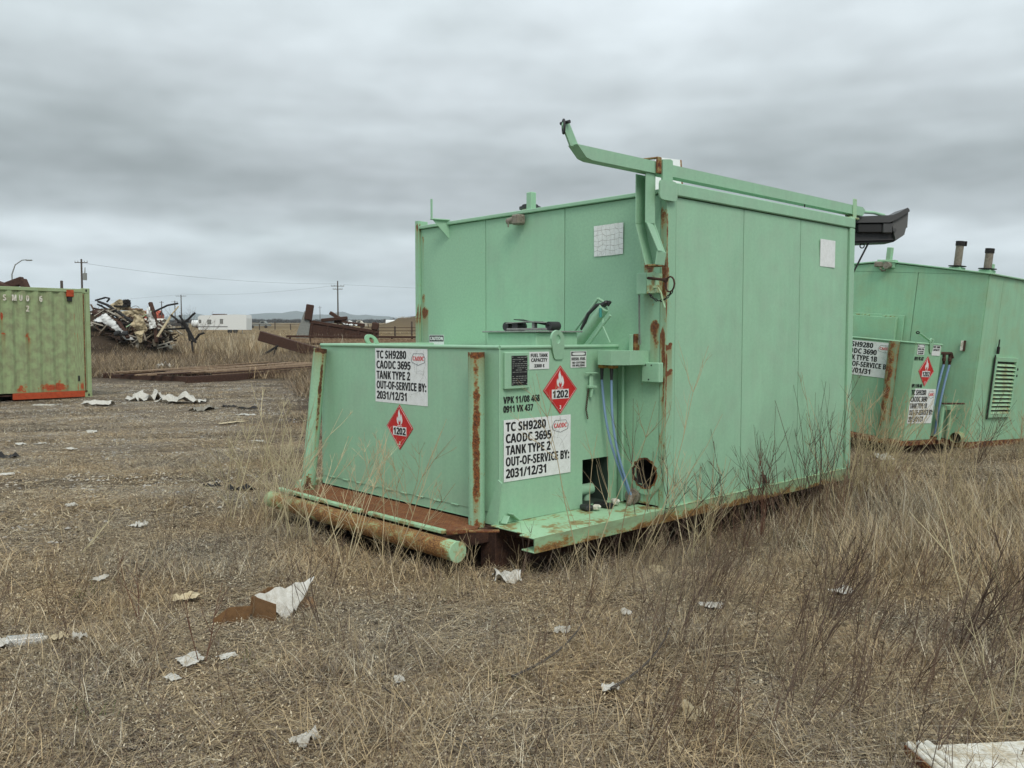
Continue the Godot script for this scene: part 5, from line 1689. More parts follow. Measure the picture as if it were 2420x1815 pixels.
	# rusty dark iron heap end showing over the container
	scrap("steel_beam", "rusty girder end showing above the container roof", [Vector3(-19.6, 3.55, -33.0), Vector3(-16.6, 2.6, -32.0)], 0.3, 0.25, M.rust)
	scrap("steel_beam", "tilted rusty channel above the container roof", [Vector3(-19.9, 3.2, -33.2), Vector3(-18.3, 3.62, -32.6), Vector3(-17.9, 2.9, -32.4)], 0.2, 0.3, M.rust)
	scrap("steel_beam", "third rusty beam low behind the container roof", [Vector3(-20.0, 2.9, -32.5), Vector3(-16.0, 1.2, -31.0)], 0.2, 0.2, M.rust)

func lattice_pole(label, x, z, hgt, arms, r = 0.15):
	var y = H(x, z)
	var T = thing("utility_pole", label, "utility pole", Vector3(x, y, z), 0.0, "utility poles")
	var st = S()
	tube(st, [Vector3(0, -0.3, 0), Vector3(0, hgt, 0)], r, r * 0.7, 10)
	done(st, T, "pole", M.wood)
	for a in arms:
		st = S()
		bar(st, Vector3(-a[1], a[0], 0.1), Vector3(a[1], a[0], 0.1), 0.12, 0.12)
		done(st, T, "crossarm", M.wood)
		st = S()
		for s in [-0.95, -0.5, 0.5, 0.95]: tube(st, [Vector3(a[1] * s, a[0] + 0.06, 0.1), Vector3(a[1] * s, a[0] + 0.32, 0.1)], 0.05, 0.04, 6)
		done(st, T, "insulator", M.grey)
	return T

func far_things():
	# rail deck of rusty frames and boards lying along the edge of the lot
	var a = Vector3(-10.9, 0, -26.2)
	var b = Vector3(-5.2, 0, -36.5)
	var T = thing("steel_deck", "long low rusty steel deck with loose boards lying behind the lot", "deck", Vector3(-10.6, H(-10.6, -26.5) + 0.0, -26.5), atan2(-(b.z - a.z), b.x - a.x))
	deck_inv = T.transform.affine_inverse()
	var LN = 8.6
	var st = S()
	bar(st, Vector3(0, 0.10, 0.9), Vector3(LN, 0.16, 0.9), 0.12, 0.22, 0.01)
	done(st, T, "edge_beam", M.rust)
	st = S()
	bar(st, Vector3(0.5, 0.10, -3.6), Vector3(LN, 0.26, -3.6), 0.12, 0.2, 0.01)
	done(st, T, "edge_beam", M.rust)
	var r = RandomNumberGenerator.new(); r.seed = 7
	for k in 15:
		st = S()
		var z = 0.7 - k * 0.27 + r.randf_range(-0.08, 0.08)
		var x0 = r.randf_range(-0.2, 1.8)
		var x1 = LN - r.randf_range(-0.6, 1.6)
		bar(st, Vector3(x0, 0.20 + r.randf_range(0, 0.08), z), Vector3(x1, 0.30 + r.randf_range(0, 0.10), z + r.randf_range(-0.5, 0.5)), r.randf_range(0.1, 0.2), 0.045, 0.006)
		done(st, T, "board", M.rust_wood if k % 4 else M.rust)
	for k in 5:
		st = S()
		span(st, Vector3(0.6 + k * 1.8, 0.0, -3.6), Vector3(0.72 + k * 1.8, 0.17, 0.9), 0.008)
		done(st, T, "cross_beam", M.rust)
	# leaning rusty pipe with a strut
	T = thing("rusty_girder", "big rusty girder half sunk in the weeds with a short strut", "girder", Vector3(-12.9, H(-12.9, -44.5), -44.5))
	st = S()
	bar(st, Vector3(0.0, 1.15, 0.0), Vector3(3.0, 0.30, 0.4), 0.40, 0.50, 0.02)
	done(st, T, "beam", M.rust)
	st = S()
	bar(st, Vector3(0.1, 0.0, 0.9), Vector3(1.0, 0.65, 0.3), 0.10, 0.10, 0.01)
	bar(st, Vector3(0.85, 0.1, 0.5), Vector3(0.9, 0.6, 0.3), 0.10, 0.10, 0.01)
	done(st, T, "strut", M.char)
	T = thing("flat_frame", "long low rusted trailer frame lying behind the near tank", "trailer frame", Vector3(-12.2, H(-12.2, -47.0), -47.0))
	for y in [1.02, 0.62]:
		st = S()
		bar(st, Vector3(0, y + 0.06, 0), Vector3(9.2, y, 0.4), 0.12, 0.12, 0.01)
		done(st, T, "side_rail", M.rust)
	for k in 9:
		st = S()
		bar(st, Vector3(0.2 + k * 1.1, 0.3 if k % 3 else -0.1, 0.05), Vector3(0.2 + k * 1.1, 1.05, 0.05), 0.10, 0.10, 0.01)
		done(st, T, "upright", M.rust)
	st = S()
	bar(st, Vector3(0, 0.84, 0.02), Vector3(9.2, 0.78, 0.42), 0.02, 0.28, 0.004)
	done(st, T, "side_sheet", M.rust_wood)
	# tipped dump box
	T = thing("dump_box", "rusted truck dump box full of scrap, tilted in the weeds", "dump box", Vector3(-15.0, H(-14.6, -62.0) + 0.35, -62.0))
	T.rotation_degrees = Vector3(0, 8, -9)
	T.scale = Vector3.ONE * 1.3
	st = S()
	span(st, Vector3(0.3, 0.25, 0.0), Vector3(3.9, 1.15, 0.08), 0.01)
	span(st, Vector3(0.3, 0.25, -2.2), Vector3(3.9, 1.15, -2.12), 0.01)
	span(st, Vector3(0.3, 0.2, -2.2), Vector3(3.9, 0.25, 0.08), 0.01)
	span(st, Vector3(3.9, 0.25, -2.2), Vector3(4.0, 1.2, 0.08), 0.01)
	done(st, T, "box_body", M.rust)
	st = S()
	span(st, Vector3(0.25, 1.15, -0.02), Vector3(4.05, 1.32, 0.14), 0.01)
	done(st, T, "top_rail", M.rust)
	for k in 5:
		st = S()
		span(st, Vector3(0.35 + k * 0.85, 0.2, 0.08), Vector3(0.45 + k * 0.85, 1.15, 0.16), 0.008)
		done(st, T, "side_rib", M.rust)
	st = S()
	prism(st, [Vector2(-0.4, 0.2), Vector2(0.3, 0.2), Vector2(0.3, 1.3), Vector2(0.1, 1.75), Vector2(-0.1, 1.75)], Transform3D(Basis(), Vector3(0, 0, 0.1)), 0.1)
	done(st, T, "tailgate", M.grey)
	st = S()
	span(st, Vector3(-0.05, 1.3, -0.1), Vector3(0.35, 2.15, 0.25), 0.03)
	span(st, Vector3(3.6, 1.3, -0.2), Vector3(4.0, 1.75, 0.2), 0.06)
	done(st, T, "corner_post", M.rust)
	var lp = [[0.8, 1.4, 2.2, 1.75, "rusted"], [1.5, 1.45, 3.2, 1.5, "flat"], [1.2, 1.9, 2.4, 1.4, "slanting"]]
	for q in lp:
		var A = T.transform * Vector3(q[0], q[1], -0.8)
		var B = T.transform * Vector3(q[2], q[3], -0.5)
		scrap("scrap_girder", q[4] + " brown girder piled in the dump box", [A, B], 0.3, 0.25, M.rust, "scrap in the dump box")
	var m = crumpled(1.3, 0.8, 0.35, 91)
	tag(put(self, "metal_sheet", m, M.white, T.transform * Vector3(2.4, 1.35, -0.6)), "crumpled white sheet lying in the dump box", "scrap", "scrap in the dump box")
	# camper trailer
	T = thing("camper_trailer", "long white camper trailer parked beyond the weeds", "camper trailer", Vector3(-46.2, H(-46.2, -140.0), -140.0), deg_to_rad(-4.0))
	st = S()
	prism(st, [Vector2(-3.9, 0.55), Vector2(3.95, 0.55), Vector2(4.0, 2.4), Vector2(3.9, 2.95), Vector2(2.2, 3.0), Vector2(-3.6, 2.85), Vector2(-3.95, 2.6)], Transform3D(Basis(), Vector3(0, 0, 1.2)), 2.4)
	done(st, T, "body", M.white)
	for q in [[-3.75, 1.65, 0.32, 0.5], [-2.4, 1.45, 0.62, 0.72], [-0.35, 1.55, 0.5, 0.72]]:
		st = S()
		span(st, Vector3(q[0], q[1], 1.2), Vector3(q[0] + q[2], q[1] + q[3], 1.23), 0.01)
		var w = done(st, T, "window", M.dark)
		st = S()
		span(st, Vector3(q[0] + 0.07, q[1] + 0.07, 1.231), Vector3(q[0] + q[2] - 0.07, q[1] + q[3] - 0.07, 1.24), 0.003)
		done(st, w, "pane", M.grey)
	st = S()
	span(st, Vector3(-3.9, 0.98, 1.2), Vector3(0.9, 1.1, 1.22), 0.004)
	done(st, T, "side_stripe", M.dark)
	st = S()
	span(st, Vector3(-1.9, 2.92, -0.4), Vector3(0.2, 3.1, 0.5), 0.03)
	done(st, T, "roof_unit", M.rust)
	for x in [1.2, 2.1]:
		st = S()
		tube(st, [Vector3(x, 0.35, 0.9), Vector3(x, 0.35, 1.15)], 0.36, 0.36, 16)
		done(st, T, "wheel", M.black)
	st = S()
	span(st, Vector3(-3.3, -0.1, 1.0), Vector3(-3.2, 0.56, 1.1), 0.01)
	span(st, Vector3(3.2, -0.1, 1.0), Vector3(3.3, 0.56, 1.1), 0.01)
	done(st, T, "jack", M.grey)
	# poles and wires
	lattice_pole("tall brown utility pole with two crossarms standing left of the building", -40.0, -200.0, 11.2, [[10.0, 1.5], [9.3, 1.1]], 0.19)
	lattice_pole("small distant utility pole left of the tall pole", -128.0, -580.0, 12.0, [[11.0, 1.3]], 0.24)
	lattice_pole("utility pole with one wide crossarm behind the tan plank", -114.0, -300.0, 11.0, [[10.6, 1.8]], 0.22)
	lattice_pole("short utility pole behind the bare saplings, left of two", -161.0, -400.0, 11.0, [[10.4, 1.0]], 0.26)
	lattice_pole("short utility pole behind the bare saplings, right of two", -158.0, -408.0, 11.5, [[10.9, 1.5]], 0.26)
	var P = lattice_pole("utility pole with a transformer behind the container corner", -74.0, -150.0, 12.6, [[12.0, 1.1]], 0.2)
	var st2 = S()
	tube(st2, [Vector3(0.55, 9.0, 0), Vector3(0.55, 10.2, 0)], 0.32, 0.32, 12)
	done(st2, P, "transformer", M.grey)
	st2 = S()
	tube(st2, [Vector3(0.55, 10.2, 0), Vector3(0.6, 11.2, 0)], 0.1, 0.06, 8)
	done(st2, P, "bushing", M.grey)
	lattice_pole("plain short pole stub behind the container roof", -77.5, -150.0, 8.9, [], 0.32)
	var L = thing("street_lamp", "curved street lamp far behind the container", "street lamp", Vector3(-86.0, H(-86.0, -150.0), -150.0))
	st2 = S()
	tube(st2, [Vector3(0, -0.2, 0), Vector3(0, 10.0, 0), Vector3(0.6, 11.6, 0), Vector3(1.8, 12.4, 0), Vector3(2.6, 12.5, 0)], 0.12, 0.07, 8)
	done(st2, L, "mast", M.grey)
	st2 = S()
	box(st2, Vector3(3.0, 12.4, 0), Vector3(1.1, 0.22, 0.35), 0.08)
	done(st2, L, "lamp_head", M.grey)
	var wires = [[Vector3(-74, 14.1, -150), Vector3(-40, 13.5, -200), "upper near"], [Vector3(-40, 13.2, -200), Vector3(-114, 16.0, -300), "lower far"], [Vector3(-114, 15.8, -300), Vector3(-290, 14.0, -420), "left far"], [Vector3(-38.6, 13.3, -200), Vector3(120, 16.0, -330), "right"]]
	for w in wires:
		st2 = S()
		tube(st2, arc(w[0], w[1], Vector3(0, -1.0, 0), 16), 0.016, 0.016, 4, false)
		tag(done(st2, self, "power_line", M.char), w[2] + " thin dark power line strung between utility poles", "wire", "power lines")
	# rail fence and spoil bank at the far field
	for s in [[-17.0, -98.0, 9, 1.9, "pipe rail fence in front of the spoil bank"], [-62.0, -190.0, 14, 3.4, "post and rail fence left of the tall pole"]]:
		T = thing("rail_fence", s[4], "fence", Vector3(s[0], 0, s[1]))
		for k in s[2]:
			var x = k * s[3]
			var y = H(s[0] + x, s[1])
			st = S()
			span(st, Vector3(x - 0.09, y - 0.1, -0.09), Vector3(x + 0.09, y + (1.9 if k % 4 == 3 else 1.35), 0.09), 0.01)
			done(st, T, "post", M.wood)
			if k:
				var yp = H(s[0] + x - s[3], s[1])
				for h in [0.5, 0.85, 1.2]:
					st = S()
					bar(st, Vector3(x - s[3], yp + h, 0.1), Vector3(x, y + h, 0.1), 0.05, 0.06)
					done(st, T, "rail", M.rust)
	# far yard: tank, trucks and sheds, small in the picture
	var far = [["storage_tank", "small white horizontal tank in the far yard", "tank", -92.0, -260.0, 7.0, 3.0, M.white], ["storage_tank", "second white tank behind the dump box", "tank", -30.5, -240.0, 8.5, 2.8, M.white]]
	for q in far:
		T = thing(q[0], q[1], q[2], Vector3(q[3], H(q[3], q[4]), q[4]))
		st = S()
		tube(st, [Vector3(-q[5] * 0.5, 1.3, 0), Vector3(-q[5] * 0.46, 1.3, 0), Vector3(q[5] * 0.46, 1.3, 0), Vector3(q[5] * 0.5, 1.3, 0)], q[6] * 0.36, q[6] * 0.36, 16)
		done(st, T, "shell", q[7])
		st = S()
		for x in [-0.3, 0.3]: span(st, Vector3(q[5] * x - 0.2, -0.2, -0.8), Vector3(q[5] * x + 0.2, 0.6, 0.8), 0.02)
		done(st, T, "saddle", M.rust)
	var trucks = [["parked_truck", "dark pickup truck in the far yard beside the white tank", -101.0, -262.0, M.dark], ["parked_truck", "white flatbed truck at the left of the far yard", -110.0, -262.0, M.white], ["parked_truck", "grey truck in the far yard right of the white tank", -76.0, -262.0, M.grey], ["parked_truck", "pale truck low beside the tall utility pole", -47.0, -262.0, M.dirtywhite]]
	for q in trucks:
		T = thing(q[0], q[1], "truck", Vector3(q[2], H(q[2], q[3]), q[3]), 0.0, "trucks in the far yard")
		st = S()
		prism(st, [Vector2(-3.2, 0.6), Vector2(3.2, 0.6), Vector2(3.2, 1.3), Vector2(2.2, 1.4), Vector2(1.6, 2.1), Vector2(0.4, 2.1), Vector2(0.2, 1.4), Vector2(-3.2, 1.4)], Transform3D(Basis(), Vector3(0, 0, 1.0)), 2.0)
		done(st, T, "body", q[4])
		st = S()
		span(st, Vector3(0.55, 1.5, 1.001), Vector3(1.5, 1.95, 1.01), 0.004)
		done(st, T, "window", M.glass)
		for x in [-2.0, 2.1]:
			st = S()
			tube(st, [Vector3(x, 0.4, 0.8), Vector3(x, 0.4, 1.05)], 0.45, 0.45, 14)
			done(st, T, "wheel", M.black)
	for q in [["farm_shed", "low pale shed roof far behind the tan plank", -118.0, -280.0, 12.0, 2.6, M.dirtywhite], ["farm_shed", "small brick red shed behind the bare saplings", -178.0, -430.0, 9.0, 6.5, M.orange], ["farm_shed", "long low grey shed left of the camper trailer", -150.0, -300.0, 16.0, 3.0, M.grey]]:
		T = thing(q[0], q[1], "shed", Vector3(q[2], H(q[2], q[3]), q[3]))
		st = S()
		span(st, Vector3(-q[4] * 0.5, -0.5, -4), Vector3(q[4] * 0.5, q[5] * 0.75, 4), 0.02)
		done(st, T, "wall", q[6])
		st = S()
		prism(st, [Vector2(-4.3, 0), Vector2(4.3, 0), Vector2(0, q[5] * 0.4)], Transform3D(Basis(Vector3(0, 0, 1), Vector3(0, 1, 0), Vector3(-1, 0, 0)), Vector3(-q[4] * 0.52, q[5] * 0.75, 0)), -q[4] * 1.04 if false else 0.3)
		box(st, Vector3(0, q[5] * 0.9, 2.1), Vector3(q[4] * 1.04, 0.15, 4.6), 0.02, Basis(Vector3.RIGHT, atan2(q[5] * 0.4, 4.3)))
		box(st, Vector3(0, q[5] * 0.9, -2.1), Vector3(q[4] * 1.04, 0.15, 4.6), 0.02, Basis(Vector3.RIGHT, -atan2(q[5] * 0.4, 4.3)))
		done(st, T, "roof", q[6])
		st = S()
		span(st, Vector3(-1, 0, 4.001), Vector3(1, q[5] * 0.5, 4.02), 0.005)
		done(st, T, "door", M.dark)

# ------------------------------------------------------------------ litter
func litter():
	var items = [
		[-0.03, -5.46, 0.30, 0.2, 0.10, "torn white sheet lying upright below the channel end of the skid", M.scrapwhite],
		[-2.52, -4.16, 0.14, 0.12, 0.04, "crumpled white bag at the left edge of the picture", M.scrapwhite],
		[-2.28, -4.30, 0.10, 0.10, 0.04, "small cream lump left of the white stone-like scrap", M.cream],
		[-2.17, -4.28, 0.08, 0.08, 0.05, "small white scrap beside the cream lump", M.scrapwhite],
		[-1.52, -4.02, 0.16, 0.13, 0.03, "flat pale square of plastic in the left foreground grass", M.scrapwhite],
		[-1.36, -4.06, 0.10, 0.07, 0.02, "thin pale strip right of the pale square of plastic", M.scrapwhite],
		[-1.52, -3.80, 0.10, 0.06, 0.02, "narrow grey sliver in front of the pale square of plastic", M.scrapwhite],
		[-0.78, -3.20, 0.12, 0.09, 0.05, "crumpled white paper at the bottom left of centre", M.scrapwhite],
		[1.11, -4.78, 0.16, 0.11, 0.03, "flat grey white plastic piece in the weeds right of centre", M.scrapwhite],
		[0.26, -4.42, 0.09, 0.10, 0.06, "small white rag in the grass below the tank", M.scrapwhite],
		[0.63, -4.70, 0.07, 0.07, 0.04, "tiny white scrap right of the white rag", M.scrapwhite],
		[0.74, -3.42, 0.11, 0.13, 0.09, "pointed cream scrap in the right foreground weeds", M.cream],
		[1.97, -5.10, 0.16, 0.12, 0.05, "white scrap hidden among dark stems on the right", M.scrapwhite],
		[4.13, -9.60, 0.36, 0.2, 0.09, "crumpled white rag on the ground by the far building", M.scrapwhite],
		[-1.89, -4.96, 0.18, 0.10, 0.04, "yellowish torn paper left of the cardboard", M.cream],
		[-6.81, -14.0, 0.55, 0.18, 0.05, "long white strip lying on the bare lot", M.scrapwhite],
		[-5.54, -9.3, 0.34, 0.22, 0.04, "white sheet piece on the lot at the left edge", M.scrapwhite],
		[-6.89, -12.1, 0.26, 0.14, 0.03, "left one of two small white scraps on the lot", M.scrapwhite],
		[-6.62, -12.1, 0.20, 0.12, 0.03, "right one of two small white scraps on the lot", M.scrapwhite],
		[-5.94, -11.6, 0.22, 0.12, 0.03, "white scrap just right of the two small ones on the lot", M.scrapwhite],
		[-8.55, -20.4, 1.15, 0.8, 0.42, "peaked torn white sheeting on the lot right of the container", M.scrapwhite],
		[-7.30, -19.3, 1.2, 0.5, 0.22, "folded white board with a rusty torn end on the lot", M.scrapwhite],
		[-6.35, -17.9, 0.9, 0.35, 0.16, "flat pale slab with a dark end on the lot", M.concrete],
		[-9.0, -18.8, 0.8, 0.4, 0.12, "low pale scrap in front of the peaked sheeting", M.scrapwhite],
		[-7.9, -19.6, 0.5, 0.3, 0.10, "small white scrap between the torn sheetings", M.scrapwhite],
		[-10.2, -19.0, 0.7, 0.3, 0.07, "thin white strip on the lot by the container corner", M.scrapwhite],
		[-13.7, -34.2, 0.95, 0.8, 0.55, "round white bundle in the weeds behind the lot", M.scrapwhite],
		[-20.9, -48.6, 2.2, 0.5, 0.16, "long pale board lying in the weeds below the heap", M.cream],
		[-22.6, -47.0, 0.8, 0.4, 0.2, "small white scrap in the weeds left of the pale board", M.scrapwhite],
		[-5.6, -27.5, 0.9, 0.4, 0.14, "white rag lying on the edge of the steel deck", M.scrapwhite],
		[-5.1, -16.6, 0.5, 0.25, 0.05, "pale strip on the middle of the lot", M.scrapwhite],
		[-4.9, -15.2, 0.75, 0.16, 0.03, "straight pale lath on the middle of the lot", M.cream],
		[-3.7, -12.6, 0.26, 0.12, 0.03, "white scrap on the lot near the guard post", M.scrapwhite],
		[-3.9, -7.6, 0.12, 0.10, 0.05, "crumpled white scrap on the near lot", M.scrapwhite],
		[-3.0, -6.9, 0.13, 0.12, 0.07, "clear white cup on its side in the near lot", M.scrapwhite],
		[-2.6, -5.4, 0.12, 0.08, 0.03, "small white scrap above the yellowish torn paper", M.scrapwhite],
		[0.42, -3.65, 0.09, 0.08, 0.03, "grey scrap in the grass at the bottom centre", M.scrapwhite],
		[1.0, -5.9, 0.22, 0.12, 0.04, "tan paper scrap below the port in the weeds", M.cream],
		[-0.5, -3.75, 0.06, 0.06, 0.03, "tiny white scrap at the bottom centre left", M.scrapwhite],
	]
	var k = 0
	for q in items:
		k += 1
		var o = put(self, "litter_scrap", crumpled(q[2], q[3], q[4] * 0.8, 200 + k * 7, 14, 12, 0.35), q[6], Vector3(q[0], H(q[0], q[1]) + (0.03 if q[1] > -7.0 else 0.012), q[1]), Basis(Vector3.UP, k * 1.7))
		tag(o, q[5], "litter", "scattered litter")
	# torn cardboard with a striped white sheet
	var C = thing("torn_carton", "torn brown carton with a creased white sheet in the left foreground", "carton", Vector3(-1.30, H(-1.30, -4.78) + 0.01, -4.78), 0.35)
	C.scale = Vector3.ONE * 0.78
	var st = S()
	var poly = [Vector3(-0.18, 0.17, 0.10), Vector3(0.26, 0.20, -0.10), Vector3(0.10, 0.06, 0.13), Vector3(0.02, -0.01, 0.18)]
	var n = 12
	for j in n:
		for i in n:
			var P = func(a, b):
				var s = float(a) / n
				var t = float(b) / n
				var v = poly[0].lerp(poly[1], s).lerp(poly[3].lerp(poly[2], s), t)
				return v + Vector3(0, 0.014 * sin(s * 21.0 + t * 3.0) + 0.02 * n_fine.get_noise_2d(s * 60, t * 60), 0.006 * sin(s * 21.0))
			for v in [[i, j], [i + 1, j], [i + 1, j + 1], [i, j], [i + 1, j + 1], [i, j + 1]]: st.add_vertex(P.call(v[0], v[1]))
	st.generate_normals()
	done(st, C, "white_sheet", M.scrapwhite)
	st = S()
	prism(st, [Vector2(-0.1, 0.0), Vector2(0.2, 0.0), Vector2(0.22, 0.15), Vector2(0.05, 0.19), Vector2(-0.08, 0.14)], Transform3D(Basis(Vector3.UP, 0.3), Vector3(-0.12, 0.0, 0.02)), 0.006)
	prism(st, [Vector2(0, 0), Vector2(0.24, 0.0), Vector2(0.24, 0.14), Vector2(0.02, 0.16)], Transform3D(Basis(Vector3.UP, -0.9), Vector3(-0.2, 0.0, 0.08)), 0.006)
	prism(st, [Vector2(-0.12, 0), Vector2(0.1, 0.0), Vector2(0.14, 0.11), Vector2(-0.02, 0.12), Vector2(-0.13, 0.05)], Transform3D(Basis(Vector3.UP, 0.1), Vector3(-0.33, 0.0, 0.16)), 0.006)
	done(st, C, "carton_wall", M.card)
	st = S()
	prism(st, [Vector2(-0.15, -0.12), Vector2(0.22, -0.14), Vector2(0.2, 0.16), Vector2(-0.1, 0.18)], Transform3D(Basis(Vector3(1, 0, 0), Vector3(0, 0.15, -1).normalized(), Vector3(0, 1, 0.15).normalized()), Vector3(0.05, 0.02, 0.0)), 0.006)
	done(st, C, "carton_flap", M.card)
	# cream board in the lower right corner
	var B = thing("panel_board", "cream coated metal panel lying in the lower right corner", "panel", Vector3(1.46, H(1.7, -3.0) - 0.02, -3.10), 0.10)
	st = S()
	span(st, Vector3(0.03, 0.06, 0.0), Vector3(1.0, 0.085, 0.5), 0.004)
	done(st, B, "sheet", M.dirtywhite)
	st = S()
	for x in [0.0, 0.035, 0.07]: tube(st, [Vector3(x, 0.085, -0.01), Vector3(x, 0.085, 0.5)], 0.014, 0.014, 8)
	done(st, B, "ribbed_edge", M.dirtywhite)
	st = S()
	span(st, Vector3(-0.02, 0.0, -0.01), Vector3(-0.012, 0.085, 0.5), 0.002)
	done(st, B, "folded_edge", M.rusty)
	st = S()
	span(st, Vector3(0.1, -0.03, 0.1), Vector3(0.9, 0.059, 0.4), 0.006)
	done(st, B, "packing", M.card)
	# clear bottle
	var Q = thing("plastic_bottle", "clear plastic bottle lying in the grass at the far left", "bottle", Vector3(-2.40, H(-2.40, -4.2) + 0.045, -4.2), 0.3)
	Q.scale = Vector3.ONE * 0.8
	st = S()
	tube(st, [Vector3(-0.10, 0, 0), Vector3(-0.09, 0, 0), Vector3(0.05, 0, 0), Vector3(0.10, 0.0, 0)], 0.038, 0.034, 14)
	done(st, Q, "bottle_body", M.bottle)
	st = S()
	tube(st, [Vector3(0.10, 0, 0), Vector3(0.125, 0, 0)], 0.016, 0.016, 10)
	done(st, Q, "cap", M.dirtywhite)
	# dark charred lumps on the lot
	k = 0
	for q in [[-6.0, -18.4, 0.35, "dark lump right of the folded white board"], [-5.5, -18.0, 0.45, "flat dark scrap right of the dark lump"], [-6.4, -10.9, 0.35, "black flat scrap on the left of the lot"], [-2.7, -8.6, 0.3, "black clod on the lot near the bumper"], [-3.1, -8.9, 0.2, "smaller black clod left of the one near the bumper"]]:
		k += 1
		tag(put(self, "charred_scrap", crumpled(q[2], q[2] * 0.5, 0.09, 700 + k, 8, 6), M.char, Vector3(q[0], H(q[0], q[1]) + 0.01, q[1])), q[3], "litter", "charred scraps on the lot")

# ------------------------------------------------------------------ plants
func twig_plant(at: Vector3, hgt: float, stems: int, col: Color, lean: Vector3, sd: int, r0 := 0.004, spread := 0.3, forks := 3):
	# a dry branching plant: every stem forks into finer ones
	var st = S()
	var r = RandomNumberGenerator.new(); r.seed = sd
	for s in stems:
		var a = r.randf() * TAU
		var base = Vector3(cos(a), 0, sin(a)) * r.randf() * spread * 0.18 * hgt
		var dir = (Vector3(cos(a) * spread, 1.0, sin(a) * spread) + lean + Vector3(r.randf_range(-0.15, 0.15), 0, r.randf_range(-0.15, 0.15))).normalized()
		stem(st, r, base, dir, hgt * r.randf_range(0.65, 1.0), r0, col * r.randf_range(0.75, 1.2), forks)
	var o = put(self, "dry_weed", st.commit(), M.veg, at)
	return o

func stem(st, r, p: Vector3, dir: Vector3, l: float, rad: float, col: Color, forks: int):
	var pts = [p]
	var n = 5
	var d = dir
	for i in n:
		d = (d + Vector3(r.randf_range(-0.13, 0.13), 0.03, r.randf_range(-0.13, 0.13))).normalized()
		pts.append(pts[-1] + d * l / n)
	twig(st, pts, rad, rad * 0.35, col)
	if forks <= 0: return
	var m = r.randi_range(2, 4)
	for k in m:
		var i = r.randi_range(1, n - 1)
		var f = (pts[i + 1] - pts[i]).normalized()
		var side = Vector3(r.randf_range(-1, 1), r.randf_range(-0.2, 0.3), r.randf_range(-1, 1)).normalized()
		stem(st, r, pts[i], (f + side * r.randf_range(0.45, 0.85)).normalized(), l * (1.0 - float(i) / n) * r.randf_range(0.45, 0.8) + l * 0.08, rad * 0.62, col * r.randf_range(0.85, 1.12), forks - 1)

const PAL := [Color(0.52, 0.405, 0.25), Color(0.35, 0.265, 0.17), Color(0.24, 0.195, 0.148), Color(0.10, 0.072, 0.052), Color(0.70, 0.61, 0.445), Color(0.235, 0.165, 0.108)]

func pick(r, weights: Array) -> Color:
	var t = r.randf()
	for i in weights.size():
		t -= weights[i]
		if t <= 0.0: return PAL[i] * r.randf_range(0.62, 1.12)
	return PAL[0]

func blade(st, p: Vector3, dir: Vector3, l: float, w: float, droop: float, col: Color, segs := 3):
	var side = dir.cross(Vector3.UP)
	side = (side if side.length() > 0.05 else Vector3.RIGHT).normalized()
	var up = side.cross(dir).normalized()
	if up.y < 0: up = -up
	var pts = [p]
	var d = dir
	for i in segs:
		pts.append(pts[-1] + d * l / segs)
		d = (d + Vector3(0, -droop, 0)).normalized()
	for i in segs:
		var wa = w * (1.0 - float(i) / segs * 0.8)
		var wb = w * (1.0 - float(i + 1) / segs * 0.8)
		for v in [pts[i] - side * wa, pts[i + 1] + side * wb, pts[i] + side * wa, pts[i] - side * wa, pts[i + 1] - side * wb, pts[i + 1] + side * wb]:
			st.set_color(col); st.set_normal(up); st.add_vertex(v)

func clump(sd: int, n: int, rad: float, lmin: float, lmax: float, w: float, up: float, droop: float, weights: Array, lean := Vector3.ZERO):
	var st = S()
	var r = RandomNumberGenerator.new(); r.seed = sd
	for k in n:
		var a = r.randf() * TAU
		var p = Vector3(r.randf_range(-1, 1), 0, r.randf_range(-1, 1)) * rad
		p.y = r.randf_range(0.0, 0.02) * (1.0 if up < 0.4 else 0.0)
		var d = (Vector3(cos(a), up * r.randf_range(0.4, 1.6), sin(a)) + lean).normalized()
		blade(st, p, d, r.randf_range(lmin, lmax), w * r.randf_range(0.6, 1.3), droop * r.randf_range(0.3, 1.3), pick(r, weights))
	return st.commit()

func stem_clump(sd: int, n: int, hgt: float, col: Color, lean: Vector3, forks := 1, r0 := 0.0026):
	var st = S()
	var r = RandomNumberGenerator.new(); r.seed = sd
	for k in n:
		var p = Vector3(r.randf_range(-0.09, 0.09), 0, r.randf_range(-0.09, 0.09))
		stem(st, r, p, (Vector3(r.randf_range(-0.25, 0.25), 1, r.randf_range(-0.2, 0.2)) + lean).normalized(), hgt * r.randf_range(0.5, 1.0), r0, col * r.randf_range(0.7, 1.35), forks)
	return st.commit()

func in_buildings(x: float, z: float) -> bool:
	var q = near_inv * Vector3(x, 0, z)
	if q.x > 0.05 and q.x < 3.0 and q.z > -1.25 and q.z < 2.9: return true
	if q.x > 0.4 and q.x < 2.7 and q.z > -1.72 and q.z <= -1.25: return true
	if q.x > 0.35 and q.x < 2.8 and q.z > -1.84 and q.z <= -1.25: return true
	q = deck_inv * Vector3(x, 0.0, z)
	if q.x > -0.3 and q.x < 8.8 and q.z > -3.8 and q.z < 1.1 and fposmod(x * 7.3 + z * 3.1, 1.0) < 0.8: return true
	q = far_inv * Vector3(x, 0.3, z)
	if q.x > 0.1 and q.x < 2.5 and q.z > -0.9 and q.z < 3.5: return true
	return x < -10.0 and z < -15.0 and z > -25.0 and x + (z + 20.87) * 0.97 < -10.1 - 0.0 and false

var near_inv: Transform3D
var far_inv: Transform3D
var deck_inv: Transform3D

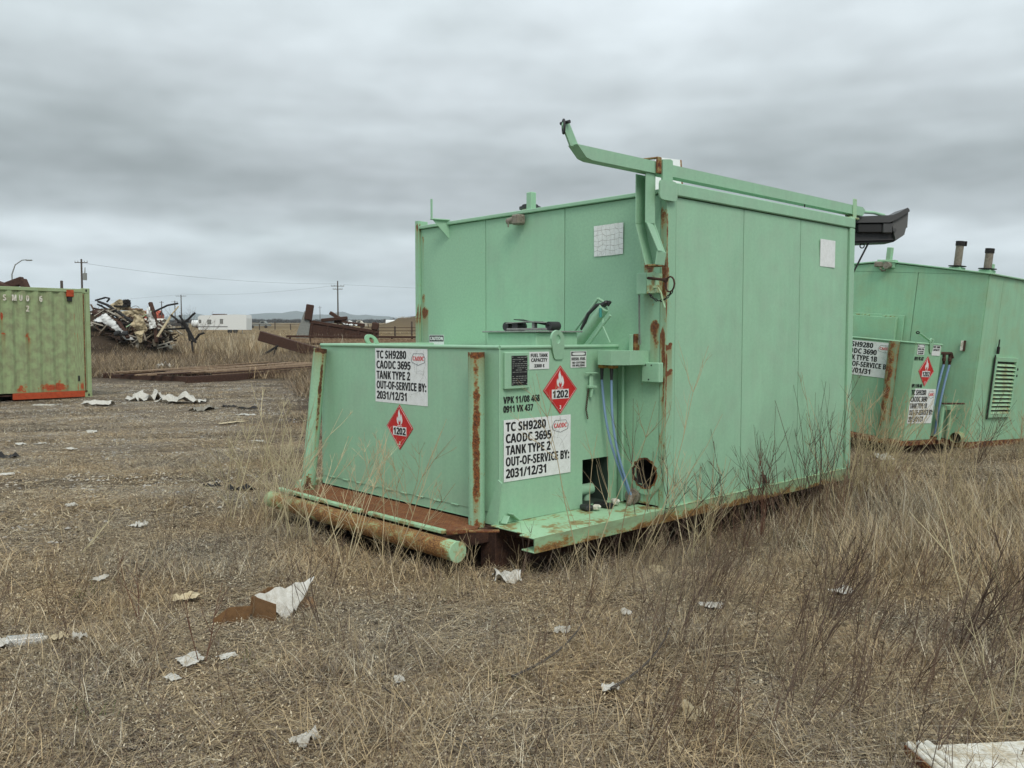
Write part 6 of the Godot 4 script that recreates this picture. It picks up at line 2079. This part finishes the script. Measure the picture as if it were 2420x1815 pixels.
func scatter(called: String, label: String, mesh: Mesh, count: int, dmin: float, dmax: float, sd: int, keep: Callable, s0 := 0.7, s1 := 1.3, turn := TAU, power := 1.0, slope := 0.98):
	var r = RandomNumberGenerator.new(); r.seed = sd
	var ts = []
	var tries = 0
	while ts.size() < count and tries < count * 8:
		tries += 1
		var d = lerpf(dmin, dmax, pow(r.randf(), power))
		var x = r.randf_range(-slope, slope) * (d + 1.2)
		var z = -d
		var k = keep.call(x, z)
		if k <= 0.0 or r.randf() > k: continue
		if in_buildings(x, z): continue
		var b = Basis(Vector3.UP, r.randf_range(-0.5, 0.5) * turn).scaled(Vector3.ONE * r.randf_range(s0, s1))
		ts.append(Transform3D(b, Vector3(x, H(x, z) - 0.004, z)))
	var mm = MultiMesh.new()
	mm.transform_format = MultiMesh.TRANSFORM_3D
	mm.use_colors = true
	mm.mesh = mesh
	mm.instance_count = ts.size()
	for i in ts.size():
		mm.set_instance_transform(i, ts[i])
		var t = 0.8 + 0.4 * r.randf()
		var hue = n_mid.get_noise_2d(ts[i].origin.x * 14.0, ts[i].origin.z * 14.0)
		mm.set_instance_color(i, Color(t * (1.0 + 0.10 * hue), t, t * (1.0 - 0.16 * hue)))
	var o = MultiMeshInstance3D.new()
	o.name = numbered(called)
	o.multimesh = mm
	o.material_override = M.veg
	add_child(o)
	o.set_meta("kind", "stuff")
	o.set_meta("label", label)

func patch(x, z, f, sd) -> float:
	return 0.5 + 0.9 * n_mid.get_noise_2d(x * f + sd * 50.0, z * f)

func grass():
	var weedy = func(x, z): return (1.0 - bare(x, z)) * clampf(0.25 + patch(x, z, 10.0, 1), 0.0, 1.0)
	var any = func(x, z): return clampf(1.0 - bare(x, z) * 0.72, 0.0, 1.0) * clampf(0.15 + 1.2 * patch(x, z, 20.0, 31), 0.0, 1.0)
	var lot = func(x, z): return bare(x, z) * clampf(patch(x, z, 22.0, 3) + 0.1, 0.0, 1.0)
	var wl = [0.25, 0.24, 0.18, 0.16, 0.10, 0.07]
	# matted litter of broken blades
	for v in 3:
		scatter("matted_grass", "matted dry grass litter covering the near ground", clump(500 + v, 34, 0.14, 0.025, 0.11, 0.0019, 0.14, 0.14, wl), 16000, 2.0, 15.0, 600 + v, any, 0.8, 1.4)
	scatter("chaff", "small pale chaff and seed husks among the grass", chaff_mesh(), 18000, 2.0, 12.0, 605, any, 0.8, 1.3)
	# upright and arching tufts, standing in patches
	var tufty = func(x, z): return (1.0 - bare(x, z)) * clampf(patch(x, z, 13.0, 1) * 1.5 - 0.55, 0.0, 1.0)
	for v in 3:
		scatter("dry_grass", "dry brown grass tufts among the weeds", clump(520 + v, 16, 0.08, 0.05, 0.17, 0.0015, 0.9, 0.2, wl), 3300, 2.0, 17.0, 620 + v, tufty, 0.6, 1.4)
	# long straw laid over by the snow, leaning to the right
	var swath = func(x, z): return clampf(patch(x, z, 8.0, 5) * smoothstep(-1.2, 1.0, x + 0.25 * z + 1.6), 0.0, 1.0) * (1.0 - bare(x, z))
	for v in 2:
		scatter("flattened_straw", "long pale straw flattened across the right foreground", clump(540 + v, 10, 0.12, 0.25, 0.6, 0.0015, 0.12, 0.03, [0.40, 0.24, 0.16, 0.06, 0.12, 0.02], Vector3(0.8, 0.06, -0.25)), 620, 2.3, 11.0, 640 + v, swath, 0.7, 1.2, 2.4)
	scatter("loose_straw", "single bent straws lying crisscross in the near grass", clump(545, 5, 0.2, 0.15, 0.5, 0.0014, 0.25, 0.06, [0.35, 0.15, 0.15, 0.2, 0.15, 0.0]), 1250, 2.3, 10.0, 645, func(x, z): return 1.0 - bare(x, z), 0.6, 1.2)
	# dark brown upright stems in the right foreground
	var darks = func(x, z):
		var c = Vector2((x - 1.55) / 1.5, (z + 4.5) / 1.7).length()
		return clampf((1.15 - c) * 1.1 + 0.05, 0.0, 1.0) * clampf(patch(x, z, 16.0, 8) + 0.1, 0.0, 1.0) * (1.0 - bare(x, z))
	for v in 3:
		scatter("dark_stems", "dark brown dry stems standing in the right foreground", stem_clump(560 + v, 4, 0.42, Color(0.15, 0.105, 0.078), Vector3(0.34, 0, -0.05), 1, 0.0026), 125, 2.4, 9.5, 660 + v, darks, 0.6, 1.25, 0.9)
	for v in 2:
		scatter("tan_stems", "tan dry stems leaning among the dark ones", stem_clump(570 + v, 3, 0.40, Color(0.33, 0.26, 0.17), Vector3(0.42, 0, -0.05), 1, 0.0022), 150, 2.4, 9.5, 670 + v, darks, 0.6, 1.25, 0.9)
	# thin stalks here and there
	for v in 2:
		scatter("thin_stalks", "thin straw coloured stalks rising from the grass", stem_clump(580 + v, 2, 0.34, Color(0.36, 0.285, 0.18), Vector3(0.1, 0, 0), 1, 0.0016), 340, 2.6, 16.0, 680 + v, weedy, 0.5, 1.2)
	scatter("thin_stalks", "thin reddish brown stalks among the grass", stem_clump(583, 2, 0.36, Color(0.15, 0.10, 0.072), Vector3(0.14, 0, 0), 1, 0.0017), 560, 2.6, 14.0, 683, weedy, 0.5, 1.2)
	# along the skid edges the weeds stand a little taller
	var edge = func(x, z):
		var q = near_inv * Vector3(x, 0, z)
		var d = 9.0
		if q.z < -1.3 and q.z > -2.5 and q.x > -0.2 and q.x < 2.9: d = absf(q.z + 1.98)
		if q.z >= -1.6 and q.z < 3.0 and q.x < 0.05: d = minf(d, absf(q.x + 0.22))
		return clampf(1.1 - d / 0.26, 0.0, 1.0)
	scatter("edge_grass", "pale grass along the edges of the skid", clump(590, 9, 0.10, 0.10, 0.27, 0.0015, 1.3, 0.22, [0.5, 0.2, 0.1, 0.05, 0.15, 0.0]), 420, 4.4, 11.0, 690, edge, 0.6, 1.2, TAU, 1.0, 0.5)
	scatter("edge_stems", "fine straw stems along the edges of the skid", stem_clump(592, 3, 0.36, Color(0.45, 0.365, 0.225), Vector3(0.06, 0, 0), 2, 0.0018), 150, 4.4, 11.0, 692, edge, 0.6, 1.3, TAU, 1.0, 0.5)
	# crumbs and straw on the bare lot
	scatter("lot_straw", "scattered straw and crumbs on the bare lot", clump(600, 22, 0.22, 0.03, 0.13, 0.003, 0.05, 0.02, [0.3, 0.15, 0.1, 0.1, 0.35, 0.0]), 12000, 4.5, 27.0, 700, lot, 0.7, 1.5, TAU, 1.0, 0.9)
	scatter("lot_tufts", "short grey tufts growing on the bare lot", clump(602, 26, 0.14, 0.04, 0.12, 0.0028, 0.7, 0.2, [0.18, 0.2, 0.32, 0.08, 0.22, 0.0]), 6800, 4.5, 28.0, 702, func(x, z): return bare(x, z) * clampf((0.5 + 0.95 * n_mid.get_noise_2d((z * 0.94 + x * 0.34) * 17.0, x * 3.5 + 70.0)) * 1.5 - 0.5, 0.0, 1.0), 0.6, 1.4, TAU, 1.0, 0.9)
	scatter("pebbles", "small pale stones strewn over the bare lot", pebble_mesh(), 6500, 4.0, 26.0, 710, lot, 0.5, 1.6, TAU, 1.0, 0.9)
	# mid-distance brush
	var brush = func(x, z):
		var b = 1.0 - smoothstep(0.05, 0.5, bare(x, z))
		if z > -24.0 and x < 0.0: b *= smoothstep(-1.0, 1.0, x - lot_edge(z))
		b *= 1.0 - 0.9 * smoothstep(1.0, 0.7, Vector2((x + 23.6) / 5.2, (z + 47.6) / 4.6).length())
		return b * clampf(0.3 + patch(x, z, 3.0, 17), 0.0, 1.0)
	for v in 3:
		scatter("dry_brush", "tan dry brush filling the middle distance", clump(610 + v, 60, 0.34, 0.15, 0.62, 0.0045, 1.0, 0.16, [0.16, 0.26, 0.28, 0.14, 0.06, 0.10]), 5600, 21.0, 66.0, 720 + v, brush, 0.6, 1.25, TAU, 1.0, 0.9)
	scatter("pale_brush", "tall pale grass clumps before the camper trailer", clump(616, 60, 0.4, 0.5, 1.15, 0.008, 1.9, 0.16, [0.6, 0.15, 0.05, 0.0, 0.2, 0.0]), 420, 44.0, 75.0, 726, func(x, z): return smoothstep(6.0, 1.0, absf(x - z * 0.285 * 1.0)) * 1.0, 0.8, 1.3, TAU, 1.0, 0.9)
	scatter("field_grass", "short tan grass of the far field", clump(618, 40, 0.9, 0.15, 0.4, 0.012, 1.2, 0.1, [0.5, 0.3, 0.1, 0.0, 0.1, 0.0]), 5000, 60.0, 190.0, 728, func(x, z): return clampf(patch(x, z, 1.2, 19), 0.0, 1.0), 0.8, 1.5, TAU, 1.0, 0.9)
	# straw standing in the tan strip on the right
	var strawy = func(x, z):
		return smoothstep(1.0, 0.55, Vector2((x - 3.7) / 1.9, (z + 6.4) / 2.4).length()) * clampf(patch(x, z, 12.0, 41) + 0.2, 0.0, 1.0)
	for v in 2:
		scatter("tall_straw", "pale straw standing in the weeds at the right", clump(630 + v, 20, 0.12, 0.16, 0.42, 0.0020, 1.1, 0.16, [0.45, 0.2, 0.08, 0.05, 0.22, 0.0], Vector3(0.35, 0, 0)), 420, 3.6, 9.5, 740 + v, strawy, 0.6, 1.3, 2.0)
	scatter("red_stems", "reddish brown twiggy stems along the foot of the side wall", stem_clump(634, 4, 0.5, Color(0.17, 0.105, 0.075), Vector3(0.1, 0, 0), 2, 0.0024), 110, 5.0, 11.0, 744, func(x, z):
		var q = near_inv * Vector3(x, 0, z)
		return 1.0 if q.z > -0.4 and q.z < 3.2 and q.x < -0.1 and q.x > -0.7 else 0.0, 0.6, 1.3)
	# green shoots here and there
	var sh = S()
	var rr = RandomNumberGenerator.new(); rr.seed = 3
	for k in 18:
		var a = rr.randf() * TAU
		blade(sh, Vector3(rr.randf_range(-0.08, 0.08), 0, rr.randf_range(-0.08, 0.08)), Vector3(cos(a), 1.2, sin(a)).normalized(), rr.randf_range(0.05, 0.12), 0.0017, 0.25, Color(0.10, 0.125, 0.045) * rr.randf_range(0.7, 1.2))
	scatter("green_shoots", "a few short green shoots in the near grass", sh.commit(), 46, 2.6, 7.0, 730, func(x, z): return clampf(patch(x, z, 18.0, 23) - 0.5, 0.0, 1.0) * (1.0 - bare(x, z)), 0.7, 1.3)

func chaff_mesh():
	var st = S()
	var r = RandomNumberGenerator.new(); r.seed = 77
	for k in 16:
		var p = Vector3(r.randf_range(-0.15, 0.15), r.randf_range(0.006, 0.035), r.randf_range(-0.15, 0.15))
		var b = Basis(Vector3(r.randf_range(-1, 1), r.randf_range(-1, 1), r.randf_range(-1, 1)).normalized(), r.randf() * TAU)
		var l = r.randf_range(0.003, 0.008)
		var w = r.randf_range(0.0015, 0.004)
		var c = Color(0.60, 0.52, 0.38) * r.randf_range(0.55, 1.2)
		for v in [Vector3(-l, 0, 0), Vector3(l, 0, 0), Vector3(0, 0, w), Vector3(-l, 0, 0), Vector3(0, 0.001, -w), Vector3(l, 0, 0)]:
			st.set_color(c); st.set_normal(b.y); st.add_vertex(p + b * v)
	return st.commit()

func pebble_mesh():
	var st = S()
	var r = RandomNumberGenerator.new(); r.seed = 19
	for k in 6:
		var c = Vector3(r.randf_range(-0.16, 0.16), 0.008, r.randf_range(-0.16, 0.16))
		var g = r.randf_range(0.2, 0.62)
		var s = r.randf_range(0.005, 0.017)
		var ring = []
		for m in 6: ring.append(c + Vector3(cos(TAU * m / 6) * s * r.randf_range(0.7, 1.3), -0.004, sin(TAU * m / 6) * s * r.randf_range(0.7, 1.3)))
		var top = c + Vector3(0, s * 0.35, 0)
		for m in 6:
			var a = ring[m]
			var b = ring[(m + 1) % 6]
			var n = ((a + b) * 0.5 - c + Vector3(0, s, 0)).normalized()
			for v in ([a, top, b] if (top - a).cross(b - a).dot(n) < 0.0 else [a, b, top]):
				st.set_color(Color(g, g * 0.95, g * 0.86)); st.set_normal(n); st.add_vertex(v)
	return st.commit()

func weeds(T: Node3D):
	# the plants that can be picked out one by one. local spots are in the near building's frame: x to its left, z along its length
	var pale = Color(0.62, 0.54, 0.35)
	var straw = Color(0.44, 0.36, 0.22)
	var dark = Color(0.12, 0.085, 0.065)
	var red = Color(0.16, 0.085, 0.06)
	var spots = [
		[2.35, -2.0, 1.0, 6, pale, "tall pale forked weed by the left end of the bumper tube", Vector3(0.12, 0, 0.05)],
		[1.95, -2.02, 1.05, 6, pale, "pale forked weed in front of the red placard, left of centre", Vector3(0.2, 0, 0.1)],
		[1.6, -2.0, 0.9, 5, pale, "pale forked weed below the front white sticker", Vector3(0.25, 0, 0.0)],
		[1.15, -2.05, 0.8, 4, pale, "pale weed in front of the bumper's middle", Vector3(0.2, 0, 0.0)],
		[0.75, -1.98, 0.95, 4, straw, "straw weed right of the front placard by the rusty post", Vector3(0.25, 0, 0.1)],
		[2.9, -2.1, 0.85, 4, pale, "pale weed standing beyond the left bumper end", Vector3(-0.1, 0, 0.1)],
		[3.2, -1.7, 0.8, 4, straw, "straw weed left of the leaning guard post", Vector3(-0.15, 0, 0.0)],
		[-0.14, -1.0, 1.25, 3, straw, "tall forked weed in front of the tank's side sticker", Vector3(0.05, 0, 0.1)],
		[-0.2, -0.7, 1.45, 4, straw, "tallest straw weed reaching up beside the blue hoses", Vector3(0.18, 0, 0.0)],
		[-0.12, -0.35, 1.15, 4, dark, "dark stemmed weed by the tank opening", Vector3(0.1, 0, 0.0)],
		[-0.3, -0.1, 0.85, 4, pale, "pale weed in front of the round port", Vector3(-0.15, 0, 0.0)],
		[-0.2, 0.25, 0.8, 5, straw, "straw weed at the near corner of the side wall", Vector3(0.0, 0, 0.0)],
		[-0.28, 0.6, 0.85, 5, dark, "dark twiggy weed on the left of the side wall", Vector3(0.05, 0, 0.0)],
		[-0.25, 0.95, 0.8, 4, red, "reddish twiggy weed before the first wall joint", Vector3(0.12, 0, 0.0)],
		[-0.3, 1.35, 1.0, 5, dark, "dark twiggy weed in the middle of the side wall", Vector3(-0.05, 0, 0.0)],
		[-0.3, 1.75, 1.25, 6, dark, "tallest dark twiggy weed against the side wall", Vector3(-0.15, 0, 0.0)],
		[-0.35, 2.1, 1.15, 6, straw, "straw twiggy weed right of the tallest dark one", Vector3(0.0, 0, 0.0)],
		[-0.35, 2.5, 1.1, 7, straw, "bushy straw weed at the far end of the side wall", Vector3(0.05, 0, 0.0)],
		[-0.4, 2.9, 1.0, 7, straw, "pale bushy weed at the far corner of the side wall", Vector3(0.1, 0, 0.0)],
	]
	var k = 0
	for q in spots:
		k += 1
		var p = T.transform * Vector3(q[0], 0, q[1])
		p.y = H(p.x, p.z) - 0.01
		var o = twig_plant(p, q[2] * (1.25 if q[1] < -1.4 else 1.15), q[3] + (2 if q[1] > 0.2 else 0), q[4], q[6], 800 + k, 0.0042, 0.34, 3 if q[1] < -1.4 else 2)
		tag(o, q[5], "weed", "dry weeds around the near building")
	var free = [
		[2.62, -4.95, 1.0, 1, pale * 1.05, "bare white dead stem rising on the right", Vector3(-0.28, 0, 0.0), 0.006, 1],
		[2.55, -4.3, 0.75, 2, pale * 1.05, "pale crooked dead stems at the right edge", Vector3(-0.3, 0, 0.1), 0.005, 1],
		[1.9, -3.3, 0.55, 3, pale, "pale dead stems behind the cream panel", Vector3(-0.35, 0, 0.0), 0.004, 1],
		[3.35, -6.2, 0.95, 6, straw, "straw clump at the right edge before the far building", Vector3(0.2, 0, 0.0), 0.004, 2],
		[4.2, -8.4, 1.0, 7, straw, "straw weed before the leaning building's tank", Vector3(0.25, 0, 0.0), 0.004, 2],
		[3.75, -8.7, 0.95, 7, straw, "straw weed between the two buildings", Vector3(0.2, 0, 0.0), 0.004, 2],
		[4.9, -9.1, 0.9, 6, dark, "dark weed below the leaning building's sticker", Vector3(0.35, 0, 0.0), 0.004, 2],
		[5.5, -9.3, 0.8, 6, straw, "straw weed below the louvred vent", Vector3(0.3, 0, 0.0), 0.004, 2],
		[2.2, -4.2, 0.8, 6, dark, "dark leaning weed in the right foreground", Vector3(0.4, 0, 0.0), 0.004, 2],
		[1.7, -4.6, 0.7, 7, dark, "dark weed clump right of the flat grey plastic", Vector3(0.3, 0, 0.0), 0.0035, 2],
		[1.35, -3.9, 0.6, 6, dark, "dark weed clump in front of the flat grey plastic", Vector3(0.3, 0, 0.0), 0.0035, 2],
		[-2.0, -4.6, 0.5, 2, red, "thin reddish stem in the left foreground", Vector3(0.03, 0, 0.0), 0.0035, 1],
		[-1.45, -4.0, 0.48, 2, red, "thin reddish stem behind the pale square of plastic", Vector3(0.08, 0, 0.0), 0.0035, 1],
		[-1.0, -4.5, 0.5, 2, dark, "dark straight stem in front of the carton", Vector3(-0.05, 0, 0.0), 0.0035, 1],
		[-1.12, -5.3, 0.5, 2, dark, "dark straight stem behind the carton", Vector3(0.0, 0, 0.0), 0.0035, 1],
		[-2.75, -3.9, 0.6, 2, pale, "pale dead stalk at the left edge", Vector3(0.1, 0, 0.0), 0.005, 1],
		[-3.1, -6.1, 0.45, 2, pale * 0.8, "bleached forked twig lying over the near lot", Vector3(0.7, -0.4, 0.0), 0.005, 1],
	]
	for q in free:
		k += 1
		var p = Vector3(q[0], H(q[0], q[1]) - 0.01, q[1])
		var o = twig_plant(p, q[2], q[3], q[4], q[6], 900 + k, q[7], 0.22, q[8])
		tag(o, q[5], "weed", "dry weeds in the foreground")
	# fallen dark sticks
	var sticks = [[Vector3(0.0, 0.05, -3.75), Vector3(0.35, 0.12, -4.25), "dark curved stick in the grass at bottom centre"], [Vector3(0.42, 0.05, -3.6), Vector3(0.75, 0.16, -4.05), "thick dark broken stick right of the curved one"], [Vector3(-0.15, 0.03, -3.1), Vector3(-0.55, 0.06, -3.6), "thin dark stick at the bottom left of centre"]]
	for q in sticks:
		var st = S()
		twig(st, arc(q[0], q[1], Vector3(0.03, -0.02, 0), 6), 0.008, 0.004, Color(0.09, 0.075, 0.065))
		tag(done(st, self, "fallen_stick", M.veg, Vector3(0, H(q[0].x, q[0].z), 0)), q[2], "stick", "fallen sticks")

func treeline():
	# far-off wood that reads as one mass
	var st = S()
	var r = RandomNumberGenerator.new(); r.seed = 29
	for k in 26:
		var a = r.randf() * TAU
		var p = Vector3(cos(a) * r.randf() * 3.0, 0, sin(a) * r.randf() * 3.0)
		stem(st, r, p, Vector3(r.randf_range(-0.3, 0.3), 1, r.randf_range(-0.3, 0.3)).normalized(), r.randf_range(2.2, 4.6), 0.10, Color(0.085, 0.075, 0.068) * r.randf_range(0.7, 1.3), 1)
	for k in 40:
		var a = r.randf() * TAU
		blade(st, Vector3(cos(a) * r.randf() * 3.5, r.randf_range(0.0, 2.0), sin(a) * 3.0), Vector3(cos(a), 2.0, sin(a)).normalized(), r.randf_range(1.2, 2.8), 0.4, 0.2, Color(0.09, 0.08, 0.07) * r.randf_range(0.7, 1.3))
	var mesh = st.commit()
	var mm = MultiMesh.new()
	mm.transform_format = MultiMesh.TRANSFORM_3D
	mm.mesh = mesh
	var n = 2600
	mm.instance_count = n
	for i in n:
		var z = -r.randf_range(900.0, 1250.0)
		var x = r.randf_range(-0.72, 0.72) * -z
		mm.set_instance_transform(i, Transform3D(Basis(Vector3.UP, r.randf() * TAU).scaled(Vector3.ONE * r.randf_range(0.7, 1.35)), Vector3(x, H(x, z) - 0.3, z)))
	var o = MultiMeshInstance3D.new()
	o.name = "far_wood"
	o.multimesh = mm
	o.material_override = M.veg
	add_child(o)
	o.set_meta("kind", "stuff")
	o.set_meta("label", "dark leafless woods along the horizon")

func _ready():
	# --- camera
	var cam := Camera3D.new()
	cam.name = "camera"
	cam.fov = 47.756
	cam.near = 0.05
	cam.far = 20000.0
	cam.position = Vector3(0, 1.55, 0)
	cam.rotation_degrees = Vector3(-3.169, 0, 0)
	add_child(cam)
	cam.current = true
	n_big.seed = 4; n_big.frequency = 0.05
	n_mid.seed = 9; n_mid.frequency = 0.05
	n_fine.seed = 15; n_fine.frequency = 0.05
	# --- sky and exposure
	var env := Environment.new()
	env.background_mode = Environment.BG_SKY
	var sky := Sky.new()
	var sm := PanoramaSkyMaterial.new()
	sm.panorama = make_sky()
	sky.sky_material = sm
	env.sky = sky
	env.tonemap_mode = Environment.TONE_MAPPER_LINEAR
	env.tonemap_exposure = 1.2
	env.sdfgi_enabled = true
	env.ssao_enabled = true
	env.ssil_enabled = true
	env.fog_enabled = true
	env.fog_density = 0.00016
	env.fog_light_color = Color(0.78, 0.83, 0.86)
	var we := WorldEnvironment.new()
	we.name = "world_environment"
	we.environment = env
	add_child(we)
	# --- the veiled sun, high behind the camera
	var sun := DirectionalLight3D.new()
	sun.name = "sun"
	sun.light_energy = 0.45
	sun.light_color = Color(1.0, 0.97, 0.93)
	sun.light_angular_distance = 24.0
	sun.shadow_enabled = true
	sun.rotation_degrees = Vector3(-48, 14, 0)
	add_child(sun)
	var fb0 = SystemFont.new()
	fb0.font_names = PackedStringArray(["Droid Sans"])
	fb0.font_weight = 700
	font_bold = fb0
	font_plain = SystemFont.new()
	font_plain.font_names = PackedStringArray(["Droid Sans"])
	font_serif = SystemFont.new()
	font_serif.font_names = PackedStringArray(["Droid Serif"])
	font_serif.font_weight = 700
	var t0 = Time.get_ticks_msec()
	make_materials()
	# --- the land
	make_ground()
	hill_row("hills", "far blue grey hills on the horizon", -5200.0, 92.0, 62.0, 3, Color(0.36, 0.37, 0.33), -4600.0, 4600.0, 200, 0.055)
	hill_row("hills", "lower wooded rise before the hills", -2600.0, 40.0, 8.0, 8, Color(0.30, 0.29, 0.25), -2400.0, 2400.0, 160, 0.12)
	treeline()
	print("land ", Time.get_ticks_msec() - t0)
	# --- the buildings and the container
	var nb = near_building()
	near_inv = nb.transform.affine_inverse()
	var fb = far_building()
	far_inv = fb.transform.affine_inverse()
	container()
	print("buildings ", Time.get_ticks_msec() - t0)
	# --- middle distance
	heap()
	far_things()
	print("far ", Time.get_ticks_msec() - t0)
	# --- small things and plants
	litter()
	weeds(nb)
	grass()
	print("plants ", Time.get_ticks_msec() - t0)
